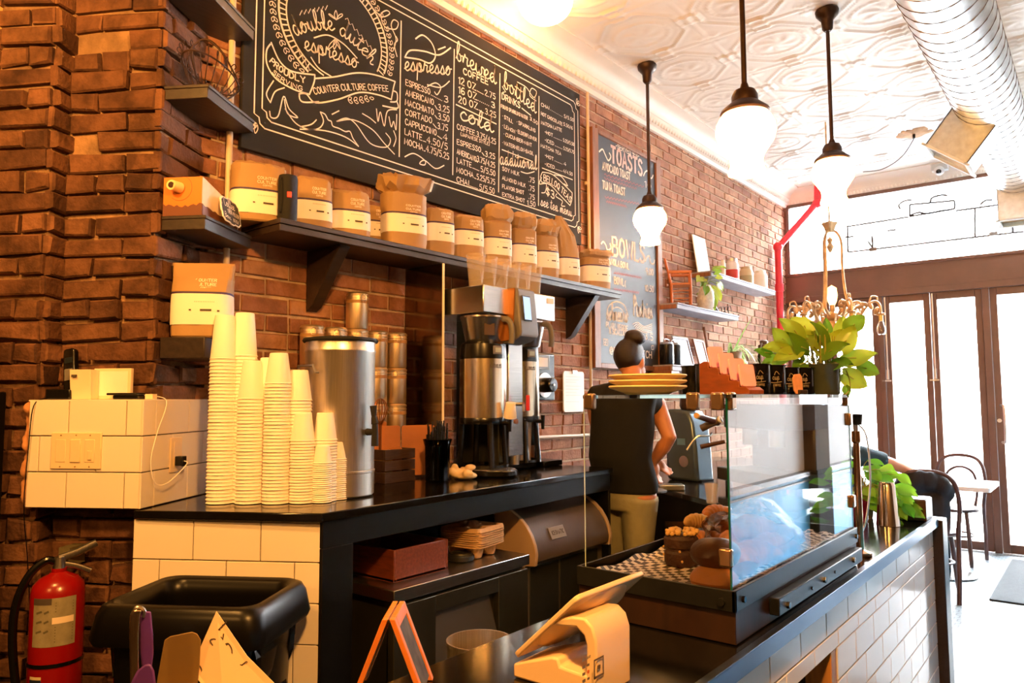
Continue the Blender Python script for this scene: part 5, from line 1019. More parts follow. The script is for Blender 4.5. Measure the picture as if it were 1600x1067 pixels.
for k in range(4): i6.line([(-.005, .80-.009*k), (.045, .80-.009*k)], .0025)
for k in range(3): i6.line([(-.06, .77-.03*k), (-.045, .775-.03*k)], .006); i6.line([(-.035, .77-.03*k), (-.025, .775-.03*k)], .006)
i6.build('fine_print', mat('fine_print', '5c5748', .7), wl_)
arcpatch(fa0-90, fa0+90, .60, .612, r+.003, 'strap', M_bk, fe)
arcpatch(fa0-58, fa0-28, .525, .575, r+.001, 'badge', mat('badge_cream', 'd8c8a0', .5), fe); arcpatch(fa0-58, fa0-28, .552, .566, r+.0016, 'badge_band', mat('navy', '1d2438', .5), fe)
t_ = Vector((CAM[0]-ec.x, -ec.y, 0)).normalized(); s_ = Vector((-t_.y, t_.x, 0)); m = MB(); m.cyl((0, 0, zs+.03), (0, 0, zs+.065), .02, .016); m.tube([(0, 0, zs+.06), s_*.05+Z*(zs+.075), s_*.105+Z*(zs+.10)], .008, 8, flat=1.6); m.tube([(0, 0, zs+.045), s_*.05+Z*(zs+.03), s_*.09+Z*(zs+.01)], .006, 8, flat=1.6); m.build('valve_and_lever', M_steel, fe)
MB().tube(smoothline([s_*-.01+Z*(zs+.05), s_*-.04+Z*(zs+.055), s_*-.085+Z*(zs+.01), s_*-.115+Z*(zs-.08), s_*-.118+Z*(zs-.2), s_*-.10+Z*(zs-.36)], 8), .0125, 10).build('hose', M_bk, fe)
MB().box((-.02, .02, zs+.03), (.02, .094, zs+.09), T(0, 0, 0) @ Matrix.Rotation(TH, 4, 'Z')).build('wall_bracket', mat('zinc_bracket', '8a8060', .5, .6), fe)
# ---- black bin in front of the tiled counter end
bn = thing('rubbish_bin', 'large black plastic bin with a chunky rim in front of the tiled counter end', 'bin'); W2, D2 = .46, .36; ZB = .90
MBN = MCH @ T(.36, -.225, 0)
def rr_ring(w, d, z, r=.05): return [MBN @ Vector((x, y, z)) for x, y in rrect(w, d, r, 5)]
MB().loft([rr_ring(W2*.72, D2*.72, 0), rr_ring(W2*.75, D2*.75, .05), rr_ring(W2-.05, D2-.05, ZB-.09), rr_ring(W2-.07, D2-.07, ZB-.09), rr_ring(W2*.7, D2*.7, .05)], cap=True).build('tub', M_bk, bn, ang=50)
MB().loft([rr_ring(W2-.05, D2-.05, ZB-.10), rr_ring(W2+.02, D2+.02, ZB-.105), rr_ring(W2+.03, D2+.03, ZB-.09), rr_ring(W2+.01, D2+.01, ZB-.03), rr_ring(W2-.01, D2-.01, ZB-.008), rr_ring(W2-.04, D2-.04, ZB), rr_ring(W2-.075, D2-.075, ZB-.012), rr_ring(W2-.09, D2-.09, ZB-.05), rr_ring(W2-.07, D2-.07, ZB-.10)], cap=False).build('rim', mat('black_bin_plastic', '0c0a09', .32, spec=.3), bn, ang=70)
rb = random.Random(4); lin_ = []
for k in range(7):
    z = ZB-.10-.05*k; lin_.append([p+Vector((rb.uniform(-.012, .012), rb.uniform(-.012, .012), rb.uniform(-.01, .01))) for p in rr_ring(W2-.045-.008*k, D2-.045-.008*k, z)])
MB().loft(lin_, cap=False).build('bag_liner', mat('black_bin_bag', '0b0a0a', .22), bn, smooth=False)
# ================================================================== front counter
FZ = .93; FX0, FX1, FY0, FY1 = 1.66, 2.112, .25, 3.62
fc = thing('front_counter', 'white tiled front counter with a black stone top and steel edge', 'counter')
MB().box((FX0, FY0, FZ-.03), (FX1, FY1, FZ)).build('stone_top', M_stone, fc, bevel=.002)
MB().box((FX1, FY0, FZ-.036), (FX1+.006, FY1, FZ+.001)).box((FX1-.012, FY0, FZ), (FX1+.006, FY1, FZ+.003)).build('steel_edge', mat('blue_steel_edge', (.10, .13, .19), .28, .9, .1, 6), fc, bevel=.001)
MB().box((FX0+.04, FY0, .76), (2.085, FY1, FZ-.03)).box((FX0+.04, 2.17, 0), (2.085, FY1, .76)).build('core', M_grout, fc, smooth=False)
M_tile2 = mat('white_front_tile', 'ece4dc', .12, 0, .02, 2, spec=.7)
tiles(MB(), (2.085, FY0, .762), (0, 1, 0), (0, 0, 1), (1, 0, 0), FY1-FY0, FZ-.036-.762, .206, .0855, .004, .008, .06).build('upper_tiles', M_tile2, fc, ang=20)
tiles(MB(), (2.085, 2.17, 0), (0, 1, 0), (0, 0, 1), (1, 0, 0), FY1-2.17, .7595, .206, .0855, .004, .008, .02).build('lower_tiles', M_tile2, fc, ang=20)
MB().box((2.02, 2.12, 0), (2.09, 2.168, .76)).build('wood_post', mat('pine', 'c48a48', .5, 0, .2, 8, stretch=(12, 12, 1)), fc, bevel=.002)
MB().box((FX0, FY1, 0), (FX1+.02, FY1+.11, FZ-.012)).build('end_post', M_dark, fc, bevel=.004)
# ---- pastry case
cx0, cx1, cy0, cy1, gz = 1.715, 2.085, 1.50, 2.45, 1.44
pcs = thing('pastry_case', 'glass pastry case on a wood and black steel base on the front counter', 'display case')
M_block = mat('butcher_block', '2a160c', .5, 0, .45, 5, .06, stretch=(6, 6, 1)); M_bstl = mat('blackened_steel', (.018, .019, .02), .38, .5, .3, 10)
MB().box((cx0-.02, cy0+.004, FZ+.002), (cx1-.004, cy1, 1.0)).build('wood_base', M_block, pcs, bevel=.002)
f = MB(); f.box((cx0-.02, cy0-.004, 1.0), (cx1, cy0+.004, 1.043)).box((cx1-.008, cy0-.004, 1.0), (cx1, cy1+.004, 1.043)).box((cx0-.02, cy1-.004, 1.0), (cx1, cy1+.004, 1.043)).box((cx0-.02, cy0, 1.0), (cx0-.012, cy1, 1.043)); f.build('steel_frame', M_bstl, pcs, bevel=.001)
MB().box((cx1-.002, 1.69, .953), (cx1+.022, 2.41, .992)).build('bracket_plate', M_bstl, pcs, bevel=.002)
for k, (y, z, rr_) in enumerate(((1.74, .968, .008), (2.02, .972, .008), (2.30, .975, .008), (1.92, .970, .004), (2.12, .973, .004))): MB().cyl((cx1+.022, y, z), (cx1+.022+rr_*.9, y, z), rr_, n=6 if rr_ > .005 else 10).build('bolt', M_bk, pcs)
for y in (1.535, 2.43): MB().cyl((cx1, y, 1.02), (cx1+.006, y, 1.02), .007, n=8).build('bolt', M_bk, pcs)
MB().cyl((cx1-.03, cy0-.004, 1.018), (cx1-.03, cy0-.010, 1.018), .008, n=12).build('bolt', M_bstl, pcs)
M_cg = addglass('case_glass', (.64, .66, .68), 1.6, 1.9, .46); M_ge = mat('green_glass_edge', '0f4a3a', .1, 0, spec=.8)
MB().box((cx1-.012, cy0+.006, 1.012), (cx1-.010, cy1, gz)).build('front_pane', M_cg, pcs, smooth=False)
MB().box((cx0, cy0+.003, 1.012), (cx1-.013, cy0+.005, gz)).build('end_pane', glassmat('clear_end_glass', (.95, .97, .96), 1.22), pcs, smooth=False)
MB().box((cx0, cy1-.006, 1.012), (cx1-.013, cy1-.004, gz)).build('far_end_pane', glassmat('clear_end_glass'), pcs, smooth=False)
MB().box((cx0, cy0, gz), (cx1, cy1, gz+.008)).build('top_pane', glassmat('top_glass', (.82, .93, .88), 1.5), pcs)
for p_, q_ in (((cx1-.013, cy0+.0025, 1.04), (cx1-.009, cy0+.0065, gz)), ((cx1-.013, cy1-.004, 1.04), (cx1-.009, cy1, gz))): MB().box(p_, q_).build('glass_edge', M_ge, pcs, smooth=False)
MB().box((cx0, cy0+.002, 1.04), (cx0+.0015, cy0+.0045, gz)).build('bright_glass_edge', mat('pale_glass_edge', 'c8d8d4', .1), pcs)
def clip(x, y, z, ax, label=None):
    m = MB()
    if ax == 0: m.box((x-.014, y-.004, z-.026), (x+.014, y+.012, z+.012))
    else: m.box((x-.012, y-.014, z-.026), (x+.004, y+.014, z+.012))
    m.build('glass_clip', mat('bronze_clip', (.45, .30, .20), .25, .9), pcs, bevel=.004)
clip(cx0+.02, cy0-.004, gz, 0); clip(cx1-.085, cy0-.004, gz, 0); clip(cx1-.03, cy0-.002, gz, 0); clip(cx1-.004, cy0+.02, gz, 1); clip(cx1-.004, cy1-.04, gz, 1); clip(cx1-.004, cy1-.01, gz-.06, 1); clip(cx1-.004, cy1-.01, 1.13, 1); clip(cx1-.02, cy0-.002, 1.115, 0)
tray = MB().box((cx0-.01, cy0+.008, 1.0), (cx1-.016, cy1-.008, 1.014)).build('tray', M_bk, pcs)
def checker():
    m, N, L, P = _mat('checked_deli_paper'); P.inputs['Roughness'].default_value = .6
    tc = N.new('ShaderNodeTexCoord'); c = N.new('ShaderNodeTexChecker'); c.inputs['Scale'].default_value = 62; c.inputs['Color1'].default_value = lin('f0dcc4'); c.inputs['Color2'].default_value = lin('3a241c'); L.new(tc.outputs['Object'], c.inputs['Vector']); L.new(c.outputs[0], P.inputs[0]); return m
n = 24; rk = random.Random(2); vs = []; fs = []
for j in range(n+1):
    for i in range(n+1):
        u, v = i/n, j/n; e_ = max(abs(u-.5), abs(v-.5))*2; vs.append((cx0+.0+u*.335+rk.uniform(-.002, .002)*(e_ > .95), cy0+.02+v*.89, 1.0165+.010*max(0, e_-.88)/.12*(1+.6*math.sin(i*1.9+j*1.3))+.001*math.sin(j*2.1)))
fs = [(j*(n+1)+i, j*(n+1)+i+1, (j+1)*(n+1)+i+1, (j+1)*(n+1)+i) for j in range(n) for i in range(n)]
tag(MB().add(vs, fs).build('checked_paper', checker(), None), 'black and white checked deli paper lining the pastry case', 'paper', None)
# ---- pastries
M_bun = mat('golden_crust', 'c9782e', .45, 0, .25, 9, .25, 30); M_brn2 = mat('dark_crust', '5a3018', .4, 0, .3, 9, .25, 40); M_choc = mat('chocolate_cake', '3a1c12', .6, 0, .2, 30, .5, 90); M_nut = mat('chopped_nuts', 'd9a860', .6); M_crois = mat('croissant_crust', 'd89468', .4, 0, .3, 12, .25, 50)
PZ = 1.019
def lumpy(c, r, seed, n=22, m=12, amp=.06):
    rn = random.Random(seed); ph = [rn.uniform(0, 6.28) for _ in range(6)]; mb = MB(); mb.ball((0, 0, 0), 1, n, m)
    mb.v = [(c[0]+x*r[0]*(1+amp*math.sin(3*y+ph[0])+amp*.6*math.sin(5*x+ph[1])), c[1]+y*r[1]*(1+amp*math.sin(3*x+ph[2])+amp*.5*math.sin(7*z+ph[3])), c[2]+(max(z, -.75))*r[2]*(1+amp*math.sin(4*x+ph[4]))) for x, y, z in mb.v]; return mb
b_ = atz(1112, 905, PZ); b1 = Vector((2.005, 1.575, PZ))
tag(lumpy((b1.x, b1.y, PZ+.022), (.052, .052, .03), 1).build('bread_bun', M_bun, None), 'golden round bun at the near corner of the pastry case', 'bun')
tag(lumpy((1.995, 1.605, PZ+.073), (.055, .062, .035), 2, amp=.05).build('dark_loaf', M_brn2, None), 'dark glazed loaf stacked on the golden bun', 'loaf')
ck = thing('layer_cake', 'small dark two layer cake topped with chopped nuts on the checked paper', 'cake', (1.835, 1.765, PZ))
MB().lathe([(0, 0), (.040, 0), (.043, .006), (.043, .03), (.038, .036), (.038, .040), (.043, .046), (.043, .066), (.036, .074), (0, .075)], n=28).build('layers', M_choc, ck)
rn = random.Random(6); m = MB()
for k in range(60):
    a, q = rn.random()*6.28, .04*math.sqrt(rn.random()); m.ball((q*math.cos(a), q*math.sin(a), .078+rn.random()*.008), (rn.uniform(.004, .008),)*2+(.005,), 6, 4, rot('X', rn.uniform(0, 90)))
for k in range(14): a = rn.random()*6.28; m.ball((.044*math.cos(a), .044*math.sin(a), rn.uniform(.01, .06)), .0035, 6, 4)
m.build('nut_topping', M_nut, ck)
def croissant(label, x, y, z, rz, L=.13, w=.034, tilt=0, m=M_crois, group=None):
    pts, rr = [], []; n = 34
    for i in range(n+1):
        t = i/n; a = (t-.5)*2.3; R = L/2/math.sin(1.15); pts.append((R*math.sin(a), R*math.cos(a)-R, .004*math.sin(t*math.pi))); seg = abs((t*7) % 1-.5)*2; rr.append(max(.004, w*math.sin(math.pi*min(1, max(0, t*.94+.03)))**.7*(1-.16*seg**3)))
    o = MB().tube(pts, rr, 14).build('croissant', m, None, ang=60); o.location = (x, y, z); o.rotation_euler = (R_(tilt), 0, R_(rz)); return tag(o, label, 'croissant', group)
for lab, px, py, dz, rz in (('golden croissant behind the dark loaf and right of the layer cake', 1106, 848, 0, 20), ('croissant at the back of the orange pastry pile near the glass corner', 1128, 838, .02, 110), ('small curled croissant lying on top of the pile behind the dark loaf', 1118, 830, .045, 60)):
    p = atz(px, py, PZ+.02); croissant(lab, min(p.x, 2.03), p.y, PZ+.026+dz, rz, .10, .026, m=M_bun)
for lab, x, y, z, rz in (('bagged croissant lowest and nearest to the front glass', 1.99, 1.83, .03, 75), ('bagged croissant right of the nearest one along the glass', 1.985, 1.96, .03, 60), ('bagged croissant at the back left of the clear bag', 1.90, 1.93, .03, 95), ('bagged croissant at the far right of the clear bag', 1.97, 2.09, .03, 85), ('bagged croissant lying on top of the others', 1.945, 1.94, .075, 80)):
    croissant(lab, x, y, PZ+z, rz, .14, .036)
bgm = MB(); rn = random.Random(12); bgm.ball((0, 0, 0), 1, 30, 16)
bgm.v = [(1.945+.115*x*(1+.10*math.sin(7*z+4*y))+rn.uniform(-.006, .006), 1.96+.20*y+rn.uniform(-.008, .008), PZ+.05+max(-.048, .075*z*(1.15+.25*math.sin(5*y+3*x)))+rn.uniform(-.005, .005)) for x, y, z in bgm.v]
for v in range(len(bgm.v)):
    x, y, z = bgm.v[v]; bgm.v[v] = (min(x, cx1-.02), y, max(z, PZ+.001))
tag(bgm.build('clear_pastry_bag', glassmat('crinkled_plastic', (.97, .93, .95), 1.4, .15), None, smooth=False), 'crinkled clear plastic bag over the croissants behind the front glass', 'plastic bag')
pl_ = MB(); pl_.box((1.99, 1.73, PZ+.001), (2.05, 1.79, PZ+.004)); 
tag(MB().loft([[Vector((2.0+.035*math.cos(a)*q, 1.755+.045*math.sin(a)*q, PZ+h+.006*math.sin(3*a+q*4))) for a in [2*math.pi*k/16 for k in range(16)]] for q, h in ((.55, .001), (.8, .012), (1.0, .034), (.9, .03), (.5, .014))]).build('crumpled_bag', M_obag, None, smooth=False), 'crumpled small paper bag beside the bun behind the front glass', 'paper bag')
# back row inside the case: signs, a pastry and two cups
for i, (lab, x, y, rz, w, h, mt) in enumerate((('dark little name sign left of the twisted pastry in the case', 1.735, 1.93, 30, .05, .075, M_bk), ('dark name sign right of the twisted pastry in the case', 1.80, 2.05, 20, .05, .06, M_bk), ('pale price card with fine print between the black cups in the case', 1.815, 2.13, -10, .032, .055, M_label))):
    t = thing('price_card', lab, 'sign', (x, y, PZ), R_(rz), 'little cards in the pastry case'); MB().prism([(-w/2, 0), (w/2, 0), (w/2, h), (-w/2, h)], 1, -.0015, .0015, rot('X', -12)).build('card', mt, t)
    k = Ink(lambda a, b: rot('X', -12) @ Vector((a, -.002, b))); [k.line([(-w*.3, h*(.75-.15*q)), (w*.3, h*(.75-.15*q))], .003) for q in range(3)]; k.build('scribbled_lines', M_chalk if i < 2 else M_print, t)
bkx = thing('pastry_box', 'dark block carrying the twisted pastry at the back of the case', 'box'); MB().box((1.735, 1.97, PZ), (1.79, 2.06, PZ+.045)).build('block', M_ebony, bkx, bevel=.002)
croissant('pale twisted pastry on the dark block at the back of the case', 1.765, 2.01, PZ+.066, 40, .075, .022, m=M_nut)
for lab, px, py, yy in (('black cup with a cream lid rim left in the back of the case', 1106, 792, 2.19), ('black cup right beside the price card in the back of the case', 1131, 803, 2.20)):
    p = aty(px, py, yy); t = thing('lidded_cup', lab, 'cup', (min(max(p.x, 1.76), 1.9), yy, PZ)); h = max(.06, p.z-PZ); MB().lathe([(0, 0), (.024, 0), (.032, h-.004), (0, h-.004)], n=24).build('cup', M_bk, t); MB().lathe([(0, h-.004), (.034, h-.004), (.034, h), (.030, h+.003), (0, h+.002)], n=24).build('lid', M_label, t)
# ---- on the glass top
GT = gz+.009
M_plate = mat('beige_stoneware', 'e4ca9c', .35, 0, .06, 14)
p = aty(1013, 620, 1.63)
for k in range(3):
    o = MB().lathe([(0, 0), (.052, 0), (.058, .004), (.093, .016), (.096, .019), (.094, .022), (.086, .020), (.055, .008), (0, .007)], n=48).build('plate', M_plate, None); o.location = (1.82, 1.63, GT+k*.0135)
    tag(o, ['lowest of the three beige plates on the glass case', 'middle one of the three beige plates on the glass case', 'topmost of the three beige plates on the glass case'][k], 'plate', 'beige plates on the pastry case')
def crock(label, x, y, r, h, m=M_bk, rim=.003):
    t = thing('black_crock', label, 'crock', (x, y, GT)); MB().lathe([(0, 0), (r-.004, 0), (r, .004), (r, h-.004), (r+rim, h-.003), (r+rim, h), (r-.002, h), (r-.005, h-.02), (r-.006, .006), (0, .005)], n=32).build('body', m, t, ang=50); return t
crock('glossy black crock behind the plates on the glass case', aty(1083, 600, 2.08).x, 2.08, .033, .088); crock('larger glossy black crock behind the pink cards', aty(1110, 600, 2.02).x, 2.02, .042, .089)
# stepped card holder with four pink cards
M_cherry = mat('cherry_wood', '7a3c18', .45, 0, .2, 8, .06, stretch=(3, 12, 12)); M_pkc = mat('pink_card', 'f0aecb', .6, 0, .04, 5)
hx, hy = aty(1148, 618, 1.80).x, 1.80; chd = thing('card_holder', 'stepped cherry wood holder of pink cards at the corner of the glass case', 'card holder', (hx, hy, GT), R_(-22))
st_ = [(-.075, 0), (.055, 0), (.055, .010), (.045, .018), (.030, .018), (.030, .030), (.022, .034), (.004, .034), (.004, .046), (-.004, .050), (-.022, .050), (-.022, .064), (-.03, .068), (-.05, .068), (-.05, .084), (-.062, .086), (-.075, .080)]
MB().prism(st_, 1, -.025, .025, Matrix.Diagonal((1.3, 1, 1, 1))).build('stepped_stand', M_cherry, chd, bevel=.001)
for k, (q, z) in enumerate(((.036, .018), (.011, .034), (-.015, .050), (-.043, .068))):
    o = MB().prism(rrect(.048, .055, .005, 3, 0, .0265), 0, -.0035, .0035, rot('Y', -10)).build('pink_card_pack', M_pkc, None); d_ = Matrix.Rotation(R_(-22), 3, 'Z') @ Vector((q*1.3, 0, 0)); o.location = (hx+d_.x, hy+d_.y, GT+z+.002); o.rotation_euler = (0, 0, R_(-22))
    tag(o, ['lowest front pack of pink cards in the stepped holder', 'second pack of pink cards from the front of the holder', 'third pack of pink cards from the front of the holder', 'highest back pack of pink cards in the stepped holder'][k], 'cards', 'pink card packs')
def mug(label, x, y, r, h):
    t = thing('enamel_mug', label, 'mug', (x, y, GT), 0, 'black enamel mugs on the glass case'); MB().lathe([(0, 0), (r-.003, 0), (r, .003), (r, h-.003), (r+.0025, h-.002), (r+.0025, h), (r-.001, h), (r-.004, h-.02), (r-.005, .005), (0, .004)], n=32).build('body', mat('black_enamel', '0a0a10', .12, 0, spec=.7), t, ang=50)
    an = math.atan2(-y, CAM[0]-x)+.25; k = Ink(lambda a, b: Vector(((r+.0008)*math.cos(an+a/r), (r+.0008)*math.sin(an+a/r), b)))
    k.script('cup', (-.010, h*.5), (.008, h*.5), .009, .0012); k.line([(-.02, h*.42), (-.005, h*.40), (.015, h*.43)], .0016, 4); k.line([(-.005, h*.66), (.0, h*.78), (.008, h*.68)], .0014, 4); k.caps('COFFEE', (-.008, h*.28), (.012, h*.28), .006, .001); k.build('gold_lettering', mat('gold_print', '8a7c68', .5), t); return t
for lab, px, y, r, h in (('black mug directly right of the pink card holder', 1183, 2.00, .037, .083), ('second black mug right of the pink card holder', 1209, 2.10, .034, .083), ('black mug behind the leaning cork tag', 1232, 2.20, .034, .079), ('black mug with gold lettering left of the glass plant pot', 1253, 2.29, .037, .081)): mug(lab, aty(px, 618, y).x, y, r, h)
tg = thing('cork_tag', 'cork price tag in a small dark stand in front of the black mugs', 'tag', (aty(1241, 616, 2.12).x+.012, 2.12, GT), R_(-25)); MB().prism([(-.018, .012), (-.010, .002), (.016, .002), (.014, .05), (.006, .058), (-.014, .056), (-.021, .045)], 0, -.0015, .0015, rot('Z', 0)).build('tag', mat('cork', 'd99a74', .8, 0, .1, 60), tg); MB().box((-.010, -.004, 0), (.010, .026, .013)).build('stand', M_dark, tg, bevel=.002)
# ---- leafy plants
def leafmat(name, c, c2):
    if name in _cache: return _cache[name]
    m, N, L, P = _mat(name); P.inputs['Roughness'].default_value = .35
    g = N.new('ShaderNodeNewGeometry'); r = N.new('ShaderNodeValToRGB'); r.color_ramp.elements[0].color = lin(c); r.color_ramp.elements[1].color = lin(c2); L.new(g.outputs['Random Per Island'], r.inputs[0]); L.new(r.outputs[0], P.inputs['Base Color'])
    t = N.new('ShaderNodeBsdfTranslucent'); L.new(r.outputs[0], t.inputs[0]); mx = N.new('ShaderNodeMixShader'); mx.inputs[0].default_value = .42; L.new(P.outputs[0], mx.inputs[1]); L.new(t.outputs[0], mx.inputs[2]); L.new(mx.outputs[0], N['Material Output'].inputs[0]); _cache[name] = m; return m
M_leaf = leafmat('pothos_leaf', '4a7d1c', 'a3b83a'); M_leaf2 = leafmat('bright_leaf', '3f8f1e', '8fc83c'); M_stem = mat('green_stem', '8a8a30', .5)
def leaf(mb, base, d, up, L, Wd, droop=.35, heart=True):
    d = Vector(d).normalized(); up = Vector(up); s = d.cross(up).normalized(); n_ = s.cross(d).normalized(); N1 = 9; vs = []; 
    for i in range(N1+1):
        t = i/N1; w = Wd*((math.sin(math.pi*min(1, t*.93+.07))**.75)*(1-.35*t) if heart else math.sin(math.pi*min(1, t*.96+.02))); c = Vector(base)+d*(L*t)-n_*(droop*L*t*t)
        for k in (-1, -.5, 0, .5, 1): vs.append(c+s*w*k+n_*(.22*Wd*abs(k)-.02*L*math.sin(6*t)*abs(k))-d*(.12*L*abs(k)*(1-t) if heart else 0))
    mb.add(vs, [(i*5+k, i*5+k+1, (i+1)*5+k+1, (i+1)*5+k) for i in range(N1) for k in range(4)])
def vine(stm, lfs, base, tip, L, Wd, r=.002, sag=.0, up=(0, 0, 1), heart=True, droop=.35):
    base, tip = Vector(base), Vector(tip); mid = base.lerp(tip, .55)+Vector((0, 0, .25*abs((tip-base).length)))-Vector((0, 0, sag)); P = smoothline([base, base.lerp(mid, .5)+Vector((0, 0, .02)), mid, tip], 5); stm.tube(P, r, 6)
    d = (tip-mid); d.z -= .3*d.length; leaf(lfs, tip, d, up, L, Wd, droop, heart)
px0 = Vector((aty(1285, 612, 2.37).x, 2.37, GT)); pp_ = thing('potted_pothos', 'big leafy pothos in a grey glass pot at the end of the glass case', 'potted plant', px0)
MB().lathe([(0, 0), (.048, 0), (.051, .004), (.055, .088), (.058, .092), (.055, .094), (.048, .088), (.046, .07), (0, .068)], n=36).build('pot', mat('grey_green_pot', '3d4338', .15, 0, .25, 14, spec=.6), pp_)
rg = random.Random(21); sm_ = MB(); lf = MB(); AX = Vector(AR); UPv = Vector((0, 0, 1)); TOC = Vector((CAM[0]-px0.x, CAM[1]-px0.y, 0)).normalized()
s1 = 2.48/F                                             # metres per pixel there
def pt_(px, py, off): return AX*((px-1285)*s1)+UPv*((612-py)*s1)+TOC*off
for px, py, off, L, Wd in ((1248, 520, .02, .085, .034), (1262, 512, -.02, .08, .032), (1292, 530, .03, .09, .032), (1296, 516, -.04, .085, .02), (1322, 535, .02, .09, .038), (1318, 520, -.03, .095, .036), (1335, 510, -.01, .075, .036), (1335, 560, .03, .10, .04), (1330, 590, .02, .09, .038), (1228, 545, .03, .085, .034), (1222, 560, .0, .08, .03), (1240, 555, .05, .09, .034), (1258, 545, .05, .085, .036), (1275, 545, .06, .08, .034), (1300, 550, .05, .09, .036), (1265, 530, .0, .09, .034), (1310, 570, .05, .08, .034), (1205, 552, .02, .05, .02), (1238, 585, .04, .06, .022), (1283, 525, -.02, .08, .032), (1350, 575, .0, .07, .03), (1255, 570, .05, .07, .026), (1306, 535, .0, .08, .034), (1230, 532, .02, .07, .03)):
    tip = pt_(px, py, off); b = Vector((rg.uniform(-.03, .03), rg.uniform(-.03, .03), .075)); mid = b.lerp(tip, .5)+Vector((0, 0, .015)); sm_.tube(smoothline([b, mid, tip], 6), .0018, 6)
    d = (tip-Vector((0, 0, .10))); d = d.normalized()+AX*rg.uniform(-.5, .5)+Vector((0, 0, rg.uniform(-.5, .25))); leaf(lf, tip-d.normalized()*L*.4, d, TOC*1.0+UPv*rg.uniform(.2, .9)+AX*rg.uniform(-.4, .4), L, Wd, rg.uniform(.1, .5))
for k in range(26): b = Vector((rg.uniform(-.032, .032), rg.uniform(-.032, .032), .07)); sm_.tube([b, b*1.4+Vector((0, 0, .05+rg.random()*.05))], .0016, 5)
sm_.tube(smoothline([(.02, .02, .09), pt_(1318, 575, .02), pt_(1325, 600, .02), pt_(1318, 612, .02)], 6), .0018, 6); leaf(lf, pt_(1318, 600, .02), AX*.2-UPv, TOC, .035, .016)
sm_.build('stems', M_stem, pp_); lf.build('foliage', M_leaf, pp_)
# ---- far end of the counter: purple cup, shaker, leafy planter, wooden box
FT = FZ+.001
p = atz(1344, 815, FT); t = thing('plum_cup', 'plum coloured cup beside the far end of the glass case', 'cup', (p.x, p.y, FT)); MB().lathe([(0, 0), (.028, 0), (.03, .004), (.032, .085), (.029, .085), (.027, .006), (0, .005)], n=28).build('cup', mat('plum_glaze', '5c1030', .25), t)
p = atz(1388, 820, FT); t = thing('cocktail_shaker', 'polished steel shaker tin on the far end of the counter', 'shaker', (p.x, p.y, FT)); MB().lathe([(0, .17), (.026, .17), (.028, .168), (.030, .16), (.031, .158), (.044, .004), (.045, 0), (.0, 0)][::-1], n=36).build('tin', mat('polished_steel', (.72, .66, .60), .12, 1), t)
wp = thing('planter_block', 'dark wooden block box at the far corner of the counter behind the leaves', 'wooden box'); MB().box((1.96, 3.46, FT), (2.10, 3.60, FT+.085)).build('block', mat('walnut', '4a2a1c', .35, 0, .3, 6, stretch=(3, 14, 14)), wp, bevel=.003); MB().box((1.965, 3.465, FT+.085), (2.095, 3.595, FT+.088)).build('top', M_pkc if False else mat('worn_top', '4e362c', .4, 0, .2, 20), wp, bevel=.001)
lp = thing('leafy_planter', 'bright green leafy plant in a tan pot behind the shaker', 'potted plant', (1.86, 3.42, FT)); MB().lathe([(0, 0), (.045, 0), (.055, .08), (.058, .085), (.05, .085), (.048, .07), (0, .068)], n=28).build('pot', mat('tan_pot', '8a6a3c', .6, 0, .2, 20), lp)
sm_ = MB(); lf = MB(); rg = random.Random(9)
for k in range(70):
    a = rg.uniform(-2.8, 1.0); q = rg.uniform(.03, .24); tip = Vector((math.cos(a)*q*.75, math.sin(a)*q*.45, rg.uniform(.06, .26)-q*.25)); b = Vector((rg.uniform(-.03, .03), rg.uniform(-.03, .03), .07)); sm_.tube(smoothline([b, b.lerp(tip, .5)+Vector((0, 0, .05)), tip], 4), .0014, 5); leaf(lf, tip, (math.cos(a), math.sin(a)*.6, rg.uniform(-.5, .3)), (rg.uniform(-.3, .3), -.6, .8), rg.uniform(.055, .09), rg.uniform(.02, .03), .3, False)
for k in range(14): tip = Vector((.10+rg.uniform(-.04, .1), -.05+rg.uniform(-.03, .04), rg.uniform(.02, .12))); b = Vector((.02, 0, .07)); sm_.tube(smoothline([b, b.lerp(tip, .5)+Vector((0, 0, .05)), tip], 4), .0014, 5); leaf(lf, tip, (rg.uniform(.2, 1), -.4, rg.uniform(-.6, .2)), (0, -.6, .8), rg.uniform(.05, .075), .022, .3, False)
sm_.build('stems', M_stem, lp); lf.build('foliage', M_leaf2, lp)
# tall slim coffee press against the far end of the case
t = thing('lever_press', 'tall slim steel and copper lever press just past the glass case', 'coffee press'); q = aty(1338, 700, 2.60); qx = q.x
MB().lathe([(0, 0), (.035, 0), (.035, .012), (.012, .02), (.010, .36), (.014, .365), (.014, .40), (0, .40)], (qx, 2.60, FT), 24).build('column', mat('copper_tube', (.75, .45, .25), .2, 1), t); MB().lathe([(0, .42), (.020, .42), (.024, .455), (0, .457)], (qx, 2.60, FT), 20).build('funnel', M_bk, t); MB().tube(smoothline([(qx+.01, 2.60, FT+.42), (qx+.03, 2.61, FT+.38), (qx+.035, 2.615, FT+.25), (qx+.02, 2.61, FT+.12), (qx+.0, 2.605, FT+.06)], 6), .003, 6).build('lever', M_steel, t); MB().cyl((qx, 2.60, FT+.397), (qx, 2.60, FT+.425), .008).build('neck', M_steel, t)
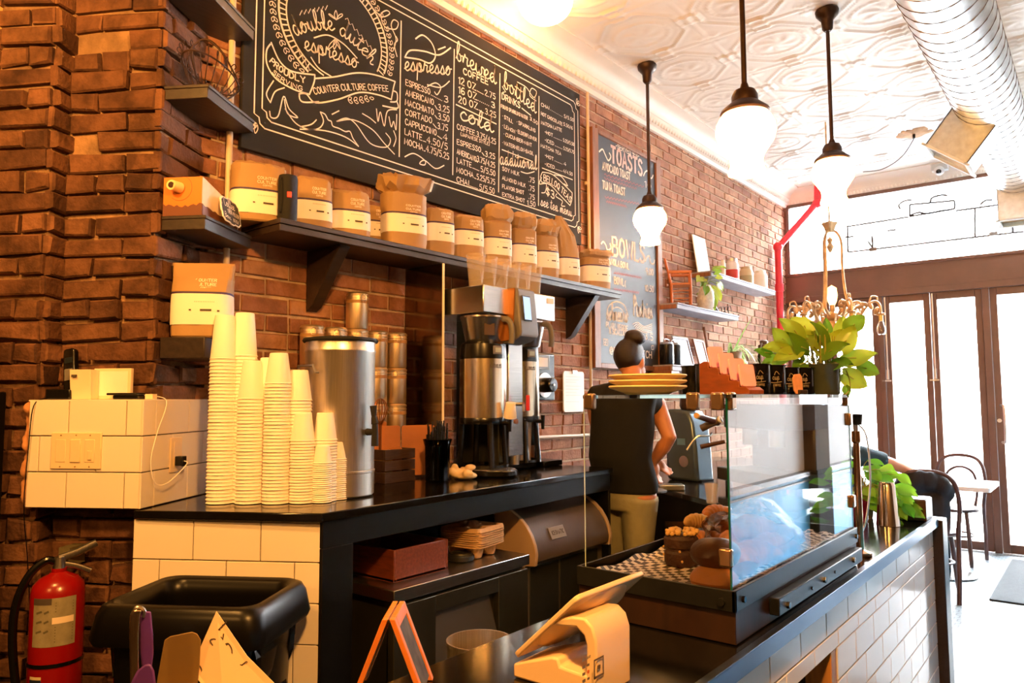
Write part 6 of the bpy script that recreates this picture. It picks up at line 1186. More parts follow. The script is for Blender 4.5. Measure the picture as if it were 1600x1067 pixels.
# ---- tablet till
ps = thing('tablet_till', 'white tablet till on its stand at the near end of the front counter', 'till'); M_wp = mat('white_plastic', 'e6c8a2', .3, 0, .02, 3)
P1, P2, P3 = Vector((1.834, 1.085, .966)), Vector((1.975, 1.085, 1.095)), Vector((1.975, 1.32, 1.099)); tn = (P2-P1).normalized(); yv = Vector((0, 1, 0)); nn = yv.cross(tn).normalized()
if nn.x < 0: nn = -nn
Lt = (P2-P1).length; Wt = .24
MT = Matrix(((tn.x, yv.x, nn.x, P1.x), (tn.y, yv.y, nn.y, P1.y), (tn.z, yv.z, nn.z, P1.z), (0, 0, 0, 1)))
q = rrect(Lt, Wt, .012, 4, Lt/2, Wt/2); MB().prism(q, 2, -.010, 0, MT).build('tablet', M_wp, ps, bevel=.0025); MB().prism(rrect(Lt-.02, Wt-.02, .006, 3, Lt/2, Wt/2), 2, -.0115, -.010, MT).build('screen', M_bk, ps)
bk_ = MB(); bk_.loft([[MT @ Vector((Lt/2+math.cos(a)*Lt*.48*s, Wt/2+math.sin(a)*Wt*.48*s, h)) for a in [2*math.pi*k/28 for k in range(28)]] for s, h in ((1, 0), (.9, .008), (.6, .014), (.2, .016))]); bk_.build('curved_back', M_wp, ps)
y0_, y1_ = 1.09, 1.205
outer = [(1.825, FT), (2.005, FT), (2.006, 1.03), (1.998, 1.052), (1.982, 1.064), (1.955, 1.062), (1.90, 1.045), (1.905, 1.038), (1.965, 1.045), (1.980, 1.035), (1.985, 1.02), (1.985, .968), (1.93, .972), (1.925, .985), (1.912, .985), (1.825, .955)]
MB().prism(outer, 1, y0_, y1_).build('stand', M_wp, ps, bevel=.004)
pm = lambda a, b: Vector((2.0078, a, b)); k = Ink(pm); 
lq = [atx(928, 1032, 2.007), atx(942, 1025, 2.007), atx(942, 1052, 2.007), atx(928, 1058, 2.007)]; ya_, yb_, za_, zb_ = lq[0].y, lq[1].y, lq[2].z, lq[0].z
k.line([(ya_, za_), (yb_, za_), (yb_, zb_), (ya_, zb_)], .0045, closed=True); k.line([((ya_+yb_)/2-.003, (za_+zb_)/2), ((ya_+yb_)/2+.003, (za_+zb_)/2)], .007); k.build('printed_logo', mat('grey_print', '6a5a4c', .6), ps)
k = Ink(pm); yy = atx(911, 1040, 2.007).y
for r_, z_ in enumerate((1.012, 1.000, .989, .978, .968)):
    k.line([(yy-.002, z_), (yy+.004, z_)], .005)
    if r_ == 0: k.caps('SQUARE', (yy+.008, z_-.002), (yy+.022, z_-.002), .004, .0008)
    elif r_ != 2: k.line([(yy+.012, z_), (yy+.017, z_)], .004)
k.build('card_icons', mat('grey_print2', '7a6a5c', .6), ps); MB().lathe([(0, 0), (.003, 0), (.003, .0006), (0, .0007)], n=16, M=Matrix.Translation((2.0075, yy+.0145, .989)) @ rot('Y', 90)).build('orange_icon', mat('orange_icon', 'd8662c', .5), ps)
# ---- utensil crock and tools at the near end, tent sign, steel bin
cr = thing('utensil_crock', 'crock of tools standing just below the picture at the near end', 'crock', (1.745, .50, FT)); MB().lathe([(0, 0), (.055, 0), (.06, .01), (.06, .11), (.055, .11), (.053, .012), (0, .01)], n=28).build('body', M_wp, cr)
tgs = thing('kitchen_tongs', 'steel and purple kitchen tongs at the bottom left', 'tongs'); a0 = atd(232, 1130, .95); M_pur = mat('purple_silicone', '5b2f86', .5)
def pth(L, dep): return [atd(px, py, dep) for px, py in L]
m = MB(); m.loft([[atd(px, py, dd) for px, py, dd in ((xl, y, .953), (xr, y, .953), (xr, y, .945), (xl, y, .945))] for xl, xr, y in ((204, 220, 1110), (203, 217, 1040), (202, 217, 990), (203, 219, 962), (208, 222, 953))]); m.build('steel_arm', brushed('tong_steel', (.8, .6, .42), .25), tgs, bevel=.002)
m = MB(); m.loft([[atd(px, py, dd) for px, py, dd in ((xl, y, .96), (xr, y, .96), (xr, y, .95), (xl, y, .95))] for xl, xr, y in ((222, 238, 1110), (222, 237, 1045), (219, 240, 1020), (219, 239, 990), (219, 236, 955))]); m.build('purple_arm', M_pur, tgs, bevel=.002)
m = MB(); m.loft([[atd(px, py, dd) for px, py, dd in ((xl, y, .943), (xr, y, .943), (xr, y, .937), (xl, y, .937))] for xl, xr, y in ((200, 246, 1110), (203, 244, 1070), (214, 241, 1048), (228, 236, 1037))]); m.build('purple_grip', M_pur, tgs, bevel=.003)
MB().tube(smoothline(pth([(206, 960), (212, 950), (220, 949), (226, 955), (224, 964)], .95), 5), .0022, 8).build('hanging_ring', M_steel, tgs)
ss_ = thing('plastic_scraper', 'milky plastic scraper spatula standing between the purple tongs and the note', 'spatula'); q = [(238, 1110), (246, 1060), (257, 1000), (266, 994), (300, 987), (308, 990), (314, 1000), (312, 1040), (305, 1110)]
m = MB(); v1 = pth(q, .985); v2 = pth(q, .989); n = len(q); m.add(v1+v2, [tuple(range(n)), tuple(range(n, 2*n))[::-1]]+[(k, n+k, n+(k+1) % n, (k+1) % n) for k in range(n)]); m.build('blade', mat('milky_scraper', '7d6436', .5, 0, .06, 6), ss_, bevel=.001)
nt = thing('paper_note', 'pale handwritten paper note propped at the bottom left', 'note'); NP = [atd(338, 955, 1.0), atd(298, 1045, .99), atd(350, 1120, .97), atd(446, 1085, .98), atd(386, 1025, .99)]
n_ = (NP[1]-NP[0]).cross(NP[4]-NP[0]).normalized(); n_ = n_ if n_.dot(Vector(AF)) < 0 else -n_
m = MB(); m.add(NP+[p-n_*.001 for p in NP], [(0, 1, 2, 3, 4), (9, 8, 7, 6, 5)]+[(k, 5+k, 5+(k+1) % 5, (k+1) % 5) for k in range(5)]); m.build('sheet', mat('note_paper', 'efc9a0', .7, 0, .03, 8), nt, smooth=False)
def on_note(px, py): d = ray(px, py); nv = np.array(n_); return Vector(CAM+d*(nv@(np.array(NP[0])-CAM)/(nv@d)))+n_*.0012
k = Ink(lambda a, b: on_note(a, b))
wv = lambda p, q, n, h: [(p[0]+(q[0]-p[0])*i/n+h*math.sin(i*2.4), p[1]+(q[1]-p[1])*i/n-h*math.cos(i*1.9)) for i in range(n+1)]
k.line([(308+8*math.cos(a), 1050+12*math.sin(a)) for a in [6.28*i/14 for i in range(15)]], 2, 3); k.line([(318, 1050), (321, 1044), (323, 1052), (327, 1044)], 2, 4); k.line([(329, 1030), (333, 1026)], 1.4)
k.line([(333, 1008), (329, 1000), (336, 998), (340, 1004), (334, 1012), (342, 1014)], 2, 4); k.line([(342, 1002), (346, 995), (348, 1000), (350, 990)], 2, 4); k.line([(350, 1008), (357, 1005), (363, 1016), (360, 1030), (351, 1026), (349, 1014), (356, 1006)], 2, 4); k.line(wv((331, 1064), (352, 1034), 12, 2.5), 1.8, 3); k.line(wv((338, 1026), (364, 1044), 9, 2.5), 1.7, 3); k.line(wv((342, 985), (352, 972), 6, 2), 1.7, 3); k.line(wv((376, 1040), (388, 1032), 5, 2), 1.7, 3); k.line(wv((352, 1066), (374, 1052), 7, 2.5), 1.7, 3); k.build('handwriting', M_print, nt)
es = thing('tent_sign', 'small orange wood tent chalkboard seen edge on at the near end of the counter', 'sign'); M_orw = mat('orange_pine', 'd47a30', .45, 0, .12, 9)
tp0 = atd(607, 968, 1.25); 
for s, nm in ((-1, 'frame'), (1, 'frame')):
    a1 = Vector((tp0.x, tp0.y, tp0.z)); fx = AX; ft = Vector((tp0.x, tp0.y, FT))+fx*(s*.060); tt = a1+fx*(s*.006); wv_ = Vector((-fx.y, fx.x, 0)); th_ = .008; dn = (ft-tt).normalized()
    m = MB()
    for off in (0, .10):
        o_ = wv_*off; m.loft([[p+o_+fx*th_*i-wv_*.0+wv_*j*.016 for i, j in ((-.6, 0), (.6, 0), (.6, 1), (-.6, 1))] for p in (ft, tt)])
    m.loft([[p+fx*th_*i+wv_*j for i, j in ((-.6, .016), (.6, .016), (.6, .10), (-.6, .10))] for p in (tt-dn*0+dn*.018, tt)]); m.build(nm, M_orw, es, bevel=.001)
    m = MB(); m.loft([[p+fx*.003*i+wv_*j for i, j in ((-.6, .016), (.6, .016), (.6, .10), (-.6, .10))] for p in (ft-dn*.01, tt+dn*.018)]); m.build('slate', mat('scuffed_slate', '4c4a48', .7, 0, .5, 30), es)
MB().cbox((0, 0, 0), (.012, .09, .004), Matrix.Translation(tp0+wv_*.05-Z*.004) @ Matrix.Rotation(YAW, 4, 'Z')).build('hinge', M_steel, es)
sbn = thing('steel_pot', 'tall steel pot on the floor behind the till', 'pot', (1.33, 1.56, 0)); MB().lathe([(0, .002), (.085, .002), (.088, .01), (.088, .77), (.091, .775), (.091, .785), (.086, .785), (.084, .02), (0, .015)], n=36).build('body', M_urn, sbn); MB().tube([(.088, -.03, .70), (.12, -.03, .70), (.125, -.03, .60), (.088, -.03, .60)], .006, 8).build('handle', M_steel, sbn)
# ================================================================== right-hand wall shelves and what is on them
M_gshelf = mat('weathered_grey_wood', '8a8890', .55, 0, .25, 6, .08, stretch=(14, 1, 14))
def rshelf(label, y0, y1, z, th=.045):
    t = thing('display_shelf', label, 'shelf'); MB().box((.008, y0, z-th), (.20, y1, z-.012)).build('board', M_gshelf, t, bevel=.003); MB().box((.008, y0-.004, z-.012), (.205, y1+.004, z)).build('top_board', M_gshelf, t, bevel=.002); MB().box((.010, y0-.006, z-th), (.19, y0-.001, z-.012)).build('brown_end', M_oak, t); return t
S1, S2, S3 = 2.495, 2.165, 1.69
rshelf('upper grey wall shelf with jars and the leaning white card', 5.76, 7.28, S1); rshelf('middle grey wall shelf with the toy chair and the white vase', 5.12, 6.32, S2); rshelf('lowest grey wall shelf with the black canisters and picture frames', 5.02, 7.35, S3)
w_ = thing('leaning_card', 'white card leaning on the brick at the left of the upper grey shelf', 'card'); MB().prism([(.06, 0), (.068, 0), (.02, .34), (.012, .34)], 1, 5.80, 6.06, T(0, 0, S1)).build('card', mat('bright_card', 'f4f0e8', .5), w_)
def sjar(label, y, r, h, m, cap=None, band=None, x=.12, z=S1):
    t = thing('shelf_jar', label, 'jar', (x, y, z+.001)); MB().lathe([(0, 0), (r-.004, 0), (r, .005), (r, h*.72), (r*.86, h*.82), (r*.74, h*.88), (r*.74, h), (0, h)], n=24).build('jar', m, t)
    if cap: MB().lathe([(0, h*.93), (r*.78, h*.93), (r*.8, h*1.04), (0, h*1.05)], n=24).build('lid', cap, t)
    if band: MB().lathe([(r+.001, h*.08), (r+.001, h*.5)], n=24).build('label', band, t)
    return t
M_cer = mat('cream_ceramic', 'f0e6d8', .3, 0, .03, 9)
sjar('thin white bottle left of the red labelled jar', 6.20, .022, .16, M_cer); sjar('glass jar with red contents on the upper grey shelf', 6.40, .062, .19, mat('pale_glass', 'e8ddd6', .15), mat('metal_lid', (.6, .55, .5), .3, .9), mat('red_label', 'b82a1c', .5)); sjar('tan tin between the red jar and the white jar', 6.74, .065, .17, mat('tan_tin', 'c9b48c', .4), None, mat('tin_label', 'a8986c', .5)); sjar('plain white jar at the right end of the upper grey shelf', 7.10, .068, .18, M_cer)
# toy ladder-back chair
M_toy = mat('orange_toy_wood', 'a85a24', .45, 0, .15, 10); tc_ = thing('toy_chair', 'small orange wooden ladder-back chair on the middle grey shelf', 'toy chair', (.115, 5.36, S2+.001), R_(-62)); s = .19
for sx in (-1, 1):
    MB().tube([(sx*.085, -.07, 0), (sx*.08, -.075, .17), (sx*.075, -.12, .37)], .010, 8).build('back_post', M_toy, tc_); MB().tube([(sx*.09, .075, 0), (sx*.09, .075, .17), (sx*.09, .07, .26)], .009, 8).build('leg', M_toy, tc_); MB().tube([(sx*.09, .085, .255), (sx*.085, -.095, .262)], .009, 8, flat=1.4).build('arm_rest', M_toy, tc_)
    for z in (.05, .11): MB().tube([(sx*.088, .075, z), (sx*.084, -.07, z)], .005, 6).build('stretcher', M_toy, tc_)
for z, y in ((.21, -.085), (.26, -.095), (.31, -.105), (.355, -.115)): MB().cbox((0, y, z), (.15, .007, .026)).build('back_slat', M_toy, tc_, bevel=.002)
MB().cbox((0, 0, .165), (.19, .165, .014)).build('seat', M_toy, tc_, bevel=.003); MB().tube([(-.09, .075, .07), (.09, .075, .07)], .005, 6).build('front_stretcher', M_toy, tc_)
vz = thing('white_vase', 'speckled white vase with a trailing plant on the middle grey shelf', 'vase', (.13, 5.80, S2+.001)); MB().lathe([(0, 0), (.05, 0), (.068, .03), (.074, .10), (.064, .16), (.042, .20), (.046, .215), (.040, .212), (.036, .195), (0, .19)], n=32).build('vase', mat('speckled_white', 'eeeae4', .3, 0, .2, 40), vz)
sm_ = MB(); lf = MB(); rg = random.Random(31)
for k in range(22):
    a = rg.uniform(0, 6.28); q = rg.uniform(.05, .17); tip = Vector((math.cos(a)*q*.5+.03, math.sin(a)*q, .22+rg.uniform(-.12, .13))); vine(sm_, lf, (0, 0, .2), tip, rg.uniform(.07, .11), rg.uniform(.03, .042), .002, 0, (.8, -.5, .5))
sm_.build('stems', M_stem, vz); lf.build('foliage', leafmat('yellow_green_leaf', '6a8a24', 'c2c24a'), vz)
t = thing('metal_tongs', 'dark metal tongs leaning on the brick right of the white vase', 'tongs'); [MB().tube([(.14, 6.02+o, S2+.001), (.05, 5.98+o*.2, S2+.20)], .006, 6).build('arm', M_bk, t) for o in (-.02, .03)]
t = thing('wire_stand', 'little rusty wire stand at the right end of the middle grey shelf', 'wire stand'); m = MB(); [m.tube(smoothline([(.05+.03*k, 6.26, S2+.001), (.05+.03*k, 6.24, S2+.06), (.05+.03*k, 6.29, S2+.09), (.05+.03*k, 6.31, S2+.04)], 4), .003, 6) for k in range(4)]; m.tube([(.04, 6.26, S2+.003), (.15, 6.26, S2+.003)], .003, 6); m.build('wire', M_rust, t)
# lowest shelf
for lab, y in (('left one of two black canisters on the lowest grey shelf', 5.07), ('right one of two black canisters on the lowest grey shelf', 5.20)):
    t = thing('black_canister', lab, 'canister', (.13, y, S3+.001)); MB().lathe([(0, 0), (.052, 0), (.054, .004), (.054, .15), (.05, .155), (0, .157)], n=28).build('body', M_bk, t); MB().lathe([(0, .157), (.045, .157), (.047, .17), (0, .175)], n=24).build('lid', M_steel, t); MB().tube(smoothline([(0, -.05, .15), (0, -.04, .19), (0, .04, .19), (0, .05, .15)], 5), .003, 6).build('wire_handle', M_steel, t)
bxb = thing('brown_box', 'small brown wooden block at the left end of the lowest grey shelf', 'box'); MB().box((.02, 5.0, S3-.12), (.2, 5.13, S3-.047)).build('block', M_oak, bxb, bevel=.002)
def pframe(label, y0, y1, h, fm, pm_, z=S3, lean=.06):
    t = thing('picture_frame', label, 'picture frame'); M = Matrix(((1, 0, -lean/h, .10), (0, 1, 0, 0), (0, 0, 1, z+.001), (0, 0, 0, 1))); b = .02
    m = MB(); m.box((0, y0, 0), (.014, y0+b, h), M).box((0, y1-b, 0), (.014, y1, h), M).box((0, y0+b, 0), (.014, y1-b, b), M).box((0, y0+b, h-b), (.014, y1-b, h), M); m.build('frame', fm, t, bevel=.002); MB().box((.003, y0+b, b), (.007, y1-b, h-b), M).build('picture', pm_, t); return t
pframe('white picture frame with a pale print on the lowest grey shelf', 5.32, 5.60, .24, M_gshelf, mat('pale_print', 'c9c2c8', .3)); pframe('brown picture frame right of the white one on the lowest grey shelf', 5.70, 5.90, .24, M_oak, mat('white_print', 'e6e2de', .3)); 
t = thing('wooden_stick', 'upright wooden stick leaning on the brick right of the picture frames', 'stick'); MB().tube([(.08, 5.98, S3+.001), (.025, 5.98, S3+.36)], .012, 8).build('stick', M_oak, t)
sp_ = thing('spider_plant', 'arching spider plant in a brown pot on the lowest grey shelf', 'potted plant', (.13, 6.33, S3+.001)); MB().lathe([(0, 0), (.06, 0), (.085, .15), (.088, .155), (.075, .155), (.07, .12), (0, .12)], n=28).build('pot', mat('brown_pot', '8a6238', .6, 0, .25, 12), sp_)
lf = MB(); rg = random.Random(41)
def blade(mb, base, d, L, w, arch):
    base = Vector(base); d = Vector(d).normalized(); s = Vector((-d.y, d.x, 0)); s = s.normalized() if s.length > .01 else Vector((1, 0, 0)); n = 12; vs = []
    for i in range(n+1): t = i/n; c = base+d*(L*t*.72)+Vector((0, 0, L*(t*.95-arch*t*t))); vs += [c+s*w*(1-t)**.6*.5, c-s*w*(1-t)**.6*.5]
    mb.add(vs, [(2*i, 2*i+1, 2*i+3, 2*i+2) for i in range(n)])
for k in range(26): a = rg.uniform(-1.9, 2.2); blade(lf, (0, 0, .13), (abs(math.cos(a))*.5+.1, math.sin(a), 0), rg.uniform(.22, .42), .018, rg.uniform(.7, 1.7))
blade(lf, (0, 0, .13), (.1, .5, 0), .5, .022, .2); blade(lf, (0, 0, .13), (.2, -.7, 0), .40, .018, .9); lf.build('foliage', leafmat('spider_leaf', '7a9a4a', 'b8c88a'), sp_)
sjar('white pot under the spider plant', 6.55, .06, .10, M_cer, z=S3)
la = thing('oil_lantern', 'rusty oil lantern standing at the right end of the lowest grey shelf', 'lantern', (.13, 7.12, S3+.001)); M_lan = mat('lantern_metal', '6a5444', .5, .5, .3, 30)
MB().lathe([(0, 0), (.10, 0), (.105, .01), (.10, .03), (.06, .05), (.045, .07), (0, .07)], n=28).build('base', M_lan, la); MB().lathe([(.042, .07), (.062, .11), (.062, .16), (.045, .20)], n=24).build('glass_globe', glassmat('lantern_glass', (.95, .93, .9)), la); MB().lathe([(.05, .20), (.055, .205), (.055, .26), (.035, .27), (.04, .30), (.025, .31), (0, .31)], n=24).build('chimney', M_lan, la)
for s in (-1, 1): MB().tube(smoothline([(0, s*.06, .04), (0, s*.095, .08), (0, s*.10, .18), (0, s*.08, .25), (0, s*.05, .275)], 5), .008, 8).build('side_tube', M_lan, la)
# red sprinkler pipe
M_rp = mat('red_pipe_paint', 'c8202c', .35); rp_ = thing('red_pipe', 'bright red pipe bending up the corner beside the storefront', 'pipe')
MB().tube([(.06, 7.82, 0.02), (.06, 7.82, 3.03)], .036, 14).build('riser', M_rp, rp_); MB().tube([(.06, 7.82, 3.03), (.40, 8.09, 3.52)], .034, 14).build('diagonal', M_rp, rp_); MB().tube([(.40, 8.09, 3.50), (.41, 8.09, 3.71)], .036, 14).build('upper', M_rp, rp_); m = MB(); [m.ball(p, .052, 14, 10) for p in ((.06, 7.82, 3.04), (.40, 8.09, 3.51))]; m.build('elbows', M_rp, rp_); MB().cyl((.06, 7.82, 2.56), (.06, 7.82, 2.64), .044).build('coupling', M_rp, rp_)
# duct
M_galv = mat('galvanised_steel', (.62, .66, .68), .32, 1., .12, 25, .03); DX, DZ, DR = 2.19, 3.38, .185
du = thing('spiral_duct', 'big round galvanised spiral duct under the ceiling at the right', 'duct'); MB().cyl((DX, -2.8, DZ), (DX, 7.95, DZ), DR, n=56).build('tube', M_galv, du)
sp2 = []; pit = .128
for i in range(int(10.7/pit)*20): t = i/20; y = -2.75+t*pit; a = 2*math.pi*t; sp2.append((DX+(DR+.001)*math.cos(a), y, DZ+(DR+.001)*math.sin(a)))
MB().tube(sp2, .0035, 5).build('spiral_seam', mat('seam_steel', (.22, .2, .2), .5, .8), du)
def boot(y, nm, a0): 
    M = Matrix.Translation((DX, y, DZ)) @ rot('Y', a0); z0, z1 = -.40, -.12; w, d = .15, .15; m = MB()
    for p, q in (((-w, -d, z0), (-w+.008, d, z1)), ((w-.008, -d, z0), (w, d, z1)), ((-w, -d, z0), (w, -d+.008, z1)), ((-w, d-.008, z0), (w, d, z1))): m.box(p, q, M)
    b = m.build(nm, M_galv, du); f = MB()
    for p, q in (((-w-.02, -d-.02, z0-.01), (-w+.012, d+.02, z0+.006)), ((w-.012, -d-.02, z0-.01), (w+.02, d+.02, z0+.006)), ((-w, -d-.02, z0-.01), (w, -d+.012, z0+.006)), ((-w, d-.012, z0-.01), (w, d+.02, z0+.006))): f.box(p, q, M)
    f.build('flange', M_white, b, bevel=.002); MB().box((-w+.01, -d+.01, z0+.03), (w-.01, d-.01, z0+.045), M).build('inner_baffle', mat('brass_baffle', (.55, .38, .16), .45, .6), b)
boot(5.75, 'air_outlet', 38); boot(7.8, 'end_outlet', 0)
# ceiling rose with loose wire, camera
cr_ = thing('ceiling_rose', 'torn ceiling hole with dangling wires left of the duct', 'ceiling fitting', (1.52, 7.04, ZC)); rr3 = random.Random(2); MB().lathe([(0, -.012), (.10, -.012), (.13, -.004), (.14, .0)], n=22, wob=lambda a, z: 1+.12*math.sin(5*a)).build('plaster_patch', mat('bare_plaster', 'b0855a', .9, 0, .3, 20), cr_); MB().cyl((0, 0, -.05), (0, 0, 0), .012).build('socket', M_bk, cr_)
MB().tube(smoothline([(0, 0, -.05), (-.12, .1, -.16), (-.30, .2, -.21), (-.48, .28, -.18)], 6), .005, 6).build('loose_wire', M_grey, cr_)
scm = thing('security_camera', 'small white dome camera on the front cornice left of the duct', 'camera', (1.55, 8.1, 3.62)); MB().box((-.07, -.02, .02), (.07, .06, .09)).build('mount', M_white, scm, bevel=.006); MB().ball((0, -.03, .01), .045, 20, 12).build('dome', M_white, scm); MB().ball((0, -.055, -.002), .026, 16, 10).build('lens', M_bk, scm)
# neon sign frame in the transom
ns = thing('neon_sign', 'thin wire letters of a window sign seen from behind in the transom', 'sign'); NY = 8.16
def ny(x, y): p = aty(1200+x/3.1375, 300+y/3.1375, NY); return (p.x, NY, p.z)
m = MB(); rn_ = .010
for seg in ([(385, 170), (690, 122)], [(920, 92), (1255, 45)], [(390, 295), (1255, 193)], [(390, 170), (392, 295)], [(1015, 82), (1015, 220)], [(1200, 60), (1200, 200)], [(510, 215), (515, 282)], [(490, 240), (515, 280)], [(585, 190), (628, 184)], [(375, 222), (420, 218)], [(695, 62), (915, 42)], [(695, 120), (915, 82)], [(695, 62), (695, 120)], [(915, 42), (915, 82)]): m.tube([ny(*p) for p in seg], rn_, 6)
for seg in ([(705, 38), (665, 45), (642, 65), (650, 85)], [(795, 52), (805, 28), (850, 15), (880, 18)], [(700, 112), (740, 100), (780, 106), (850, 92), (900, 86)], [(1040, 62), (1065, 42), (1100, 38)]): m.tube(smoothline([ny(*p) for p in seg], 5), rn_, 6)
m.build('tube_letters', mat('grey_neon_tube', '3a3638', .6), ns); k = MB(); [k.cbox(ny(*p), (.07, .04, .035)) for p in ((515, 282), (1105, 205))]; k.build('transformers', M_grey, ns); k = MB(); [k.tube([ny(x, z), (ny(x, z)[0], NY, 3.56)], .002, 5) for x, z in ((390, 170), (1015, 82))]; k.build('hanging_wires', M_grey, ns)
# chandelier
M_gold = mat('gilt_metal', (.55, .34, .16), .4, .8, .3, 20); cc = Vector((1.0, 6.29, 0)); cn = thing('chandelier', 'ornate gilt chandelier with bare bulbs in front of the storefront', 'chandelier', cc)
MB().lathe([(0, 1.90), (.02, 1.905), (.035, 1.93), (.03, 1.95), (.05, 1.98), (.06, 2.02), (.04, 2.06), (.055, 2.09), (.05, 2.12), (.02, 2.14), (0, 2.14)], n=24, wob=lambda a, z: 1+.12*math.cos(6*a)).build('stem', M_gold, cn)
MB().cyl((0, 0, 2.12), (0, 0, 2.2), .02).build('lit_socket', M_gold, cn); MB().lathe([(0, 2.19), (.02, 2.19), (.034, 2.22), (.042, 2.27), (.036, 2.33), (0, 2.355)], n=20).build('lit_bulb', emit('amber_bulb', (1, .62, .22), 5), cn)
for k in range(3):
    a = R_(20+120*k); c, s = math.cos(a), math.sin(a); MB().tube(smoothline([(c*.05, s*.05, 2.10), (c*.12, s*.12, 2.16), (c*.10, s*.10, 2.30), (c*.085, s*.085, 2.50), (c*.085, s*.085, 2.70), (c*.05, s*.05, 2.79), (0, 0, 2.80)], 6), .011, 8).build('hanging_rod', M_gold, cn)
MB().lathe([(0, 2.78), (.03, 2.79), (.045, 2.84), (.06, 2.86), (.05, 2.875), (.02, 2.87), (0, 2.90)], n=18, wob=lambda a, z: 1+.15*math.cos(5*a)).build('crown', M_gold, cn); MB().cyl((0, 0, 2.88), (0, 0, ZC), .007).build('chain', M_gold, cn); MB().lathe([(0, 2.62), (.012, 2.63), (.03, 2.67), (.015, 2.70), (.025, 2.73), (0, 2.76)], n=14).build('pendant_drop', M_gold, cn)
M_bulb = glassmat('clear_bulb_glass', (.97, .96, .94), 1.45)
for k in range(6):
    a = R_(8+60*k); c, s = math.cos(a), math.sin(a); V = lambda r, z: (c*r, s*r, z)
    ar = MB(); ar.tube(smoothline([V(.04, 2.03), V(.14, 2.03), V(.22, 2.12), V(.20, 2.20), V(.14, 2.19), V(.145, 2.14), V(.175, 2.15)], 6), .012, 8); ar.tube(smoothline([V(.20, 2.08), V(.26, 2.17), V(.31, 2.20), V(.345, 2.17), V(.35, 2.10)], 6), .010, 8)
    for q in range(6): t_ = q/5; ar.ball(V(.12+.2*t_, 2.06+.12*math.sin(t_*2.6)), (.02, .02, .034), 8, 6, rot('Y', 40*q))
    ar.tube(smoothline([V(.27, 2.19), V(.29, 2.24), V(.325, 2.235), V(.33, 2.21)], 4), .006, 6); arm = ar.build('arm', M_gold, cn)
    MB().lathe([(.03, 2.085), (.034, 2.10), (.012, 2.105)], V(.35, 0), 16).build('bobeche', M_gold, arm); MB().cyl(V(.35, 2.04), V(.35, 2.10), .016).build('socket', mat('brass', (.6, .42, .15), .35, .9), arm); MB().lathe([(.013, 2.045), (.018, 2.03), (.032, 1.985), (.034, 1.96), (.024, 1.935), (0, 1.928)], V(.35, 0), 18).build('bulb', M_bulb, arm)
# ================================================================== espresso corner
ec_ = thing('espresso_counter', 'dark counter with an angled edge in front of the barista', 'counter'); poly = [(.02, 3.96), (.62, 3.90), (1.28, 3.41), (1.60, 3.41), (1.60, 4.5), (.78, 5.0), (.78, 6.2), (.02, 6.2)]
MB().prism(poly, 2, .90, .93).build('top', mat('dark_counter_top', '1b1614', .1, 0, .2, 20), ec_, bevel=.003); MB().prism([(x if x < .1 else x-.02, y+.02 if y < 6 else y) for x, y in poly], 2, 0, .90).build('base', M_ebony, ec_)
g = atz(1068, 752, .93); eg = thing('espresso_grinder', 'grey espresso grinder on the dark counter beside the barista', 'grinder', (g.x, g.y+.10, .931), R_(-12)); M_gp = mat('blue_grey_enamel', '5f6f7c', .25, .4, .08, 8)
MB().prism([(-.12, 0), (.12, 0), (.115, .03), (.105, .2), (.085, .36), (.05, .43), (-.05, .44), (-.12, .44)], 1, -.085, .085).build('body', M_gp, eg, bevel=.02); MB().box((-.13, -.07, .02), (-.075, .07, .43)).build('dark_side', M_bk, eg, bevel=.006); MB().lathe([(0, .44), (.05, .44), (.06, .46), (.055, .50), (.075, .60), (.07, .60), (0, .50)], n=24).build('hopper', mat('brown_hopper', '3a241a', .2), eg)
Mf = rot('X', 90); MB().lathe([(0, 0), (.035, 0), (.035, .006), (0, .007)], n=24, M=T(.02, -.086, .12) @ Mf).build('round_badge', M_bs, eg); MB().box((-.03, -.088, .22), (.03, -.085, .26)).build('blue_label', mat('blue_label', '6f9ab8', .5), eg); MB().tube([(-.10, 0, .24), (-.17, 0, .22), (-.20, 0, .20)], .012, 8).build('portafilter_fork', M_bk, eg); MB().box((-.10, -.06, 0), (.13, .06, .012)).build('foot', M_bk, eg)
q = atz(1022, 768, .931); t = thing('tamper_stand', 'polished tamper on a round steel stand by the barista', 'tamper', q); MB().lathe([(0, 0), (.07, 0), (.07, .008), (.03, .02), (0, .02)], n=28).build('base', M_steel, t); MB().lathe([(0, .02), (.022, .02), (.014, .05), (.02, .09), (.014, .11), (0, .115)], n=20).build('handle', M_steel, t)
q = atz(1048, 765, .931); t = thing('knock_box', 'small steel tray on the dark counter by the tamper', 'tray', q, R_(35)); MB().box((-.07, -.05, 0), (.07, .05, .03)).build('tray', M_steel, t, bevel=.004)
em = thing('espresso_machine', 'espresso machine with wooden portafilter handles seen through the glass case', 'espresso machine'); Mem = Matrix.Translation((1.27, 4.05, .931)) @ rot('Z', -35)
MB().box((-.26, -.19, .05), (.30, .25, .12), Mem).build('drip_tray', M_ssd, em, bevel=.006); MB().box((-.24, .03, .12), (.30, .26, .36), Mem).build('body', M_ssd, em, bevel=.01); MB().box((-.26, -.14, .34), (.30, .26, .475), Mem).build('top', M_bk, em, bevel=.01)
for x in (-.2, .24):
    for y in (-.15, .2): MB().cyl(Mem @ Vector((x, y, 0)), Mem @ Vector((x, y, .05)), .02).build('foot', M_bk, em)
for x in (-.12, .12): MB().cyl(Mem @ Vector((x, -.06, .25)), Mem @ Vector((x, -.06, .34)), .04).build('group_head', M_steel, em)
M_hw = mat('walnut_handle', '4a2818', .35, 0, .25, 14)
def hpair(a, b, r, nm, m=M_hw): MB().cyl(a, b, r*.8, r, 16).build(nm, m, em)
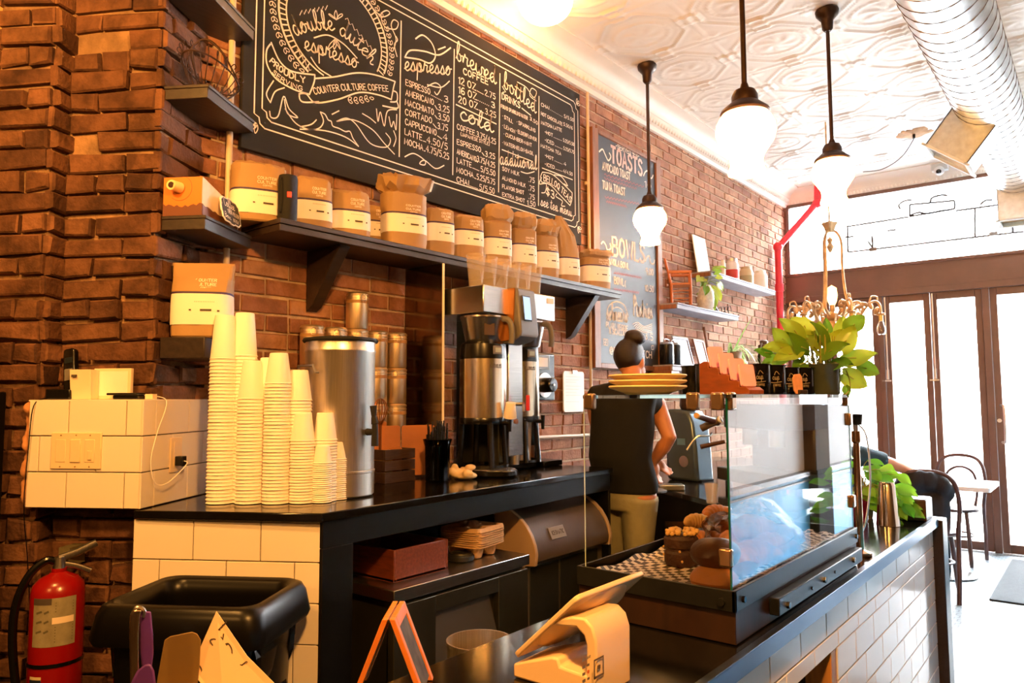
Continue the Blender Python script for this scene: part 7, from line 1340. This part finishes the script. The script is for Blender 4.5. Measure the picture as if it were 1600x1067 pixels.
hpair(atd(1090, 650, 3.70), atd(1122, 660, 3.78), .017, 'handle'); MB().cyl(atd(1088, 649, 3.69), atd(1090, 650, 3.70), .0145).build('handle_cap', M_nut, em); hpair(atd(1128, 655, 3.75), atd(1096, 669, 3.80), .019, 'handle', mat('grey_brown_handle', '5c4a40', .4)); MB().cyl(atd(1126, 655, 3.74), atd(1124, 655.5, 3.745), .018).build('handle_end', M_cer, em); hpair(atd(1132, 690, 3.72), atd(1095, 698, 3.72), .012, 'steam_knob'); 
MB().tube(smoothline([atd(1112, 677, 3.75), atd(1108, 681, 3.72), atd(1098, 681, 3.7), atd(1090, 682, 3.7), atd(1082, 690, 3.7), atd(1073, 703, 3.7)], 5), .005, 8).build('steam_wand', M_steel, em)
for lab, px, py, r, h, m in (('orange syrup bottle behind the portafilter handles', 1112, 752, .035, .22, mat('orange_bottle', 'e0601c', .35)), ('white syrup bottle left of the orange bottle', 1097, 752, .035, .23, M_cer)):
    q = atz(px, py, .931); t = thing('syrup_bottle', lab, 'bottle', (q.x-.25, q.y+.42, .931)); MB().lathe([(0, 0), (r, 0), (r, h*.75), (r*.4, h*.9), (r*.4, h), (0, h)], n=20).build('bottle', m, t)
q = atz(1112, 786, .931); t = thing('shot_glass', 'small clear glass at the edge of the espresso counter', 'glass', q); MB().lathe([(0, .004), (.022, .004), (.024, 0), (.034, .095), (.032, .095), (.021, .01), (0, .01)], n=20).build('glass', M_clear, t)
# ================================================================== the barista
M_skin = mat('skin', 'c98258', .5, 0, .05, 12); M_hair = mat('dark_brown_hair', '24140e', .45, 0, .3, 4, .3, 120, stretch=(6, 6, 30)); M_shirt = mat('black_cotton', '0e0c0b', .9, 0, .25, 8, .3, 14); M_jean = mat('khaki_denim', 'a39a78', .85, 0, .12, 10, .25, 40)
DW = 4.02
def W_(px, py, d=DW): return atd(px, py, d)
FWD = Vector((.10, .995, 0)); RGT = Vector((.995, -.10, 0))
def ering(c, rx, ry, n=24, tilt=0., rt=RGT, fw=FWD): 
    return [Vector(c)+rt*(rx*math.cos(2*math.pi*k/n))+(fw*math.cos(tilt)+Vector((0, 0, -math.sin(tilt))))*(ry*math.sin(2*math.pi*k/n)) for k in range(n)]
wm = thing('barista', 'person in a black shirt and khaki jeans, hair in a bun, head bowed', 'person')
hd = W_(985, 560, 4.05); nk = W_(986, 586, 4.0); ch_ = W_(972, 650, 4.0); ws = W_(968, 715, 3.98); hp_ = W_(978, 768, 3.98)
hipz = hp_.z
shR = W_(1026, 634, 4.02); elR = W_(1046, 684, 3.92); wrR = W_(1020, 722, 4.0); hnR = W_(1018, 738, 4.06)
shL = W_(927, 622, 4.08); elL = shL+Vector((-.05, .16, -.26)); wrL = elL+Vector((.20, .22, -.10))
def seg(mb, pts, n=16): mb.tube([p for p, r in pts], [r for p, r in pts], n)
b = MB()
fl = RGT*.095; ft_y = Vector((.66, 3.50, 0)); kR = Vector((hp_.x+.05, hp_.y+.03, .50)); kL = Vector((hp_.x-.12, hp_.y+.05, .50))
for kk, sg in ((kR, 1), (kL, -1)):
    hipj = hp_+RGT*(sg*.085); ank = Vector((kk.x-.02*sg, kk.y-.03, .09)); seg(b, [(hipj, .095), (hipj.lerp(kk, .5), .075), (kk, .055), (kk.lerp(ank, .4), .05), (ank, .035)]); seg(b, [(ank-FWD*.04, .034), (ank+FWD*.08-Z*.045, .034), (ank+FWD*.16-Z*.06, .022)])
b.loft([ering(hp_-Z*.06, .14, .10), ering(hp_, .165, .115), ering(ws, .135, .095), ering(ch_, .155, .105), ering(ch_.lerp(nk, .55), .165, .09), ering(nk-Z*.03, .07, .06)])
hb = hd-FWD*.02-Z*.015
seg(b, [(nk-Z*.05, .06), (nk+Z*.02+FWD*.01, .05), (hd-Z*.04+FWD*.01, .052)]); b.ball(hd, (.072, .092, .10), 24, 16, rot('X', -28)); jw = hd+FWD*.055-Z*.07; b.ball(jw, (.05, .055, .05), 16, 12)
for sh, el, wr, sg in ((shR, elR, wrR, 1), (shL, elL, wrL, -1)):
    seg(b, [(ch_.lerp(nk, .55)+RGT*(sg*.10), .06), (sh, .056), (sh.lerp(el, .45), .048), (el, .040), (el.lerp(wr, .35), .041), (wr, .026)])
    hdv = (Vector((.0, .5, -.85)) if sg > 0 else Vector((.5, .6, -.5))).normalized(); sdv = hdv.cross(Vector((1, .3, .2))).normalized(); palm = wr+hdv*.045; b.ball(palm, (.040, .020, .048), 14, 10, hdv.to_track_quat('Z', 'X').to_matrix().to_4x4())
    for f_ in range(4):
        o0 = palm+hdv*.03+sdv*((f_-1.5)*.019); L_ = (.03, .036, .033, .026)[f_]; seg(b, [(o0, .0095), (o0+hdv*L_, .009), (o0+hdv*(L_*1.5)+Vector((-.6*sg*0+.35, .1, -.2))*L_*.8, .008), (o0+hdv*(L_*1.5)+Vector((.55, .0, -.1))*L_*1.3, .0065)], 8)
    th = palm-sdv*.028; seg(b, [(th, .012), (th-sdv*.02+hdv*.025, .010), (th-sdv*.012+hdv*.05, .008)], 8)
nose = hd+FWD*.092-Z*.045; b.ball(nose, (.012, .016, .02), 8, 8)
for sg in (-1, 1): b.ball(hd+RGT*(sg*.074)-Z*.028+FWD*.008, (.010, .020, .032), 10, 8)
b.ball(jw+FWD*.045-Z*.002, (.022, .01, .008), 8, 6)
b.build('body', M_skin, wm, remesh=.0075, sm=5)
m = MB()
for sg in (-1, 1): m.ball(hd+RGT*(sg*.03)+FWD*.083-Z*.02, .009, 10, 8)
m.build('eyes', M_bk, wm)
h_ = MB(); h_.ball(hd+Z*.015-FWD*.012, (.081, .098, .098), 24, 16, rot('X', -28)); h_.ball(hd-FWD*.05+Z*.01, (.070, .05, .06), 18, 12); bun = W_(991, 527, 4.03); h_.ball(bun, (.056, .052, .044), 18, 12); h_.ball(bun+RGT*.035-Z*.012, (.034, .04, .028), 12, 8); h_.ball(bun-RGT*.02+Z*.018, (.034, .036, .024), 12, 8); h_.ball(bun.lerp(hd, .45), (.05, .05, .03), 12, 8)
h_.v = [tuple(Vector(v)) for v in h_.v]; h_.build('hair', M_hair, wm, remesh=.006, sm=4)
s_ = MB(); rs = random.Random(3)
s_.loft([ering(hp_+Z*.0, .185, .13), ering(hp_+Z*.05, .19, .135), ering(ws, .185, .135), ering(ch_-Z*.06, .19, .135), ering(ch_+Z*.03, .19, .125), ering(ch_.lerp(nk, .55), .185, .105), ering(ch_.lerp(nk, .8), .14, .09), ering(nk-Z*.025, .09, .072), ering(nk-Z*.008, .07, .065)])
for sh, el, sg in ((shR, elR, 1), (shL, elL, -1)): seg(s_, [(ch_.lerp(nk, .5)+RGT*(sg*.10), .075), (sh-RGT*(sg*.02), .072), (sh+(el-sh)*.10, .066)])
s_.build('shirt', M_shirt, wm, remesh=.009, sm=5)
j = MB(); j.loft([ering(hp_-Z*.09, .155, .12), ering(hp_-Z*.02, .170, .125), ering(hp_+Z*.06, .16, .115)])
for kk, sg in ((kR, 1), (kL, -1)):
    hipj = hp_+RGT*(sg*.085); ank = Vector((kk.x-.02*sg, kk.y-.03, .09)); seg(j, [(hipj-Z*.02, .105), (hipj.lerp(kk, .35), .092), (kk, .066), (kk.lerp(ank, .4), .058), (ank+Z*.02, .048)])
j.build('jeans', M_jean, wm, remesh=.009, sm=4)
m = MB()
for kk, sg in ((kR, 1), (kL, -1)): ank = Vector((kk.x-.02*sg, kk.y-.03, .0)); m.loft([[ank+RGT*x+FWD*y+Z*z for x, y in [(a*w_s, b*L_s+.05) for a, b in [(math.cos(2*math.pi*i/16), math.sin(2*math.pi*i/16)) for i in range(16)]]] for z, w_s, L_s in ((.002, .048, .135), (.03, .05, .137), (.06, .045, .11), (.09, .042, .06))])
m.build('shoes', M_bk, wm)
# ================================================================== window seats: table, chairs, seated guest
M_bent = mat('dark_bentwood', '4a2c24', .35, 0, .2, 8)
def bent_chair(label, x, y, rz):
    t = thing('bentwood_chair', label, 'chair', (x, y, 0), R_(rz), 'bentwood chairs'); zs = .455
    MB().lathe([(0, zs-.012), (.185, zs-.012), (.205, zs), (.205, zs+.018), (.18, zs+.026), (0, zs+.022)], n=32).build('seat', M_bent, t)
    bk = smoothline([(-.17, -.24, 0), (-.18, -.20, .25), (-.185, -.175, .48), (-.20, -.20, .68), (-.17, -.225, .84), (-.08, -.245, .905), (.08, -.245, .905), (.17, -.225, .84), (.20, -.20, .68), (.185, -.175, .48), (.18, -.20, .25), (.17, -.24, 0)], 6); MB().tube(bk, .016, 10).build('back_hoop', M_bent, t)
    MB().tube(smoothline([(-.12, -.165, .47), (-.135, -.195, .62), (-.10, -.225, .76), (0, -.235, .81), (.10, -.225, .76), (.135, -.195, .62), (.12, -.165, .47)], 6), .012, 8).build('inner_hoop', M_bent, t)
    for s in (-1, 1): MB().tube(smoothline([(s*.13, .13, zs-.01), (s*.15, .16, .25), (s*.17, .20, 0)], 5), [.018]*10+[.014], 8).build('leg', M_bent, t)
    MB().tube([(.15*math.cos(R_(a)), .02+.15*math.sin(R_(a)), .24) for a in range(0, 360, 15)], .009, 6, closed=True).build('leg_ring', M_bent, t); return t
bent_chair('dark bentwood chair just past the counter end with a black jacket on its back', 1.63, 6.25, 8); bent_chair('dark bentwood chair on the far side of the white table', 1.60, 7.62, 172)
tb_ = thing('cafe_table', 'white topped cafe table by the storefront glass', 'table', (1.62, 6.98, 0)); MB().prism(rrect(.72, .62, .03, 3), 2, .715, .75).build('top', mat('white_marble', 'efeeec', .2, 0, .05, 4), tb_, bevel=.004); MB().cyl((0, 0, .03), (0, 0, .715), .032).build('column', M_bk, tb_); MB().lathe([(0, 0), (.22, 0), (.22, .012), (.05, .035), (0, .035)], n=28).build('foot', M_bk, tb_)
jk = MB(); rj = random.Random(6); cj = Vector((1.65, 6.03, 0)); Mj = T(1.63, 6.25, 0) @ rot('Z', 8)
for i in range(16): 
    u = i/15; jk.ball(Mj @ Vector((-.17+.30*u, -.245+.03*math.sin(i*1.7), .80+.055*math.sin(u*3.1)-.03*(i % 3 == 0))), (.05, .055, .07), 10, 8); jk.ball(Mj @ Vector((-.16+.27*u, -.262+.02*math.sin(i*2.1), .66)), (.04, .035, .10), 10, 8)
tag(jk.build('black_jacket', mat('black_jacket', '16151b', .8, 0, .2, 20, .3, 30), None, remesh=.012, sm=4), 'black jacket slung over the near bentwood chair back', 'jacket')
gp = thing('seated_guest', 'seated person in a dark teal short sleeved top, arm stretched along the chair', 'person'); M_tl = mat('dark_teal_cotton', '16323a', .85, 0, .1, 10, .2, 30); M_jn2 = mat('dark_trousers', '1c1c22', .85)
gs = Vector((1.16, 5.98, .47)); shG = atd(1345, 712, 5.30); elG = atd(1392, 724, 5.32); wrG = atd(1432, 740, 5.42); u2 = Vector((.35, .93, 0)).normalized(); r2 = Vector((u2.y, -u2.x, 0)); chG = Vector((shG.x-.17, shG.y-.02, shG.z-.02))
b = MB(); b.loft([ering(gs+Z*.02, .15, .12, 20, 0, r2, u2), ering(gs+Z*.2, .135, .10, 20, 0, r2, u2), ering(chG-Z*.08, .15, .11, 20, 0, r2, u2), ering(chG+Z*.06, .15, .09, 20, 0, r2, u2), ering(chG+Z*.12, .06, .06, 20, 0, r2, u2)])
seg(b, [(chG+Z*.10, .055), (chG+Z*.19+u2*.02, .05)]); hG = chG+Z*.29+u2*.04; b.ball(hG, (.072, .09, .11), 20, 14); b.ball(hG+u2*.09-Z*.02, (.012, .018, .02), 8, 6)
for sg in (-1, 1): b.ball(hG+r2*(sg*.074), (.012, .02, .03), 8, 6)
seg(b, [(chG+r2*.12, .06), (shG, .056), (elG, .042), (elG.lerp(wrG, .4), .040), (wrG, .028)]); b.ball(wrG+(wrG-elG).normalized()*.05, (.045, .035, .022), 12, 8)
for f_ in range(4): d_ = (wrG-elG).normalized(); o0 = wrG+d_*.08+r2*((f_-1.5)*.018); seg(b, [(o0, .009), (o0+d_*.035-Z*.01, .008), (o0+d_*.055-Z*.03, .007)], 8)
seg(b, [(wrG+d_*.03-r2*.03, .011), (wrG+d_*.07-r2*.045, .009)], 8)
shL2 = chG-r2*.17; seg(b, [(chG-r2*.12, .06), (shL2, .054), (shL2+u2*.12-Z*.22, .042), (shL2+u2*.32-Z*.24+r2*.08, .028)]); b.ball(shL2+u2*.37-Z*.24+r2*.1, (.03, .04, .02), 10, 8)
for sg in (-1, 1): hj = gs+r2*(sg*.09)+Z*.02; kn = hj+u2*.40+Z*.02; an2 = kn-Z*.40+u2*.02; seg(b, [(hj, .085), (kn, .055), (an2, .036)]); seg(b, [(an2-Z*.04, .034), (an2-Z*.055+u2*.16, .025)])
b.build('body', M_skin, gp, remesh=.009, sm=4)
s_ = MB(); s_.loft([ering(gs+Z*.0, .175, .14, 20, 0, r2, u2), ering(gs+Z*.2, .16, .125, 20, 0, r2, u2), ering(chG-Z*.08, .172, .13, 20, 0, r2, u2), ering(chG+Z*.06, .165, .105, 20, 0, r2, u2), ering(chG+Z*.12, .075, .075, 20, 0, r2, u2)]); seg(s_, [(chG+r2*.10, .085), (shG, .076), (shG.lerp(elG, .75), .066)]); seg(s_, [(chG-r2*.10, .085), (shL2, .074), (shL2+u2*.08-Z*.14, .06)]); s_.build('top', M_tl, gp, remesh=.01, sm=4)
j = MB()
for sg in (-1, 1): hj = gs+r2*(sg*.09)+Z*.02; kn = hj+u2*.40+Z*.02; an2 = kn-Z*.40+u2*.02; seg(j, [(hj-u2*.05, .098), (kn, .068), (an2+Z*.03, .05)])
j.build('trousers', M_jn2, gp, remesh=.012, sm=4); h_ = MB(); h_.ball(hG+Z*.025-u2*.015, (.08, .095, .10), 18, 12); h_.build('hair', M_hair, gp)
stl = thing('low_stool', 'dark low stool under the seated guest', 'stool', (gs.x, gs.y, 0)); MB().lathe([(0, .42), (.17, .42), (.175, .44), (.17, .462), (0, .465)], n=28).build('seat', M_bent, stl)
for k in range(4): a = R_(45+90*k); MB().tube([(.12*math.cos(a), .12*math.sin(a), .42), (.17*math.cos(a), .17*math.sin(a), 0)], .014, 8).build('leg', M_bent, stl)
rgm = struct(MB().box((1.98, 6.30, .001), (2.9, 7.95, .012)).build('trim_8', mat('grey_door_mat', '23282b', .95, 0, .25, 40, .4, 90)))
del rgm['kind']; tag(rgm, 'grey door mat on the white tiles inside the storefront door', 'door mat'); rgm.name = 'door_mat'
# outside: bench and planters
ob = thing('outdoor_bench', 'pale wooden bench outside behind the storefront glass', 'bench'); M_pw = mat('pale_wood', 'd8c2ac', .6, 0, .1, 8); MB().box((.2, 9.0, .30), (2.0, 9.4, .36)).build('seat', M_pw, ob, bevel=.004)
for x in (.3, 1.8): MB().box((x, 9.02, -.02), (x+.09, 9.38, .30)).build('leg', M_pw, ob, bevel=.003)
car = thing('parked_van', 'pale blue parked van outside across the pavement', 'van'); m = MB(); m.prism([(-6, .25), (-1.2, .25), (-1.1, .9), (-1.5, 1.3), (-2.2, 2.0), (-6, 2.05)], 1, 13.0, 14.8); m.build('body', mat('pale_van_paint', 'b9cfd6', .3), car, bevel=.08)
for x in (-5, -2): MB().cyl((x, 12.95, .2), (x, 13.2, .2), .35, n=28).build('wheel', M_bk, car)
MB().prism([(-3.6, 1.25), (-1.75, 1.25), (-2.3, 1.85), (-3.6, 1.88)], 1, 12.97, 13.0).build('side_window', mat('van_glass', '35505c', .1), car)
